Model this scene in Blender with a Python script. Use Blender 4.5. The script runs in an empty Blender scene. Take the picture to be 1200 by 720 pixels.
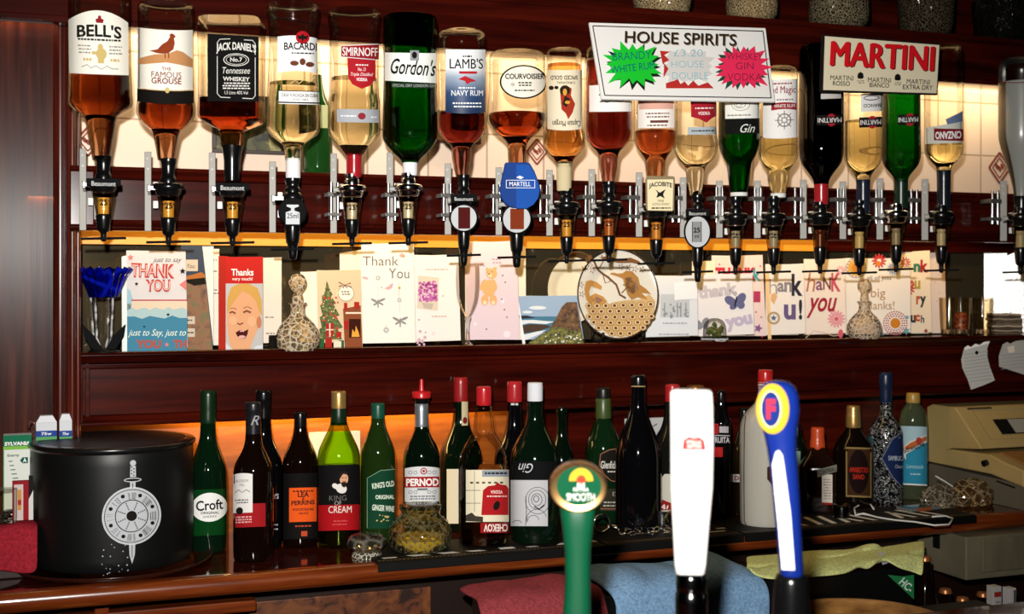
import bpy, bmesh, math, random
from mathutils import Vector, Matrix
from mathutils.geometry import tessellate_polygon
random.seed(7)
S = bpy.context.scene
C = S.collection
PI = math.pi
# ------------------------------------------------------------ camera, light, exposure
F = 1500.0; TH = math.radians(20.7); EYE = 1.414; HOR = 330.0
CT, ST = math.cos(TH), math.sin(TH)
COUNTER = EYE - .494
SHELF = EYE - .1277
FWD = Vector((ST, CT, 0)); RGT = Vector((CT, -ST, 0)); UP = Vector((0, 0, 1))
EYEP = Vector((0, 0, EYE))

def ray(px, py): return FWD + RGT * ((px - 600) / F) + UP * ((HOR - py) / F)
def P(px, py, Y):
    d = ray(px, py); t = Y / d.y
    return EYEP + d * t
def mpp(px, Y): return Y / (CT - ST * (px - 600) / F) / F       # metres per photo pixel
def YB(px, py, Z):                                              # Y where the ray meets height Z
    d = ray(px, py); return d.y * (Z - EYE) / d.z

cd = bpy.data.cameras.new('camera'); cam = bpy.data.objects.new('camera', cd); C.objects.link(cam)
cd.sensor_width = 36; cd.lens = 36 * F / 1200
cd.shift_y = -(360 - HOR) / 1200
cam.matrix_world = Matrix.Translation(EYEP) @ Matrix((RGT, UP, -FWD)).transposed().to_4x4()
cd.clip_start = .05
cd.dof.use_dof = True; cd.dof.focus_distance = 2.32; cd.dof.aperture_fstop = 5.6
S.camera = cam
S.view_settings.view_transform = 'Standard'; S.view_settings.look = 'None'
S.view_settings.exposure = 0.0; S.view_settings.gamma = 1; S.view_settings.use_curve_mapping = False
S.cycles.max_bounces = 14; S.cycles.transparent_max_bounces = 40; S.cycles.transmission_bounces = 12
S.cycles.glossy_bounces = 5; S.cycles.diffuse_bounces = 3
S.cycles.caustics_refractive = True; S.cycles.caustics_reflective = False
S.cycles.sample_clamp_indirect = 4.0; S.cycles.blur_glossy = .3

w = bpy.data.worlds.new('dim_room'); S.world = w; w.use_nodes = True
w.node_tree.nodes['Background'].inputs[0].default_value = (1, .8, .62, 1)
w.node_tree.nodes['Background'].inputs[1].default_value = .018

def light(name, kind, loc, aim, energy, col, **k):
    l = bpy.data.lights.new(name, kind); o = bpy.data.objects.new(name, l); C.objects.link(o)
    o.location = loc; o.rotation_euler = (Vector(aim) - Vector(loc)).to_track_quat('-Z', 'Y').to_euler()
    l.energy = energy; l.color = col
    for a, b in k.items(): setattr(l, a, b)
    return o
# the flash on the camera, pointed towards the left of the bar
light('flash', 'SPOT', EYEP + RGT * -.05 + UP * .16, P(540, 340, 2.4), 305, (1, .965, .91), spot_size=math.radians(72), spot_blend=1.0, shadow_soft_size=.022)
# strip lamps behind the top beam, behind the optics rail and behind the shelf fascia
light('tile_strip_lamp', 'AREA', (1.1, 2.40, EYE + .465), (1.1, 2.46, EYE + .2), 4.5, (1, .74, .42), shape='RECTANGLE', size=2.3, size_y=.03)
light('rail_strip_lamp', 'AREA', (1.05, 2.40, EYE + .15), (1.05, 2.47, EYE - .05), 2.0, (1, .62, .2), shape='RECTANGLE', size=2.1, size_y=.02)
light('fascia_strip_lamp', 'AREA', (P(395, 480, 2.5).x, 2.52, EYE - .225), (P(395, 480, 2.5).x, 2.56, EYE - .34), 3.4, (1, .68, .22), shape='RECTANGLE', size=.62, size_y=.02)

# ------------------------------------------------------------ materials
def lin(c):
    c = c / 255.0
    return c / 12.92 if c <= .04045 else ((c + .055) / 1.055) ** 2.4
def col(h):
    if isinstance(h, str): h = [int(h[i:i + 2], 16) for i in (0, 2, 4)]
    return (lin(h[0]), lin(h[1]), lin(h[2]), 1)
MATS = {}
def mat(name, c='ffffff', rough=.5, metal=0, spec=.5, coat=0, trans=0, ior=1.45, emit=0):
    if name in MATS: return MATS[name]
    m = bpy.data.materials.new(name); m.use_nodes = True
    b = m.node_tree.nodes['Principled BSDF']
    b.inputs['Base Color'].default_value = col(c); b.inputs['Roughness'].default_value = rough
    b.inputs['Metallic'].default_value = metal; b.inputs['Specular IOR Level'].default_value = spec
    b.inputs['Coat Weight'].default_value = coat; b.inputs['Transmission Weight'].default_value = trans
    b.inputs['IOR'].default_value = ior
    if emit: b.inputs['Emission Color'].default_value = col(c); b.inputs['Emission Strength'].default_value = emit
    MATS[name] = m; return m
def paper(h): return mat('paper_' + h, h, .8, spec=.15)
def ink(h): return mat('ink_' + h, h, .8, spec=.12)
def plastic(h, r=.25): return mat('plastic_%s_%d' % (h, r * 100), h, r)
def N(m, t, **k):
    n = m.node_tree.nodes.new(t)
    for a, b in k.items(): setattr(n, a, b)
    return n
def ramp(m, stops):
    r = N(m, 'ShaderNodeValToRGB'); e = r.color_ramp.elements
    while len(e) < len(stops): e.new(.5)
    for i, (p, h) in enumerate(stops): e[i].position = p; e[i].color = col(h)
    return r
def noise_mat(name, stops, scale=(1, 1, 1), nscale=8, detail=6, rough=.4, bump=0, coat=0, spec=.5, metal=0, dist=0, coord='Object'):
    if name in MATS: return MATS[name]
    m = mat(name, 'ffffff', rough, metal, spec, coat); L = m.node_tree.links
    b = m.node_tree.nodes['Principled BSDF']
    tc = N(m, 'ShaderNodeTexCoord'); mp = N(m, 'ShaderNodeMapping'); mp.inputs['Scale'].default_value = scale
    nz = N(m, 'ShaderNodeTexNoise'); nz.inputs['Scale'].default_value = nscale; nz.inputs['Detail'].default_value = detail
    nz.inputs['Distortion'].default_value = dist
    r = ramp(m, stops)
    L.new(tc.outputs[coord], mp.inputs['Vector']); L.new(mp.outputs[0], nz.inputs['Vector'])
    L.new(nz.outputs['Fac'], r.inputs['Fac']); L.new(r.outputs[0], b.inputs['Base Color'])
    if bump:
        bp = N(m, 'ShaderNodeBump'); bp.inputs['Strength'].default_value = bump; bp.inputs['Distance'].default_value = .004
        L.new(nz.outputs['Fac'], bp.inputs['Height']); L.new(bp.outputs[0], b.inputs['Normal'])
    return m
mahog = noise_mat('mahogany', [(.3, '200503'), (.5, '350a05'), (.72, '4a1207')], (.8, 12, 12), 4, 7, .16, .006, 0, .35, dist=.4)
mahog_v = noise_mat('mahogany_upright', [(.25, '1d0b08'), (.5, '381711'), (.75, '52281d')], (16, 16, .9), 4, 8, .26, .03, 0, .07, dist=.8)
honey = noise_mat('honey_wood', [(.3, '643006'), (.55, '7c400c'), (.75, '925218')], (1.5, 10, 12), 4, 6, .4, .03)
counterwood = noise_mat('counter_wood', [(.3, '260905'), (.55, '3a1008'), (.75, '50200c')], (1.2, 14, 14), 5, 8, .1, .02, .6, dist=.5)
nosewood = noise_mat('nosing_wood', [(.3, '4a1a08'), (.55, '682c0e'), (.75, '84421a')], (1.2, 14, 14), 5, 8, .22, .02, .5, dist=.5)
chrome = mat('chrome', 'd8d8d8', .12, 1)
steel = mat('brushed_steel', '6a6864', .5, .6, .3)
black = mat('black_plastic', '0b0b0c', .22)
blackm = mat('black_matt', '0c0c0d', .5, spec=.3)
white = paper('f2f0ea')

def glass(name, tint='ffffff', edge='b8c0b8', refl=.5, rough=.02):
    """thin walled clear glass: passes light, reflects by Fresnel, deeper tint where the wall is seen edge on"""
    if name in MATS: return MATS[name]
    m = bpy.data.materials.new(name); m.use_nodes = True; nt = m.node_tree; nt.nodes.clear(); L = nt.links
    o = N(m, 'ShaderNodeOutputMaterial'); t = N(m, 'ShaderNodeBsdfTransparent'); g = N(m, 'ShaderNodeBsdfGlossy')
    g.inputs['Roughness'].default_value = rough
    lw = N(m, 'ShaderNodeLayerWeight'); lw.inputs['Blend'].default_value = .5
    r = ramp(m, [(.0, tint), (.55, tint), (.97, edge)])
    fr = N(m, 'ShaderNodeFresnel'); fr.inputs['IOR'].default_value = 1.5
    mu = N(m, 'ShaderNodeMath', operation='MULTIPLY'); mu.inputs[1].default_value = refl; mu.use_clamp = True
    mx = N(m, 'ShaderNodeMixShader')
    L.new(lw.outputs['Facing'], r.inputs['Fac']); L.new(r.outputs[0], t.inputs['Color'])
    L.new(fr.outputs[0], mu.inputs[0]); L.new(mu.outputs[0], mx.inputs['Fac'])
    L.new(t.outputs[0], mx.inputs[1]); L.new(g.outputs[0], mx.inputs[2]); L.new(mx.outputs[0], o.inputs['Surface'])
    MATS[name] = m; return m
def cutglass(name, tint='fff8e8', nscale=40, rough=.05, milk=.62):
    """cut or pressed crystal: clear wall whose facets scatter part of the light and glint"""
    if name in MATS: return MATS[name]
    m = bpy.data.materials.new(name); m.use_nodes = True; nt = m.node_tree; nt.nodes.clear(); L = nt.links
    o = N(m, 'ShaderNodeOutputMaterial'); t = N(m, 'ShaderNodeBsdfTransparent'); t.inputs['Color'].default_value = col(tint)
    d = N(m, 'ShaderNodeBsdfTranslucent'); d.inputs['Color'].default_value = col(tint); d2 = N(m, 'ShaderNodeBsdfDiffuse'); d2.inputs['Color'].default_value = col(tint)
    g = N(m, 'ShaderNodeBsdfGlossy'); g.inputs['Roughness'].default_value = rough
    v = N(m, 'ShaderNodeTexVoronoi'); v.inputs['Scale'].default_value = nscale; v.feature = 'DISTANCE_TO_EDGE'
    tc = N(m, 'ShaderNodeTexCoord'); bp = N(m, 'ShaderNodeBump'); bp.inputs['Strength'].default_value = .6; bp.inputs['Distance'].default_value = .003
    L.new(tc.outputs['Object'], v.inputs['Vector']); L.new(v.outputs['Distance'], bp.inputs['Height'])
    for q in (g, d2, d): L.new(bp.outputs[0], q.inputs['Normal'])
    fr = N(m, 'ShaderNodeFresnel'); fr.inputs['IOR'].default_value = 1.35; L.new(bp.outputs[0], fr.inputs['Normal'])
    r = ramp(m, [(.03, '%02x%02x%02x' % ((int(255 * min(1, milk * 1.6)),) * 3)), (.13, '%02x%02x%02x' % ((int(255 * milk * .5),) * 3))]); L.new(v.outputs['Distance'], r.inputs['Fac'])
    m0 = N(m, 'ShaderNodeMixShader'); m1 = N(m, 'ShaderNodeMixShader'); m2 = N(m, 'ShaderNodeMixShader')
    L.new(d.outputs[0], m0.inputs[1]); L.new(d2.outputs[0], m0.inputs[2])
    L.new(r.outputs[0], m1.inputs['Fac']); L.new(t.outputs[0], m1.inputs[1]); L.new(m0.outputs[0], m1.inputs[2])
    L.new(fr.outputs[0], m2.inputs['Fac']); L.new(m1.outputs[0], m2.inputs[1]); L.new(g.outputs[0], m2.inputs[2]); L.new(m2.outputs[0], o.inputs['Surface'])
    MATS[name] = m; return m
def liquid(name, T, ior=1.33):
    """spirit: clear refracting body that absorbs; T = share of light left after 10 cm"""
    if name in MATS: return MATS[name]
    m = bpy.data.materials.new(name); m.use_nodes = True; nt = m.node_tree; nt.nodes.clear(); L = nt.links
    o = N(m, 'ShaderNodeOutputMaterial'); g = N(m, 'ShaderNodeBsdfGlass'); g.inputs['IOR'].default_value = ior
    g.inputs['Roughness'].default_value = 0
    va = N(m, 'ShaderNodeVolumeAbsorption'); s = [-math.log(max(t, .001)) / .1 for t in T]; d = max(s) + 1
    va.inputs['Density'].default_value = d; va.inputs['Color'].default_value = tuple(1 - x / d for x in s) + (1,)
    L.new(g.outputs[0], o.inputs['Surface']); L.new(va.outputs[0], o.inputs['Volume'])
    MATS[name] = m; return m

# ------------------------------------------------------------ mesh builders
class MB:
    def __init__(s): s.v = []; s.f = []
    def add(s, vs, fs):
        n = len(s.v); s.v += [tuple(v) for v in vs]; s.f += [tuple(i + n for i in f) for f in fs]; return s
    def box(s, a, b, mtx=None):
        x0, y0, z0 = a; x1, y1, z1 = b
        vs = [Vector(p) for p in ((x0, y0, z0), (x1, y0, z0), (x1, y1, z0), (x0, y1, z0), (x0, y0, z1), (x1, y0, z1), (x1, y1, z1), (x0, y1, z1))]
        if mtx: vs = [mtx @ v for v in vs]
        return s.add(vs, [(3, 2, 1, 0), (4, 5, 6, 7), (0, 1, 5, 4), (1, 2, 6, 5), (2, 3, 7, 6), (3, 0, 4, 7)])
    def prism(s, pts, z0, z1, axis='z'):
        """extrude an outline: axis z: pts (x,y); axis y: pts (x,z) from y=z0 to z1; axis x: pts (y,z)"""
        mk = {'z': lambda a, b, c: (a, b, c), 'y': lambda a, b, c: (a, c, b), 'x': lambda a, b, c: (c, a, b)}[axis]
        n = len(pts); vs = [mk(a, b, z0) for a, b in pts] + [mk(a, b, z1) for a, b in pts]
        fs = [(i, (i + 1) % n, n + (i + 1) % n, n + i) for i in range(n)]
        for t in tessellate_polygon([[Vector((a, b, 0)) for a, b in pts]]):
            fs += [tuple(t), tuple(n + i for i in t)]
        return s.add(vs, fs)
    def tube(s, pts, r, n=10, cap=True):
        pts = [Vector(p) for p in pts]; rs = r if isinstance(r, (list, tuple)) else [r] * len(pts)
        vs = []; fs = []; u = None
        for i, p in enumerate(pts):
            d = (pts[min(i + 1, len(pts) - 1)] - pts[max(i - 1, 0)]).normalized()
            if u is None: u = d.orthogonal().normalized()
            u = (u - d * u.dot(d)).normalized(); w_ = d.cross(u)
            vs += [p + (u * math.cos(2 * PI * k / n) + w_ * math.sin(2 * PI * k / n)) * rs[i] for k in range(n)]
        for i in range(len(pts) - 1):
            fs += [(i * n + k, i * n + (k + 1) % n, (i + 1) * n + (k + 1) % n, (i + 1) * n + k) for k in range(n)]
        if cap: fs += [tuple(range(n))[::-1], tuple((len(pts) - 1) * n + k for k in range(n))]
        return s.add(vs, fs)
    def lathe(s, prof, n=40, o=(0, 0), sq=0, cap=(True, True), flute=0, nf=16):
        """prof: (z, r) from bottom to top; sq>0 squares the cross section"""
        vs = []; fs = []
        for z, r in prof:
            for k in range(n):
                a = 2 * PI * k / n; q = 1.0
                if sq:
                    e = 2 + sq; q = (abs(math.cos(a)) ** e + abs(math.sin(a)) ** e) ** (-1 / e)
                if flute: q *= 1 + flute * math.cos(nf * a)
                vs.append((o[0] + r * q * math.sin(a), o[1] - r * q * math.cos(a), z))
        for i in range(len(prof) - 1):
            fs += [(i * n + k, i * n + (k + 1) % n, (i + 1) * n + (k + 1) % n, (i + 1) * n + k) for k in range(n)]
        if cap[0]: fs.append(tuple(range(n))[::-1])
        if cap[1]: fs.append(tuple((len(prof) - 1) * n + k for k in range(n)))
        return s.add(vs, fs)
    def build(s, name, m, parent=None, smooth=False, label=None, bevel=0, loc=None, sharp=None):
        me = bpy.data.meshes.new(name); me.from_pydata(s.v, [], s.f); me.validate(); me.update()
        bm = bmesh.new(); bm.from_mesh(me); bmesh.ops.recalc_face_normals(bm, faces=bm.faces); bm.to_mesh(me); bm.free()
        me.materials.append(m)
        o = bpy.data.objects.new(name, me); C.objects.link(o)
        if parent: o.parent = parent
        if loc is not None: o.location = loc
        if smooth:
            for p in me.polygons: p.use_smooth = True
            if sharp:
                me.set_sharp_from_angle(angle=math.radians(sharp))
        if label: o['label'] = label
        if bevel:
            b = o.modifiers.new('bevel', 'BEVEL'); b.width = bevel; b.segments = 2; b.limit_method = 'ANGLE'
        return o
def chaikin(p, k=2):
    for _ in range(k):
        q = [p[0]]
        for a, b in zip(p, p[1:]):
            q += [(a[0] * .75 + b[0] * .25, a[1] * .75 + b[1] * .25), (a[0] * .25 + b[0] * .75, a[1] * .25 + b[1] * .75)]
        p = q + [p[-1]]
    return p
def tag(o, label, cat, group=None, kind=None):
    o['label'] = label; o['category'] = cat
    if group: o['group'] = group
    if kind: o['kind'] = kind
    return o
def structure(o): o['kind'] = 'structure'; return o
def empty(name, loc=(0, 0, 0), rz=0):
    o = bpy.data.objects.new(name, None); C.objects.link(o); o.empty_display_size = .02
    o.location = loc; o.rotation_euler = (0, 0, rz); return o
def copy_thing(root, loc, rz, label, group=None):
    r = root.copy(); C.objects.link(r); r.location = loc; r.rotation_euler = (0, 0, rz); r['label'] = label
    if group: r['group'] = group
    for ch in list(root.children):
        c = ch.copy(); C.objects.link(c); c.parent = r
        for g in list(ch.children):
            d = g.copy(); C.objects.link(d); d.parent = c
    return r

# ------------------------------------------------------------ flat shapes, given in photo pixels and laid on a surface
def rect(x0, y0, x1, y1, nx=12, ny=1, top=None, bot=None):
    vs = []; fs = []
    for i in range(nx + 1):
        x = x0 + (x1 - x0) * i / nx; u = 2 * i / nx - 1
        ya = y0 + (top(u) if top else 0); yb = y1 + (bot(u) if bot else 0)
        for j in range(ny + 1): vs.append((x, ya + (yb - ya) * j / ny))
    for i in range(nx):
        for j in range(ny):
            a = i * (ny + 1) + j; fs.append((a, a + 1, a + ny + 2, a + ny + 1))
    return vs, fs
def ell(cx, cy, rx, ry, n=18, ang=0):
    vs = []; fs = []
    for i in range(n + 1):
        u = -math.cos(PI * i / n); h = math.sqrt(max(0, 1 - u * u)) * ry
        for y in (-h, h):
            x = u * rx
            vs.append((cx + x * math.cos(ang) - y * math.sin(ang), cy + x * math.sin(ang) + y * math.cos(ang)))
    for i in range(n): fs.append((2 * i, 2 * i + 1, 2 * i + 3, 2 * i + 2))
    return vs, fs
def poly(pts):
    return list(pts), [tuple(t) for t in tessellate_polygon([[Vector((a, b, 0)) for a, b in pts]])]
def star(cx, cy, r1, r2, n, rot=0, sy=1):
    return poly([(cx + (r1 if k % 2 == 0 else r2) * math.sin(PI * k / n + rot), cy - sy * (r1 if k % 2 == 0 else r2) * math.cos(PI * k / n + rot)) for k in range(2 * n)])
def ring(cx, cy, rx, ry, t, n=28, a0=0, a1=2 * PI):
    vs = []; fs = []
    for i in range(n + 1):
        a = a0 + (a1 - a0) * i / n
        vs += [(cx + rx * math.sin(a), cy - ry * math.cos(a)), (cx + (rx - t) * math.sin(a), cy - (ry - t) * math.cos(a))]
    for i in range(n): fs.append((2 * i, 2 * i + 1, 2 * i + 3, 2 * i + 2))
    return vs, fs
def line(pts, t):
    vs = []; fs = []
    for i, p in enumerate(pts):
        a = Vector(pts[max(i - 1, 0)]); b = Vector(pts[min(i + 1, len(pts) - 1)])
        d = (b - a).normalized() if (b - a).length else Vector((1, 0)); n = Vector((-d.y, d.x)) * t / 2
        vs += [(p[0] + n.x, p[1] + n.y), (p[0] - n.x, p[1] - n.y)]
    for i in range(len(pts) - 1): fs.append((2 * i, 2 * i + 1, 2 * i + 3, 2 * i + 2))
    return vs, fs
def fine(vs, fs, step):
    """split faces wider than step so that they can bend round a curved wall"""
    if max(v[0] for v in vs) - min(v[0] for v in vs) <= step: return vs, fs
    bm = bmesh.new(); q = [bm.verts.new((x, y, 0)) for x, y in vs]
    for f in fs:
        try: bm.faces.new([q[i] for i in f])
        except ValueError: pass
    for _ in range(5):
        e = [e for e in bm.edges if abs(e.verts[0].co.x - e.verts[1].co.x) > step]
        if not e: break
        bmesh.ops.subdivide_edges(bm, edges=e, cuts=1); bmesh.ops.triangulate(bm, faces=[f for f in bm.faces if len(f.verts) > 4])
    bm.verts.index_update(); r = [(v.co.x, v.co.y) for v in bm.verts], [tuple(v.index for v in f.verts) for f in bm.faces]
    bm.free(); return r
_tc = {}
def text(s, cx, cy, w_, h, bold=0, shear=0, flip=False, arc=0, rot=0):
    fat = bold if 'M' in s.upper() else 0                           # these glyphs are thickened by hand
    if fat: bold = 0
    key = (s, bold, shear)
    if key not in _tc:
        c = bpy.data.curves.new('t', 'FONT'); c.body = s; c.offset = bold; c.shear = shear; c.resolution_u = 3; c.fill_mode = 'FRONT'
        o = bpy.data.objects.new('t', c); C.objects.link(o)
        dg = bpy.context.evaluated_depsgraph_get(); me = o.evaluated_get(dg).to_mesh()
        vs = [(v.co.x, v.co.y) for v in me.vertices]; fs = [tuple(p.vertices) for p in me.polygons]
        o.evaluated_get(dg).to_mesh_clear(); bpy.data.objects.remove(o); bpy.data.curves.remove(c)
        _tc[key] = (vs, fs)
    vs, fs = _tc[key]
    x0 = min(v[0] for v in vs); x1 = max(v[0] for v in vs); y0 = min(v[1] for v in vs); y1 = max(v[1] for v in vs)
    out = []; cr, sr = math.cos(rot), math.sin(rot)
    for x, y in vs:
        u = ((x - x0) / (x1 - x0) - .5) * w_; v = -((y - y0) / (y1 - y0) - .5) * h
        if arc: v -= arc * (1 - (2 * u / w_) ** 2)
        if flip: u, v = -u, -v
        out.append((cx + u * cr - v * sr, cy + u * sr + v * cr))
    if fat > .003:
        e = min(fat, .06) * h * .9; n = len(out)
        return [([(x + e * a, y + e * c) for x, y in out], fs) for a, c in ((-1, 0), (1, 0), (-.4, .5), (.4, -.5))]
    return out, fs

def each(shapes):
    """shapes in order, each with a hair more lift than the last so that overlapping ink never shares a plane"""
    i = 0
    for q in shapes:
        for vs, fs in (q if isinstance(q, list) else [q]):
            yield vs, fs, min(i, 40) * 8e-6; i += 1
class Frame:
    """Something upright at photo column cx and depth Y whose -Y side faces the camera."""
    def __init__(s, name, cx, Y, base, label, cat, group=None, z0=None, face=0):
        s.cx, s.Y = cx, Y; s.m = mpp(cx, Y)
        p = P(cx, base, Y); s.z0 = p.z if z0 is None else z0
        s.rz = math.atan2(-p.x, p.y) + face
        s.root = empty(name, (p.x, p.y, s.z0), s.rz); tag(s.root, label, cat, group)
        s.prof = None
    def z(s, py): return EYE + (HOR - py) * s.m - s.z0
    def R(s, py):
        p = s.prof
        if py <= p[0][0]: return p[0][1]
        for a, b in zip(p, p[1:]):
            if a[0] <= py <= b[0]:
                return a[1] + (b[1] - a[1]) * ((py - a[0]) / (b[0] - a[0]) if b[0] > a[0] else 0)
        return p[-1][1]
    def lathe(s, name, prof, m, k=2, n=40, parent=None, label=None, sq=0, dx=0, dy=0, ground=False, body=False, sharp=None, flute=0, nf=16):
        """prof: (py, half width px) from top to bottom"""
        if body:
            s.prof = chaikin(list(prof), k) if k else list(prof)
        q = chaikin(list(prof), k) if k else list(prof)
        zz = [(s.z(y), h * s.m) for y, h in q][::-1]
        if ground: zz[0] = (0, zz[0][1])
        b = MB().lathe(zz, n, (dx * s.m, dy), sq, flute=flute, nf=nf)
        return b.build(name, m, parent or s.root, True, label, sharp=sharp or 50)
    def map(s, x, y, off):
        k = 1.0                                                     # the front wall is nearer than the axis
        for _ in range(3):
            yr = HOR - (HOR - y) * k; R = s.R(yr) * s.m + off
            lx = max(-R * .99, min(R * .99, (x - s.cx) * s.m * k)); yf = math.sqrt(max(R * R - lx * lx, 0)); k = 1 - yf / (s.m * F)
        return (lx, -yf, s.z(yr))
    def flatmap(s, x, y, off):
        k = 1 - (s.fy + off) / (s.m * F)
        return ((x - s.cx) * s.m * k, -s.fy - off, s.z(HOR - (HOR - y) * k))
    def art(s, name, shapes, m, parent=None, off=.0005, label=None, flat=None):
        b = MB()
        f = s.map
        if flat is not None: s.fy = flat; f = s.flatmap
        for vs, fs, up in each(shapes):
            if flat is None:
                vs, fs = fine(vs, fs, max(2.5, s.R(vs[0][1]) * .2))
                if max(v[1] for v in vs) - min(v[1] for v in vs) > 14:
                    vs, fs = fine([(y, x) for x, y in vs], fs, 8); vs = [(y, x) for x, y in vs]
            b.add([f(x, y, off + up) for x, y in vs], fs)
        return b.build(name, m, parent or s.root, flat is None, label)
class Sheet:
    """A flat board or card: photo pixels are laid onto its own plane."""
    def __init__(s, name, px, py, Y, yaw, label, cat, group=None, lean=0, base=None):
        p = P(px, py, Y)
        if base is not None: p.z = base
        s.o = p; s.root = empty(name, p, yaw); s.root.rotation_euler = (-lean, 0, yaw); tag(s.root, label, cat, group)
        s.mw = Matrix.Translation(p) @ s.root.rotation_euler.to_matrix().to_4x4(); s.inv = s.mw.inverted()
        s.n = s.mw.to_3x3() @ Vector((0, -1, 0))
    def loc(s, x, y, off=0):
        d = ray(x, y); t = (s.o - EYEP).dot(s.n) / d.dot(s.n)
        q = s.inv @ (EYEP + d * t); return (q.x, q.y - off, q.z)
    def slab(s, name, pts, th, m, parent=None, off=0, label=None, ground=False, bevel=0):
        a = [s.loc(x, y, off) for x, y in pts]; b = MB(); n = len(a)
        if ground: a = [(p[0], p[1], max(p[2], 0)) for p in a]
        back = [(p[0], p[1] + th, p[2]) for p in a]
        fs = [(i, (i + 1) % n, n + (i + 1) % n, n + i) for i in range(n)]
        for t in tessellate_polygon([[Vector((p[0], p[2], 0)) for p in a]]): fs += [tuple(t), tuple(n + i for i in t)]
        return b.add(a + back, fs).build(name, m, parent or s.root, False, label, bevel)
    def art(s, name, shapes, m, parent=None, off=.0006, label=None):
        b = MB()
        for vs, fs, up in each(shapes): b.add([s.loc(x, y, off + up) for x, y in vs], fs)
        return b.build(name, m, parent or s.root, False, label)
# ------------------------------------------------------------ the setting
YW = 2.46                                                       # tiled wall above the rail
def Zr(v): return EYE + v
XL, XR = -.9, 2.75
tile = mat('cream_tiles', 'e8d2bc', .18); L = tile.node_tree.links
tc = N(tile, 'ShaderNodeTexCoord'); sx = N(tile, 'ShaderNodeSeparateXYZ'); cb = N(tile, 'ShaderNodeCombineXYZ')
br = N(tile, 'ShaderNodeTexBrick'); br.offset = 0
br.inputs['Color1'].default_value = col('ecd6c2'); br.inputs['Color2'].default_value = col('e6cdb6'); br.inputs['Mortar'].default_value = col('b79f88')
br.inputs['Scale'].default_value = 1; br.inputs['Brick Width'].default_value = .125; br.inputs['Row Height'].default_value = .125
br.inputs['Mortar Size'].default_value = .0022; br.inputs['Mortar Smooth'].default_value = .3
L.new(tc.outputs['Object'], sx.inputs[0]); L.new(sx.outputs[0], cb.inputs[0]); L.new(sx.outputs[2], cb.inputs[1])
L.new(cb.outputs[0], br.inputs['Vector']); L.new(br.outputs['Color'], tile.node_tree.nodes['Principled BSDF'].inputs['Base Color'])
bp = N(tile, 'ShaderNodeBump'); bp.inputs['Strength'].default_value = .5; bp.inputs['Distance'].default_value = -.002
L.new(br.outputs['Fac'], bp.inputs['Height']); L.new(bp.outputs[0], tile.node_tree.nodes['Principled BSDF'].inputs['Normal'])
XP = P(95, 300, 2.40).x                                         # right edge of the left pillar
wall = structure(MB().box((XP - .1, 0, 0), (XR, .08, .34)).build('wall_back', tile, loc=(0, YW, Zr(.175))))
for px, py, r in ((103, 166, 17), (374, 172, 15), (629, 178, 15), (1171, 197, 18), (1117, 70, 12)):
    p = P(px, py, YW); m_ = mpp(px, YW) * r; b = MB()
    for q, t in ((1, .16), (.66, .1)):
        for k in range(4):
            a = [(0, q), (q * .85, 0), (0, -q), (-q * .85, 0)][k]; c = [(0, q), (q * .85, 0), (0, -q), (-q * .85, 0)][(k + 1) % 4]
            vs, fs = line([(a[0] * m_, a[1] * m_), (c[0] * m_, c[1] * m_)], t * m_)
            b.add([(x, 0, z) for x, z in vs], fs)
    for k in range(3):
        vs, fs = ell((k - 1) * .22 * m_, (.1 - .15 * (k % 2)) * m_, .13 * m_, .22 * m_, 8, .5); b.add([(x, 0, z) for x, z in vs], fs)
    o = b.build('diamond_motif', ink('8a4a3c'), wall); o.location = (p.x, -.0012, p.z - Zr(.175))
structure(MB().box((-2.6, -1.2, -.02), (4.2, 2.75, 0)).build('floor', noise_mat('dark_floor', [(.3, '1a100c'), (.7, '2c1c14')], nscale=12, rough=.5)))
structure(MB().box((-2.6, -1.2, 2.7), (4.2, 2.75, 2.74)).build('ceiling', paper('3a2c22')))
dk = noise_mat('dark_room_wall', [(.3, '1c100c'), (.7, '2c1a12')], (1, 1, 1), 3, rough=.7)
structure(MB().box((-2.64, -1.2, 0), (-2.6, 2.75, 2.7)).build('wall_left', dk))
structure(MB().box((4.2, -1.2, 0), (4.24, 2.75, 2.7)).build('wall_right', dk))
structure(MB().box((-2.6, -1.24, 0), (4.2, -1.2, 2.7)).build('wall_front', dk))
structure(MB().box((-2.6, 2.66, 0), (4.2, 2.75, 2.7)).build('wall_rear', dk))
# left pillar with its fluted edge
X0 = P(62, 300, 2.40).x
structure(MB().box((XL, 2.40, .0), (X0, 2.66, 2.7)).build('trim_1', mahog_v))
b = MB()
pr = [(X0, 2.66), (X0, 2.392)]
wd = XP - X0
for k, (u, d) in enumerate(((.05, .386), (.2, .380), (.3, .380), (.36, .390), (.42, .390), (.5, .372), (.68, .368), (.8, .374), (.84, .388), (.92, .388), (1, .394))):
    pr.append((X0 + wd * u, 2 + d))
pr.append((XP, 2.66)); b.prism(pr, 0, 2.7)
structure(b.build('trim_2', noise_mat('pillar_edge_wood', [(.3, '2c0d08'), (.6, '501a10')], (14, 14, 1.2), 4, 6, .25, .03, .5), bevel=.002))

# beam over the bottles = front board of the overhead glass shelf
b = MB().box((XL, 2.33, Zr(.4445)), (XR, 2.352, Zr(.553))).box((XL, 2.352, Zr(.535)), (XR, 2.66, Zr(.553)))
b.box((XL, 2.324, Zr(.4445)), (XR, 2.33, Zr(.456))).box((XL, 2.324, Zr(.541)), (XR, 2.33, Zr(.553)))
structure(b.build('trim_3', mahog, bevel=.002))
structure(MB().box((XL, 2.56, Zr(.553)), (XR, 2.66, 2.7)).build('trim_4', mahog))
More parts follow.
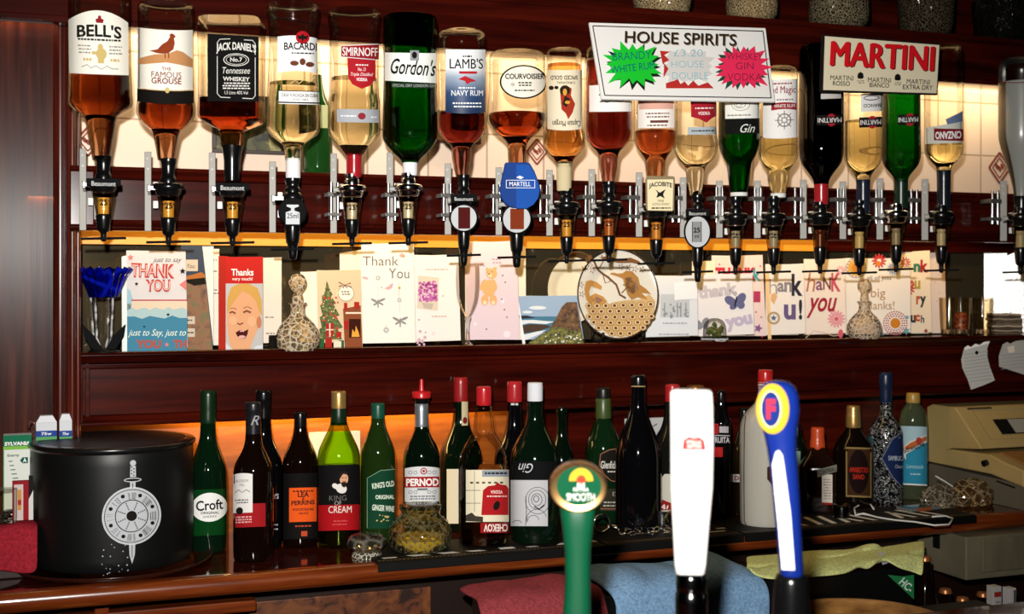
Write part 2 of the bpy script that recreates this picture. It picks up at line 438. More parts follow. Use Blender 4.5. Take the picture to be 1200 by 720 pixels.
# rail that carries the optics, with sunk panels
ZB, ZT = Zr(.0885), Zr(.2)
b = MB().box((XP - .02, 2.345, ZB), (XR, 2.365, ZT))
b.prism([(2.345, ZT), (2.325, ZT), (2.322, ZT - .006), (2.33, ZT - .012), (2.335, ZT - .02), (2.345, ZT - .022)], XP - .02, XR, 'x')
b.prism([(2.345, ZB), (2.325, ZB), (2.322, ZB + .006), (2.33, ZB + .012), (2.335, ZB + .018), (2.345, ZB + .02)], XP - .02, XR, 'x')
b.box((XP - .02, 2.328, ZB), (XP + .018, 2.345, ZT)); b.box((XP + .022, 2.336, ZB), (XP + .03, 2.345, ZT))
b.box((XP - .02, 2.365, ZT - .015), (XR, YW, ZT - .004))
rail = structure(b.build('trim_5', mahog, bevel=.0015))
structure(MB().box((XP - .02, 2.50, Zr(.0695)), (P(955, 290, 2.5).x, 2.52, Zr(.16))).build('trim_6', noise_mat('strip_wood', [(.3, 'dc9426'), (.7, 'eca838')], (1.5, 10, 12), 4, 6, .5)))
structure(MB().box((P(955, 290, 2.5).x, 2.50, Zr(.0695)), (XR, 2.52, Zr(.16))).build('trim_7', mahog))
# card shelf: board, fascia with a sunk panel
b = MB().box((XP - .02, 2.43, SHELF - .02), (XR, 2.56, SHELF))
b.prism([(2.43, SHELF), (2.418, SHELF), (2.415, SHELF - .006), (2.42, SHELF - .012), (2.424, SHELF - .02), (2.43, SHELF - .022)], XP - .02, XR, 'x')
structure(b.build('trim_8', mahog, bevel=.001))
ZF = EYE - .2615
b = MB().box((XP - .02, 2.435, ZF), (XR, 2.455, SHELF - .02))
b.prism([(2.435, ZF), (2.418, ZF), (2.416, ZF + .006), (2.423, ZF + .011), (2.427, ZF + .018), (2.435, ZF + .02)], XP - .02, XR, 'x')
b.prism([(2.435, SHELF - .022), (2.425, SHELF - .022), (2.427, SHELF - .03), (2.435, SHELF - .032)], XP - .02, XR, 'x')
b.box((XP - .02, 2.42, ZF), (XP + .004, 2.436, SHELF - .02)); b.box((XP + .008, 2.427, ZF), (XP + .016, 2.436, SHELF - .02))
structure(b.build('trim_9', mahog, bevel=.0012))
# wall behind the counter bottles
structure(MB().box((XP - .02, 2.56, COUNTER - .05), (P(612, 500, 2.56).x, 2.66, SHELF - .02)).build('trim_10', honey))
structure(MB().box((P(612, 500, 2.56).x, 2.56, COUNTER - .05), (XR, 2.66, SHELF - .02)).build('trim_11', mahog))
# mirror behind the cards
mr = tag(MB().box((XP - .02, 2.54, SHELF), (XR, 2.552, Zr(.0695))).build('back_mirror', mat('mirror_glass', '6e624a', .05, .75)), 'long dark mirror behind the cards on the back shelf', 'mirror')
# things standing behind the bottles against the tiles
ZL = ZT - .004
def ledge_box(name, label, cat, x0, x1, y0, y1, m, inner=None, d=.012, frame=None):
    p = P((x0 + x1) / 2, y1, YW - .004 - d); m_ = mpp((x0 + x1) / 2, YW - .01); r = empty(name, (p.x, YW - .003 - d, p.z)); tag(r, label, cat)
    w_ = (x1 - x0) / 2 * m_; h = (y1 - y0) * m_; t = .007
    if inner is None: MB().box((-w_, 0, 0), (w_, d, h)).build('box_body', m, r, bevel=.001)
    else:
        MB().box((-w_, 0, 0), (w_, d, t)).box((-w_, 0, h - t), (w_, d, h)).box((-w_, 0, t), (-w_ + t, d, h - t)).box((w_ - t, 0, t), (w_, d, h - t)).build('picture_frame', m, r, bevel=.001)
        MB().box((-w_ + t, .004, t), (w_ - t, d, h - t)).build('picture', inner, r)
    return r
ledge_box('wall_picture', 'small dark framed landscape on the tiles behind the square black-labelled bottle', 'picture', 250, 334, 112, 180, mat('frame_dark', '2c2218', .4), noise_mat('dark_landscape', [(.35, '14140a'), (.55, '4a4a24'), (.7, '8a8450')], (1, 1, 1), 40, 6, .5, dist=1))
ledge_box('wall_picture', 'narrow brown framed picture on the tiles behind the navy rum bottle', 'picture', 500, 566, 130, 168, mat('frame_brown', '4a2c18', .4), noise_mat('brown_landscape', [(.35, '5a3c20'), (.6, 'b08c5c'), (.7, 'd8c49c')], (1, 1, 1), 40, 6, .5))

# back bar counter
ct = empty('back_counter', (1.0, 2.186, 0)); tag(ct, 'long dark polished wooden counter under the standing bottles', 'counter')
YF = 2.186
MB().box((XL - 1, .008, COUNTER - .034), (XR - 1, .374, COUNTER)).build('worktop', counterwood, ct)
n = 10; pr = [(.008, COUNTER - .0345), (.008, COUNTER + .0006)] + [(-.016 * math.sin(PI * k / n) + .002, COUNTER - .017 + .0174 * math.cos(PI * k / n)) for k in range(n + 1)]
MB().prism(pr, XL - 1, XR - 1, 'x').build('rounded_nosing', nosewood, ct, True, sharp=40)
inl = noise_mat('leafy_panel', [(.38, '220e06'), (.5, '552a12'), (.7, '70401c')], (1, 1, 1), 26, 8, .45, 0, dist=1.2)
MB().box((XL - 1, .12, .1), (XR - 1, .14, COUNTER - .034)).build('under_panel', mat('dark_panel', '1a0b06', .4), ct)
for a, c in ((292, 505),):
    xa, xc = P(a, 700, 2.3).x - 1, P(c, 700, 2.3).x - 1
    MB().box((xa, .113, .3), (xc, .12, P(400, 697, 2.3).z)).build('inlaid_panel', inl, ct, bevel=.002)
xa = P(110, 705, 2.27).x - 1; xc = P(127, 705, 2.27).x - 1
MB().box((xa, .06, .1), (xc, .12, COUNTER - .034)).build('bracket_post', nosewood, ct, bevel=.003)
# narrow ledge lower down
MB().box((XL - 1, .06, P(150, 716, 2.25).z - .02), (P(300, 716, 2.25).x - 1, .12, P(150, 716, 2.25).z)).build('lower_rail', nosewood, ct, bevel=.003)
# ------------------------------------------------------------ spirits hung upside down in optics
gl = glass('clear_glass', 'fbfbf6', 'b4ae98', .45)
glg = glass('green_glass', '2f9a3c', '04240a', .9)
gld = glass('black_green_glass', '1c1a10', '040503', .9)
frost = mat('frosted_glass', 'c9ccc8', .35, trans=.25)
L_amber = liquid('amber_spirit', (.16, .02, .003)); L_red = liquid('dark_rum', (.08, .003, .002)); L_whisky = liquid('red_amber_spirit', (.26, .025, .004))
L_clear = liquid('clear_spirit', (.95, .88, .62)); L_green = liquid('green_spirit', (.10, .62, .12)); L_gold = liquid('pale_gold_spirit', (.9, .75, .3))
L_morgan = liquid('spiced_rum', (.75, .22, .03)); L_black = liquid('red_vermouth', (.05, .008, .006))
YO = 2.23
def hung(cx, label, prof, level, liq, cap=None, gm=gl, capm=black, sq=0, tilt=0, face=0, name='spirit_bottle', Y=YO, inset=.93, low=None):
    """prof from the bottle's base (top of picture) to its mouth; level = photo row of the liquid surface"""
    T = Frame(name, cx, Y, prof[-1][0], label, 'bottle', 'spirits hung upside down in optics', face=face)
    T.root.rotation_euler = (0, math.radians(tilt), T.rz)
    full = [(prof[0][0] - .3, 2), (prof[0][0], prof[0][1] * .55)] + prof
    T.lathe('bottle_body', full, gm, body=True, sq=sq, n=48)
    if liq:
        low = low or prof[-1][0] - 1
        q = [(y, T.R(y) * inset) for y in (level + (low - level) * k / 26 for k in range(27))]
        T.lathe('liquid', [(level - .01, .5)] + q, liq, k=0, sq=sq, n=48)
    if cap: T.lathe('cap', cap, capm, k=1, n=28)
    return T
amb = glass('measure_glass', 'f4e6c8', '7a6a48')
def optic(cx, y, label, rod=True, kind='cone', w=1.0, liq='d2a046', dark=black, strip=True, txt='25', sY=None, drop=0, word=None, neck=None):
    """y = row of the collar's top; built in photo pixels at the optics' depth"""
    T = Frame('optic_dispenser', cx, YO, y, label, 'optic', 'spirit optics along the rail')
    if neck: T.lathe('neck_stopper', [(neck - 1, 9 * w), (neck + 3, 9 * w), (neck + 5, 8 * w), (y - 8, 7.5 * w), (y - 6, 9.5 * w), (y, 9.5 * w)], dark, k=1, n=28)
    if kind == 'cone':
        T.lathe('collar', [(y, 12 * w), (y + .5, 18 * w), (y + 7, 18.5 * w), (y + 8, 15 * w), (y + 14, 14 * w), (y + 15, 10 * w)], dark if dark is not chrome else chrome, k=1, n=32)
        a = y + 15
        T.prof = [(a, 12.5 * w), (a + 26, 9 * w)]
        T.lathe('measure_chamber', [(a, 12.5 * w), (a + 3, 12.5 * w), (a + 24, 9.2 * w), (a + 26, 9 * w)], amb, k=0, n=32)
        T.lathe('measured_spirit', [(a + 6, 6.5 * w), (a + 8, 6.5 * w), (a + 10, 5 * w), (a + 11, 6.5 * w), (a + 25, 6.2 * w)], mat('measure_' + liq, liq, .35, coat=.5), k=0, n=28)
        if txt: T.art('measure_mark', [text(txt, cx, a + 11, 8.5 * w, 7 * w, .02)], black, off=.0012)
        c = a + 26
        T.lathe('spout', [(c, 8.8 * w), (c + 2, 9.2 * w), (c + 18, 7.2 * w), (c + 20, 5 * w), (c + 21, 3.4 * w), (c + 30, 3.2 * w), (c + 31, 2 * w)], dark if dark is not chrome else black, k=1, n=28)
        end = c + 28
    else:
        r = kind[0]; cy = y + 22 * w + drop; hh = kind[1] if len(kind) > 1 else r
        T.lathe('collar', [(y - 2, 9 * w), (y + 2, 12 * w), (y + 9, 12 * w), (y + 12, 9 * w), (cy, 9 * w)], dark, k=1, n=28)
        b = MB(); m_ = T.m; zc = T.z(cy); sq_ = hh / r
        ra = r * m_; nn = 40
        prof = [(-.026, ra * .80), (-.026, ra * .9), (-.024, ra * .97), (-.018, ra), (-.006, ra), (-.004, ra * .9)]
        vs = [(p * math.sin(2 * PI * k / nn), yy, zc + p * math.cos(2 * PI * k / nn) * sq_) for yy, p in prof for k in range(nn)]
        fs = [(i * nn + k, i * nn + (k + 1) % nn, (i + 1) * nn + (k + 1) % nn, (i + 1) * nn + k) for i in range(len(prof) - 1) for k in range(nn)]
        fs += [tuple(range(nn)), tuple((len(prof) - 1) * nn + k for k in range(nn))]
        disc = b.add(vs, fs).build('round_housing', mat('matt_black', '101012', .8, spec=.1), T.root, True, sharp=40)
        return_disc = disc
        T.disc = (disc, cy, r, hh)
        c = cy + hh - 3
        T.lathe('spout', [(c, 9 * w), (c + 3, 9.5 * w), (c + 22, 8 * w), (c + 24, 6 * w), (c + 40, 5 * w), (c + 42, 3 * w)], black, k=1, n=28)
        end = c + 30
    if word:
        T.fy = 0
        z0, z1 = T.z(y + 8.5), T.z(y)
        b = MB().box((-19 * w * T.m, -.033, z0), (19 * w * T.m, -.012, z1)); pl = b.build('name_bar', mat('matt_black', '101012', .8, spec=.1), T.root, bevel=.0015)
        T.art('lettering', [text(word, cx, y + 4.3, 27 * w, 5.5 * w)], paper('d8d8d4'), pl, off=.0005, flat=.033)
    # push lever: two thin arms in front of the spout
    if rod:
        m_ = T.m; ze = T.z(end)
        b = MB().tube([(-25 * w * m_, -.016, ze - .001), (25 * w * m_, -.016, ze + .001)], .0022).tube([(0, 0, ze), (0, -.018, ze)], .003)
        b.build('push_bar', mat('matt_black', '101012', .8, spec=.1), T.root)
    # bracket back to the rail
    m_ = T.m; zt, zb = T.z(y - 42), T.z(268 + (cx - 100) * .012)
    yb = (2.322 - YO) - .004
    if strip:
        # local frame faces the camera, so step back along its own depth axis
        x = -24 * w * m_; dpt = (2.316 - YO - x * math.sin(T.rz)) / math.cos(T.rz)
        br_ = MB().box((x - 4 * m_, dpt - .003, zb), (x + 4 * m_, dpt, zt)).build('bracket_strip', steel, T.root, bevel=.0006)
        MB().tube([(x - .6 * m_, dpt - .004, zt - .012), (x - .6 * m_, dpt - .002, zt - .012)], .0016).tube([(x, dpt - .004, zt - .03), (x, dpt - .002, zt - .03)], .0016).build('screw', mat('dark_screw', '3a3a38', .3, 1), br_)
        zc = T.z(y + 6)
        MB().box((x, -.004, zc - .006), (x + 4 * m_, dpt - .002, zc + .006)).box((x, -.008, zc - .004), (-9 * w * m_, -.001, zc + .004)).build('clamp_arm', steel if cx > 380 else black, T.root, bevel=.001)
        MB().box((x + 6 * m_, dpt - .012, zc - .030), (x + 12 * m_, dpt, zc - .017)).build('white_clip', paper('e8e8e4'), T.root, bevel=.001)
        MB().box((x + 6 * m_, dpt - .012, zc + .004), (x + 12 * m_, dpt, zc + .016)).build('white_clip', paper('e8e8e4'), T.root, bevel=.001)
    return T
g1 = paper('f0ece0'); gk = ink('161412'); gr = ink('8c1a22'); gy = ink('c8b070'); ggrey = ink('8a867e')
lorem = ggrey
def smalltext(cx, y, w_, n=1, dy=4, h=1.6, gap=.0):
    """rows of print too small to read, as broken dashes"""
    out = []; rnd = random.Random(int(cx * 7 + y))
    for k in range(n):
        x = cx - w_ / 2 + rnd.random() * 2
        while x < cx + w_ / 2 - 1:
            l = 1.2 + rnd.random() * 3; out.append(rect(x, y + k * dy - h / 2, min(x + l, cx + w_ / 2), y + k * dy + h / 2, 1)); x += l + .9
    return out

# green bottle standing behind the row
T = Frame('liqueur_bottle', 372, 2.425, 182, 'dark green bottle standing behind the red-shield vodka, against the tiles', 'bottle', z0=ZT - .003)
T.lathe('bottle_body', [(88, 5), (100, 6), (112, 9), (124, 15), (134, 17), (150, 17), (199, 17), (201, 16)], mat('green_back_bottle', '1c4a1c', .06, trans=.3, coat=.3), ground=True)
T.prof = [(0, 17)]; T.art('label', [rect(360, 123, 384, 150, 8)], paper('c0c08a'))
# 1
T = hung(118.5, 'large clear whisky bottle with cream arched label, first in the row by the pillar', [(-12, 32), (-9, 35), (20, 35), (84, 35.2), (92, 35.5), (112, 36), (122, 37), (127, 33), (134, 21), (137, 18), (160, 15), (176, 11.5), (188, 10)], 66, L_amber, None, tilt=-.6)
lb = T.art('label', [rect(84, 25, 150.5, 87, 18, 4, top=lambda u: -13 * (1 - u * u))], g1)
T.art('lettering', [text("BELL'S", 118, 37.5, 50, 15, .03, arc=2), *smalltext(118, 46.5, 50, 1, h=2.2)], gk, lb, .001)
T.art('emblem', [ell(118.5, 23.5, 4.6, 2.4), ell(118.5, 20, 1.8, 2.2), rect(114.5, 25, 122.5, 26.6, 2)], gr, lb, .001)
T.art('figure_emblem', [ell(119, 55, 3, 4), ell(120, 63, 6, 7), rect(116, 66, 123, 74, 3), ell(112, 62, 3, 2), *smalltext(104, 70, 10, 1, h=3), *smalltext(135, 70, 10, 1, h=3)], gy, lb, .001)
T.art('fine_print', [*smalltext(101, 54, 15, 3), *smalltext(136, 54, 15, 3), line([(98, 79), (104, 76), (108, 80), (114, 77), (120, 81), (126, 77), (132, 80), (139, 80)], .9)], ggrey, lb, .001)
optic(121.5, 211, 'black optic with amber measure and name bar under the first bottle by the pillar', neck=184, word='Beaumont')
# 2
T = hung(194.5, 'clear whisky bottle with a red bird on its label, second from the pillar', [(4, 28), (7, 32), (14, 32.5), (30, 31.8), (110, 32), (122, 33), (129, 34), (137, 33), (146, 26), (153, 17), (157, 15), (172, 12), (188, 9.5)], 122, L_whisky)
lb = T.art('label', [rect(162, 35, 225, 104, 16, 3, top=lambda u: -1.5 * u * u, bot=lambda u: 1.5 * (1 - u * u))], g1)
T.art('printed_hill', [poly([(163, 77), (163, 70), (172, 67), (182, 64), (196, 63), (207, 58), (214, 60), (225, 68), (225, 78), (210, 75), (195, 73), (178, 75)])], ink('c08a5a'), lb, .0013)
T.art('printed_bird', [poly([(176, 60), (185, 58), (190, 52), (196, 48), (199, 43), (198.5, 40), (201, 38.5), (204, 40), (205.5, 42.5), (203.5, 44), (204.5, 50), (203, 57), (197, 62.5), (190, 63), (184, 62.5)]), rect(193, 62, 194.2, 68, 1), rect(197, 62, 198.2, 68, 1)], ink('8a3a1c'), lb, .0016)
T.art('lettering', [text('THE', 195, 80.5, 11, 4, .01), text('FAMOUS', 195, 87.5, 34, 7, .008), text('GROUSE', 195, 94.7, 34, 7, .02)], ink('7a2418'), lb, .0012)
T.art('dark_band', [rect(162, 105, 226, 120, 16, 1, top=lambda u: 1.5 * (1 - u * u), bot=lambda u: 1.8 * (1 - u * u))], ink('14100e'), lb, .0008)
T.art('gilt_crest', [ell(196, 105.5, 2.5, 3.5)], gy, lb, .0016)
optic(197.5, 215, 'black optic with amber measure under the bottle with the red bird', neck=187)
# 3 square bottle
T = hung(272, 'square whiskey bottle with black label, third from the pillar', [(23, 33), (27, 36.5), (33, 36), (110, 35.5), (138, 36), (142, 35), (148, 24), (152, 15), (155, 13.5), (166, 12.5), (173, 12)], 118, L_whisky, [(171, 12.5), (174, 12), (186, 9.5), (200, 9.5), (212, 8.5)], sq=5, face=-.16, inset=.95)
T.fy = 36 * T.m * .99
fl = T.fy + .0012
lb = T.art('label', [rect(249.5, 41, 309, 119, 2, 1, top=lambda u: 1.5 * u)], ink('0c0b0b'), flat=fl)
sv = paper('d8d6d0')
T.art('lettering', [text('JACK DANIEL\'S', 283, 58, 46, 12, .03, arc=3, rot=.03), text('No.7', 283, 69.8, 14, 5, .02), text('Tennessee', 283, 82.5, 32, 7.5, .0, .25), text('WHISKEY', 283, 92.5, 31, 5, .02, rot=.02), *smalltext(283, 97.5, 32, 3, 3, 1.5), text('1.5 Litre 40% Vol', 283, 108.5, 27, 4)], sv, lb, .0014, flat=fl)
T.art('scroll_border', [line([(261, 63), (261, 50), (264, 46), (276, 45.5)], .8), line([(305, 64), (305, 51), (302, 47), (292, 46.5)], .8), line([(261, 66), (261, 110), (265, 114), (276, 114.5)], .8), line([(305, 67), (305, 112), (302, 115.5), (290, 115)], .8), ring(283, 70, 15, 7.5, .9), ring(283, 70, 12, 5.6, .5)], sv, lb, .0014, flat=fl)
optic(272.5, 216, 'black optic with amber measure and name bar under the square black-labelled bottle', word='Beaumont')
# 4
T = hung(343.5, 'clear rum bottle with white label and red bat roundel, fourth from the pillar', [(5, 27), (8, 31), (18, 31), (30, 28.5), (45, 27.5), (90, 29), (135, 31), (148, 32), (156, 30), (164, 20), (169, 13), (173, 11), (180, 10), (188, 9.5)], 98, L_clear, [(186, 9.2), (188, 8.6), (211, 8.6), (212, 7)], capm=paper('e8e6e6'))
lb = T.art('label', [rect(325.5, 44, 373, 84, 14, 2, top=lambda u: -2.5 * (1 - u * u) + .5 * u, bot=lambda u: -3 * (1 - u * u) + 2)], paper('f2f2f2'))
T.art('lettering', [text('BACARDI', 352, 54.5, 38, 9, .025, arc=1), *smalltext(354, 62, 28, 1)], gk, lb, .001)
T.art('bat_roundel', [ell(354.5, 43.5, 8, 7.5)], ink('a8161e'), lb, .0009)
T.art('bat_emblem', [poly([(348, 41), (352, 42), (354.5, 39), (357, 42), (361, 41), (359, 46), (356, 45), (354.5, 49), (353, 45), (350, 46)])], gk, lb, .0014)
T.art('medal_print', [ell(345, 74, 5, 3), ell(363, 75, 5, 3), ell(354.5, 72, 3.5, 4)], ink('6a3a28'), lb, .001)
l2 = T.art('label', [rect(327, 106, 374, 122, 14, 1)], paper('f0f0f0'))
T.art('lettering', [text('CASA FUNDADA EN CUBA', 351, 111.5, 42, 4, .01), text('AÑO 1862', 352, 116, 18, 3), rect(327, 106, 374, 107, 12), rect(327, 119.4, 374, 121, 12)], gk, l2, .001)
T.art('signature', [line([(340, 98), (346, 94), (350, 98), (356, 93), (362, 96), (369, 89)], 1.2)], gy, None, .0008)
T = optic(343, 227, 'black round optic with a 25 ml window under the bottle with the bat roundel', kind=(16.5,), neck=210)
d = T.disc; T.art('measure_window', [poly([(336, 240), (350, 240), (350, 242), (345, 244), (345, 247), (351, 249), (351, 263), (335, 263), (335, 249), (341, 247), (341, 244), (336, 242)])], paper('c8ccd0'), d[0], .0005, flat=.0262)
T.art('lettering', [text('25ml', 343, 253, 13, 6, .01)], gk, d[0], .001, flat=.0262)
# 5
T = hung(415, 'clear vodka bottle with red shield label, fifth from the pillar', [(12, 27), (15, 31), (22, 31), (36, 29), (50, 28.5), (112, 28.5), (117, 30.5), (130, 30), (155, 31), (161, 28), (171, 18), (176, 14.5), (179, 12), (183, 9)], 92, L_clear, [(180, 9.4), (182, 9), (205, 9), (208, 8)], capm=plastic('a01a22'))
lb = T.art('label', [poly([(407, 68), (424, 66), (440, 69), (440, 92), (434, 100), (424, 104), (413, 99), (408, 91)])], ink('a81c26'))
T.art('name_banner', [rect(400, 53, 444, 68, 12, 1, top=lambda u: -1.5 * u, bot=lambda u: 1.5 * u)], ink('8e1620'), lb, .0009)
T.art('banner_edge', [line([(400, 54), (422, 52.2), (443.5, 51.2)], 1), line([(400, 67), (422, 68.3), (443.5, 69.6)], 1)], paper('d0d0d4'), lb, .0012)
T.art('lettering', [text('SMIRNOFF', 422, 60.5, 41, 10, .012), text('№ 21'.replace('№', 'No.'), 424, 81, 9, 4), text('Triple Distilled', 424, 87.5, 26, 5, 0, .3), text('VODKA', 424, 93, 13, 4, .03), *smalltext(424, 76, 16, 1)], paper('f4e8e6'), lb, .0014)
l2 = T.art('silver_strip', [rect(395, 128, 444, 142, 12, 1, bot=lambda u: 1.5)], paper('a4a8ae'))
T.art('strip_crest', [ell(424, 136, 4.5, 4)], ink('8a2a34'), l2, .001); T.art('strip_print', [*smalltext(408, 136, 20, 1), *smalltext(438, 137, 10, 1)], paper('e4e4e8'), l2, .001)
optic(412.5, 217, 'chrome-collared optic with white 25 measure under the red-shield vodka', dark=chrome, liq='b8b8bc', neck=205, txt='25', w=.92)
# 6
T = hung(480.5, 'green gin bottle with white script label, sixth from the pillar', [(19, 28), (21, 31.5), (28, 32), (60, 32), (64, 31.2), (100, 31.2), (130, 32), (160, 32.5), (166, 31), (174, 25), (181, 18), (186, 12), (191, 9.5)], 61, L_green, [(188, 9.4), (190, 8.7), (204, 8.7), (206, 8)], gm=glg, capm=paper('e8e8ea'), inset=.96)
lb = T.art('label', [rect(451, 62, 511, 96, 16, 1, bot=lambda u: 1.2 * u)], paper('eef0ea'))
T.art('lettering', [text("Gordon's", 484.5, 78.5, 53, 19, .015, .32, rot=.05)], gk, lb, .001)
T.art('crest', [rect(480.5, 59, 491, 71, 3)], paper('8e9296'), lb, .0012); T.art('crest_mark', [ell(485.7, 64.5, 3, 4)], gk, lb, .0018)
l2 = T.art('dark_strip', [rect(459, 97, 512, 103, 14, 1, bot=lambda u: 1 * u)], ink('16201a'), None)
T.art('lettering', [text('SPECIAL DRY LONDON GIN', 485, 100.3, 50, 3.6, .01)], paper('9aa89c'), l2, .001)
optic(478.5, 216, 'chrome-collared optic with white measure under the green gin', dark=chrome, liq='c4c4c4', neck=204, w=.92)
# 7
T = hung(541, 'navy rum bottle with white to navy label, seventh from the pillar', [(35, 20), (38, 27), (45, 28.5), (60, 28.8), (128, 28.6), (145, 29.3), (155, 28), (163, 22), (169, 14), (173, 12), (186, 11.5), (194, 10), (202, 8), (207, 7)], 133, L_red)
grad = mat('navy_fade_print', '2a4468', .5); Lk = grad.node_tree.links
g_tc = N(grad, 'ShaderNodeTexCoord'); g_s = N(grad, 'ShaderNodeSeparateXYZ'); g_r = ramp(grad, [(0, '1a2c4c'), (.32, '2c4a74'), (.55, '98a8bc'), (.68, 'e8eaec')])
Lk.new(g_tc.outputs['Generated'], g_s.inputs[0]); Lk.new(g_s.outputs[2], g_r.inputs['Fac']); Lk.new(g_r.outputs[0], grad.node_tree.nodes['Principled BSDF'].inputs['Base Color'])
lb = T.art('label', [rect(522, 58, 569, 132, 14, 1, bot=lambda u: 1.2 * (1 - u * u))], grad)
T.art('lettering', [text("LAMB'S", 546.5, 74.5, 39, 12, .012), *smalltext(547, 66, 12, 1, h=2)], gk, lb, .001)
T.art('red_bar', [rect(538, 83.5, 559, 86.5, 4), poly([(537, 93), (545, 89), (552, 92), (559, 95), (552, 96), (547, 99), (545, 95)])], ink('b0242c'), lb, .001)
T.art('lettering', [text('NAVY RUM', 547.5, 109, 37, 6.5, .012), *smalltext(547, 103, 20, 1), *smalltext(547, 121, 34, 2)], paper('f0f0f0'), lb, .001)
disc_silver = mat('silver_disc', 'b4b6b8', .6, .1, .2)
T = optic(543.5, 229, 'round silver-faced optic with dark red window under the navy rum', kind=(17,), neck=206, word='Beaumont', w=.8, drop=9)
d = T.disc; rg = T.art('silver_face', [ell(543.5, d[1], 15, 15)], disc_silver, d[0], .0005, flat=.0262)
T.art('measure_window', [rect(537, d[1] - 12.5, 551, d[1] + 12.5, 2)], mat('red_window', '4a100e', .7, 0, .08), d[0], .0012, flat=.0262)
# 8
T = hung(606, 'brandy bottle with black-edged oval label, eighth from the pillar', [(60, 22), (62, 30), (66, 33), (78, 33), (100, 33.2), (128, 34.5), (138, 36), (146, 34), (154, 27), (161, 18), (167, 12.5), (174, 11), (196, 10.5)], 134, L_whisky, gm=gl)
lbo = lambda s: poly([(613.5 + s * 28 * math.copysign(abs(math.sin(a)) ** .8, math.sin(a)) * (1 - .12 * max(0, -math.cos(a))), 94 - s * 20 * math.copysign(abs(math.cos(a)) ** .85, math.cos(a)) + (2 if math.cos(a) > 0 else 0)) for a in [2 * PI * k / 36 for k in range(36)]])
lb = T.art('label', [ell(613.5, 96, 28, 20, 24)], gk, None, .0012)
T.art('label_face', [ell(613.5, 96, 26, 18.2, 24)], paper('efe8d8'), lb, .0018)
T.art('lettering', [text('COURVOISIER', 615, 89.5, 46, 6.5, .03), *smalltext(615, 97, 16, 2, 3), text('*', 601, 99, 5, 5), *smalltext(615, 106, 24, 1)], gk, lb, .0024)
T = optic(605.5, 234, 'round silver-faced optic carrying a blue glass-shaped brandy plaque', kind=(18,), drop=3, w=.9)
d = T.disc; T.art('silver_face', [ell(605.5, d[1], 16, 16)], disc_silver, d[0], .0005, flat=.0262)
T.art('measure_window', [rect(598, d[1] - 12, 614, d[1] + 12, 2)], mat('amber_window', '7a3014', .7, 0, .08), d[0], .0012, flat=.0262)
b = MB(); pts = [(592, 193), (620, 193), (626, 203), (630.5, 215), (632.5, 224), (631, 233), (626, 240), (618, 245), (600, 245), (592, 241), (587, 233), (585.5, 224), (588, 211)]
m_ = T.m
b.prism([((x - 605.5) * m_, T.z(y)) for x, y in pts[::-1]], -.046, -.030, 'y'); pq = b.build('brandy_plaque', mat('deep_blue', '163c84', .7, spec=.15), T.root, bevel=.003)
T.art('lighter_facet', [poly([(605, 193), (620, 193), (626, 203), (630.5, 215), (632, 224), (630, 233), (625, 240), (617, 244.5), (605, 244.5)])], mat('mid_blue', '164ea4', .7, spec=.15), pq, .0004, flat=.046)
T.art('lettering', [text('MARTELL', 609.5, 215.7, 25, 5, .008), rect(593, 211, 627, 211.6, 1), rect(593, 220, 627, 220.6, 1), rect(593, 211, 593.6, 220, 1), rect(626.4, 211, 627, 220, 1), poly([(605, 208), (609, 206), (614, 208), (610, 210)])], white, pq, .001, flat=.046)
# 9
T = hung(661, 'amber spiced rum bottle with upside-down pirate label, ninth from the pillar', [(57, 14), (59, 19), (64, 21), (150, 21.5), (157, 24), (166, 25), (174, 24), (183, 15), (188, 11), (192, 9.5), (196, 9)], 76, L_morgan, [(190, 9.2), (192, 9), (222, 8.6), (224, 8)], capm=paper('cfc09a'))
lb = T.art('label', [rect(641.5, 82, 682.5, 151, 12, 2, bot=lambda u: 2 * (1 - u * u))], paper('e8dcc0'))
T.art('lettering', [text('SPICED GOLD', 661, 91, 32, 5, .02, flip=True), text('ORIGINAL', 663, 97, 22, 3, .01, flip=True), text('Captain Morgan', 664, 144, 33, 9, .01, flip=True)], ink('3a2a1c'), lb, .001)
T.art('printed_figure', [poly([(656, 104), (664, 100), (670, 104), (669, 112), (674, 122), (671, 132), (666, 140), (663, 133), (658, 128), (657, 116)])], ink('a2321e'), lb, .001)
T.art('printed_coat', [ell(662, 106, 6, 6), poly([(662, 112), (668, 116), (664, 126), (659, 122)]), ell(646, 103, 3, 2.5), ell(652, 102.6, 2.5, 2)], ink('2a1c14'), lb, .0014)
T.art('printed_sash', [ell(662, 108, 2.5, 4), ell(665, 120, 3, 2)], ink('d09a3c'), lb, .0018)
optic(664, 237, 'black optic with cream measure under the spiced rum', neck=222, w=.86)
# 10-14 partly behind the sign
T = hung(713, 'dark red brandy bottle with cream label, left of the pair under the chalk-style sign', [(54, 20), (58, 26), (70, 28), (128, 28), (150, 28.5), (162, 28), (172, 20), (178, 13), (184, 11.5), (196, 11), (206, 8.5), (216, 7.5)], 72, L_red)
T.root['label'] = 'dark red brandy bottle with cream label, under the left corner of the house spirits sign'
lb = T.art('label', [rect(690.5, 99, 740, 131, 12, 1, top=lambda u: -1 * u)], paper('f0ece8'))
T.art('lettering', [line([(703, 120), (707, 116), (711, 120), (717, 117), (727, 119), (733, 117)], 1.1), *smalltext(714, 111, 26, 1)], gk, lb, .001)
optic(713.5, 236, 'black optic with red-brown measure under the dark red brandy', neck=214, w=.86, liq='a85a2c')
T = hung(768, 'amber scotch bottle with pink and white label under the house spirits sign', [(62, 20), (66, 25), (76, 26), (148, 25.4), (160, 25.6), (170, 24.5), (180, 17), (186, 13), (190, 12.5), (206, 11), (216, 8)], 154, L_whisky)
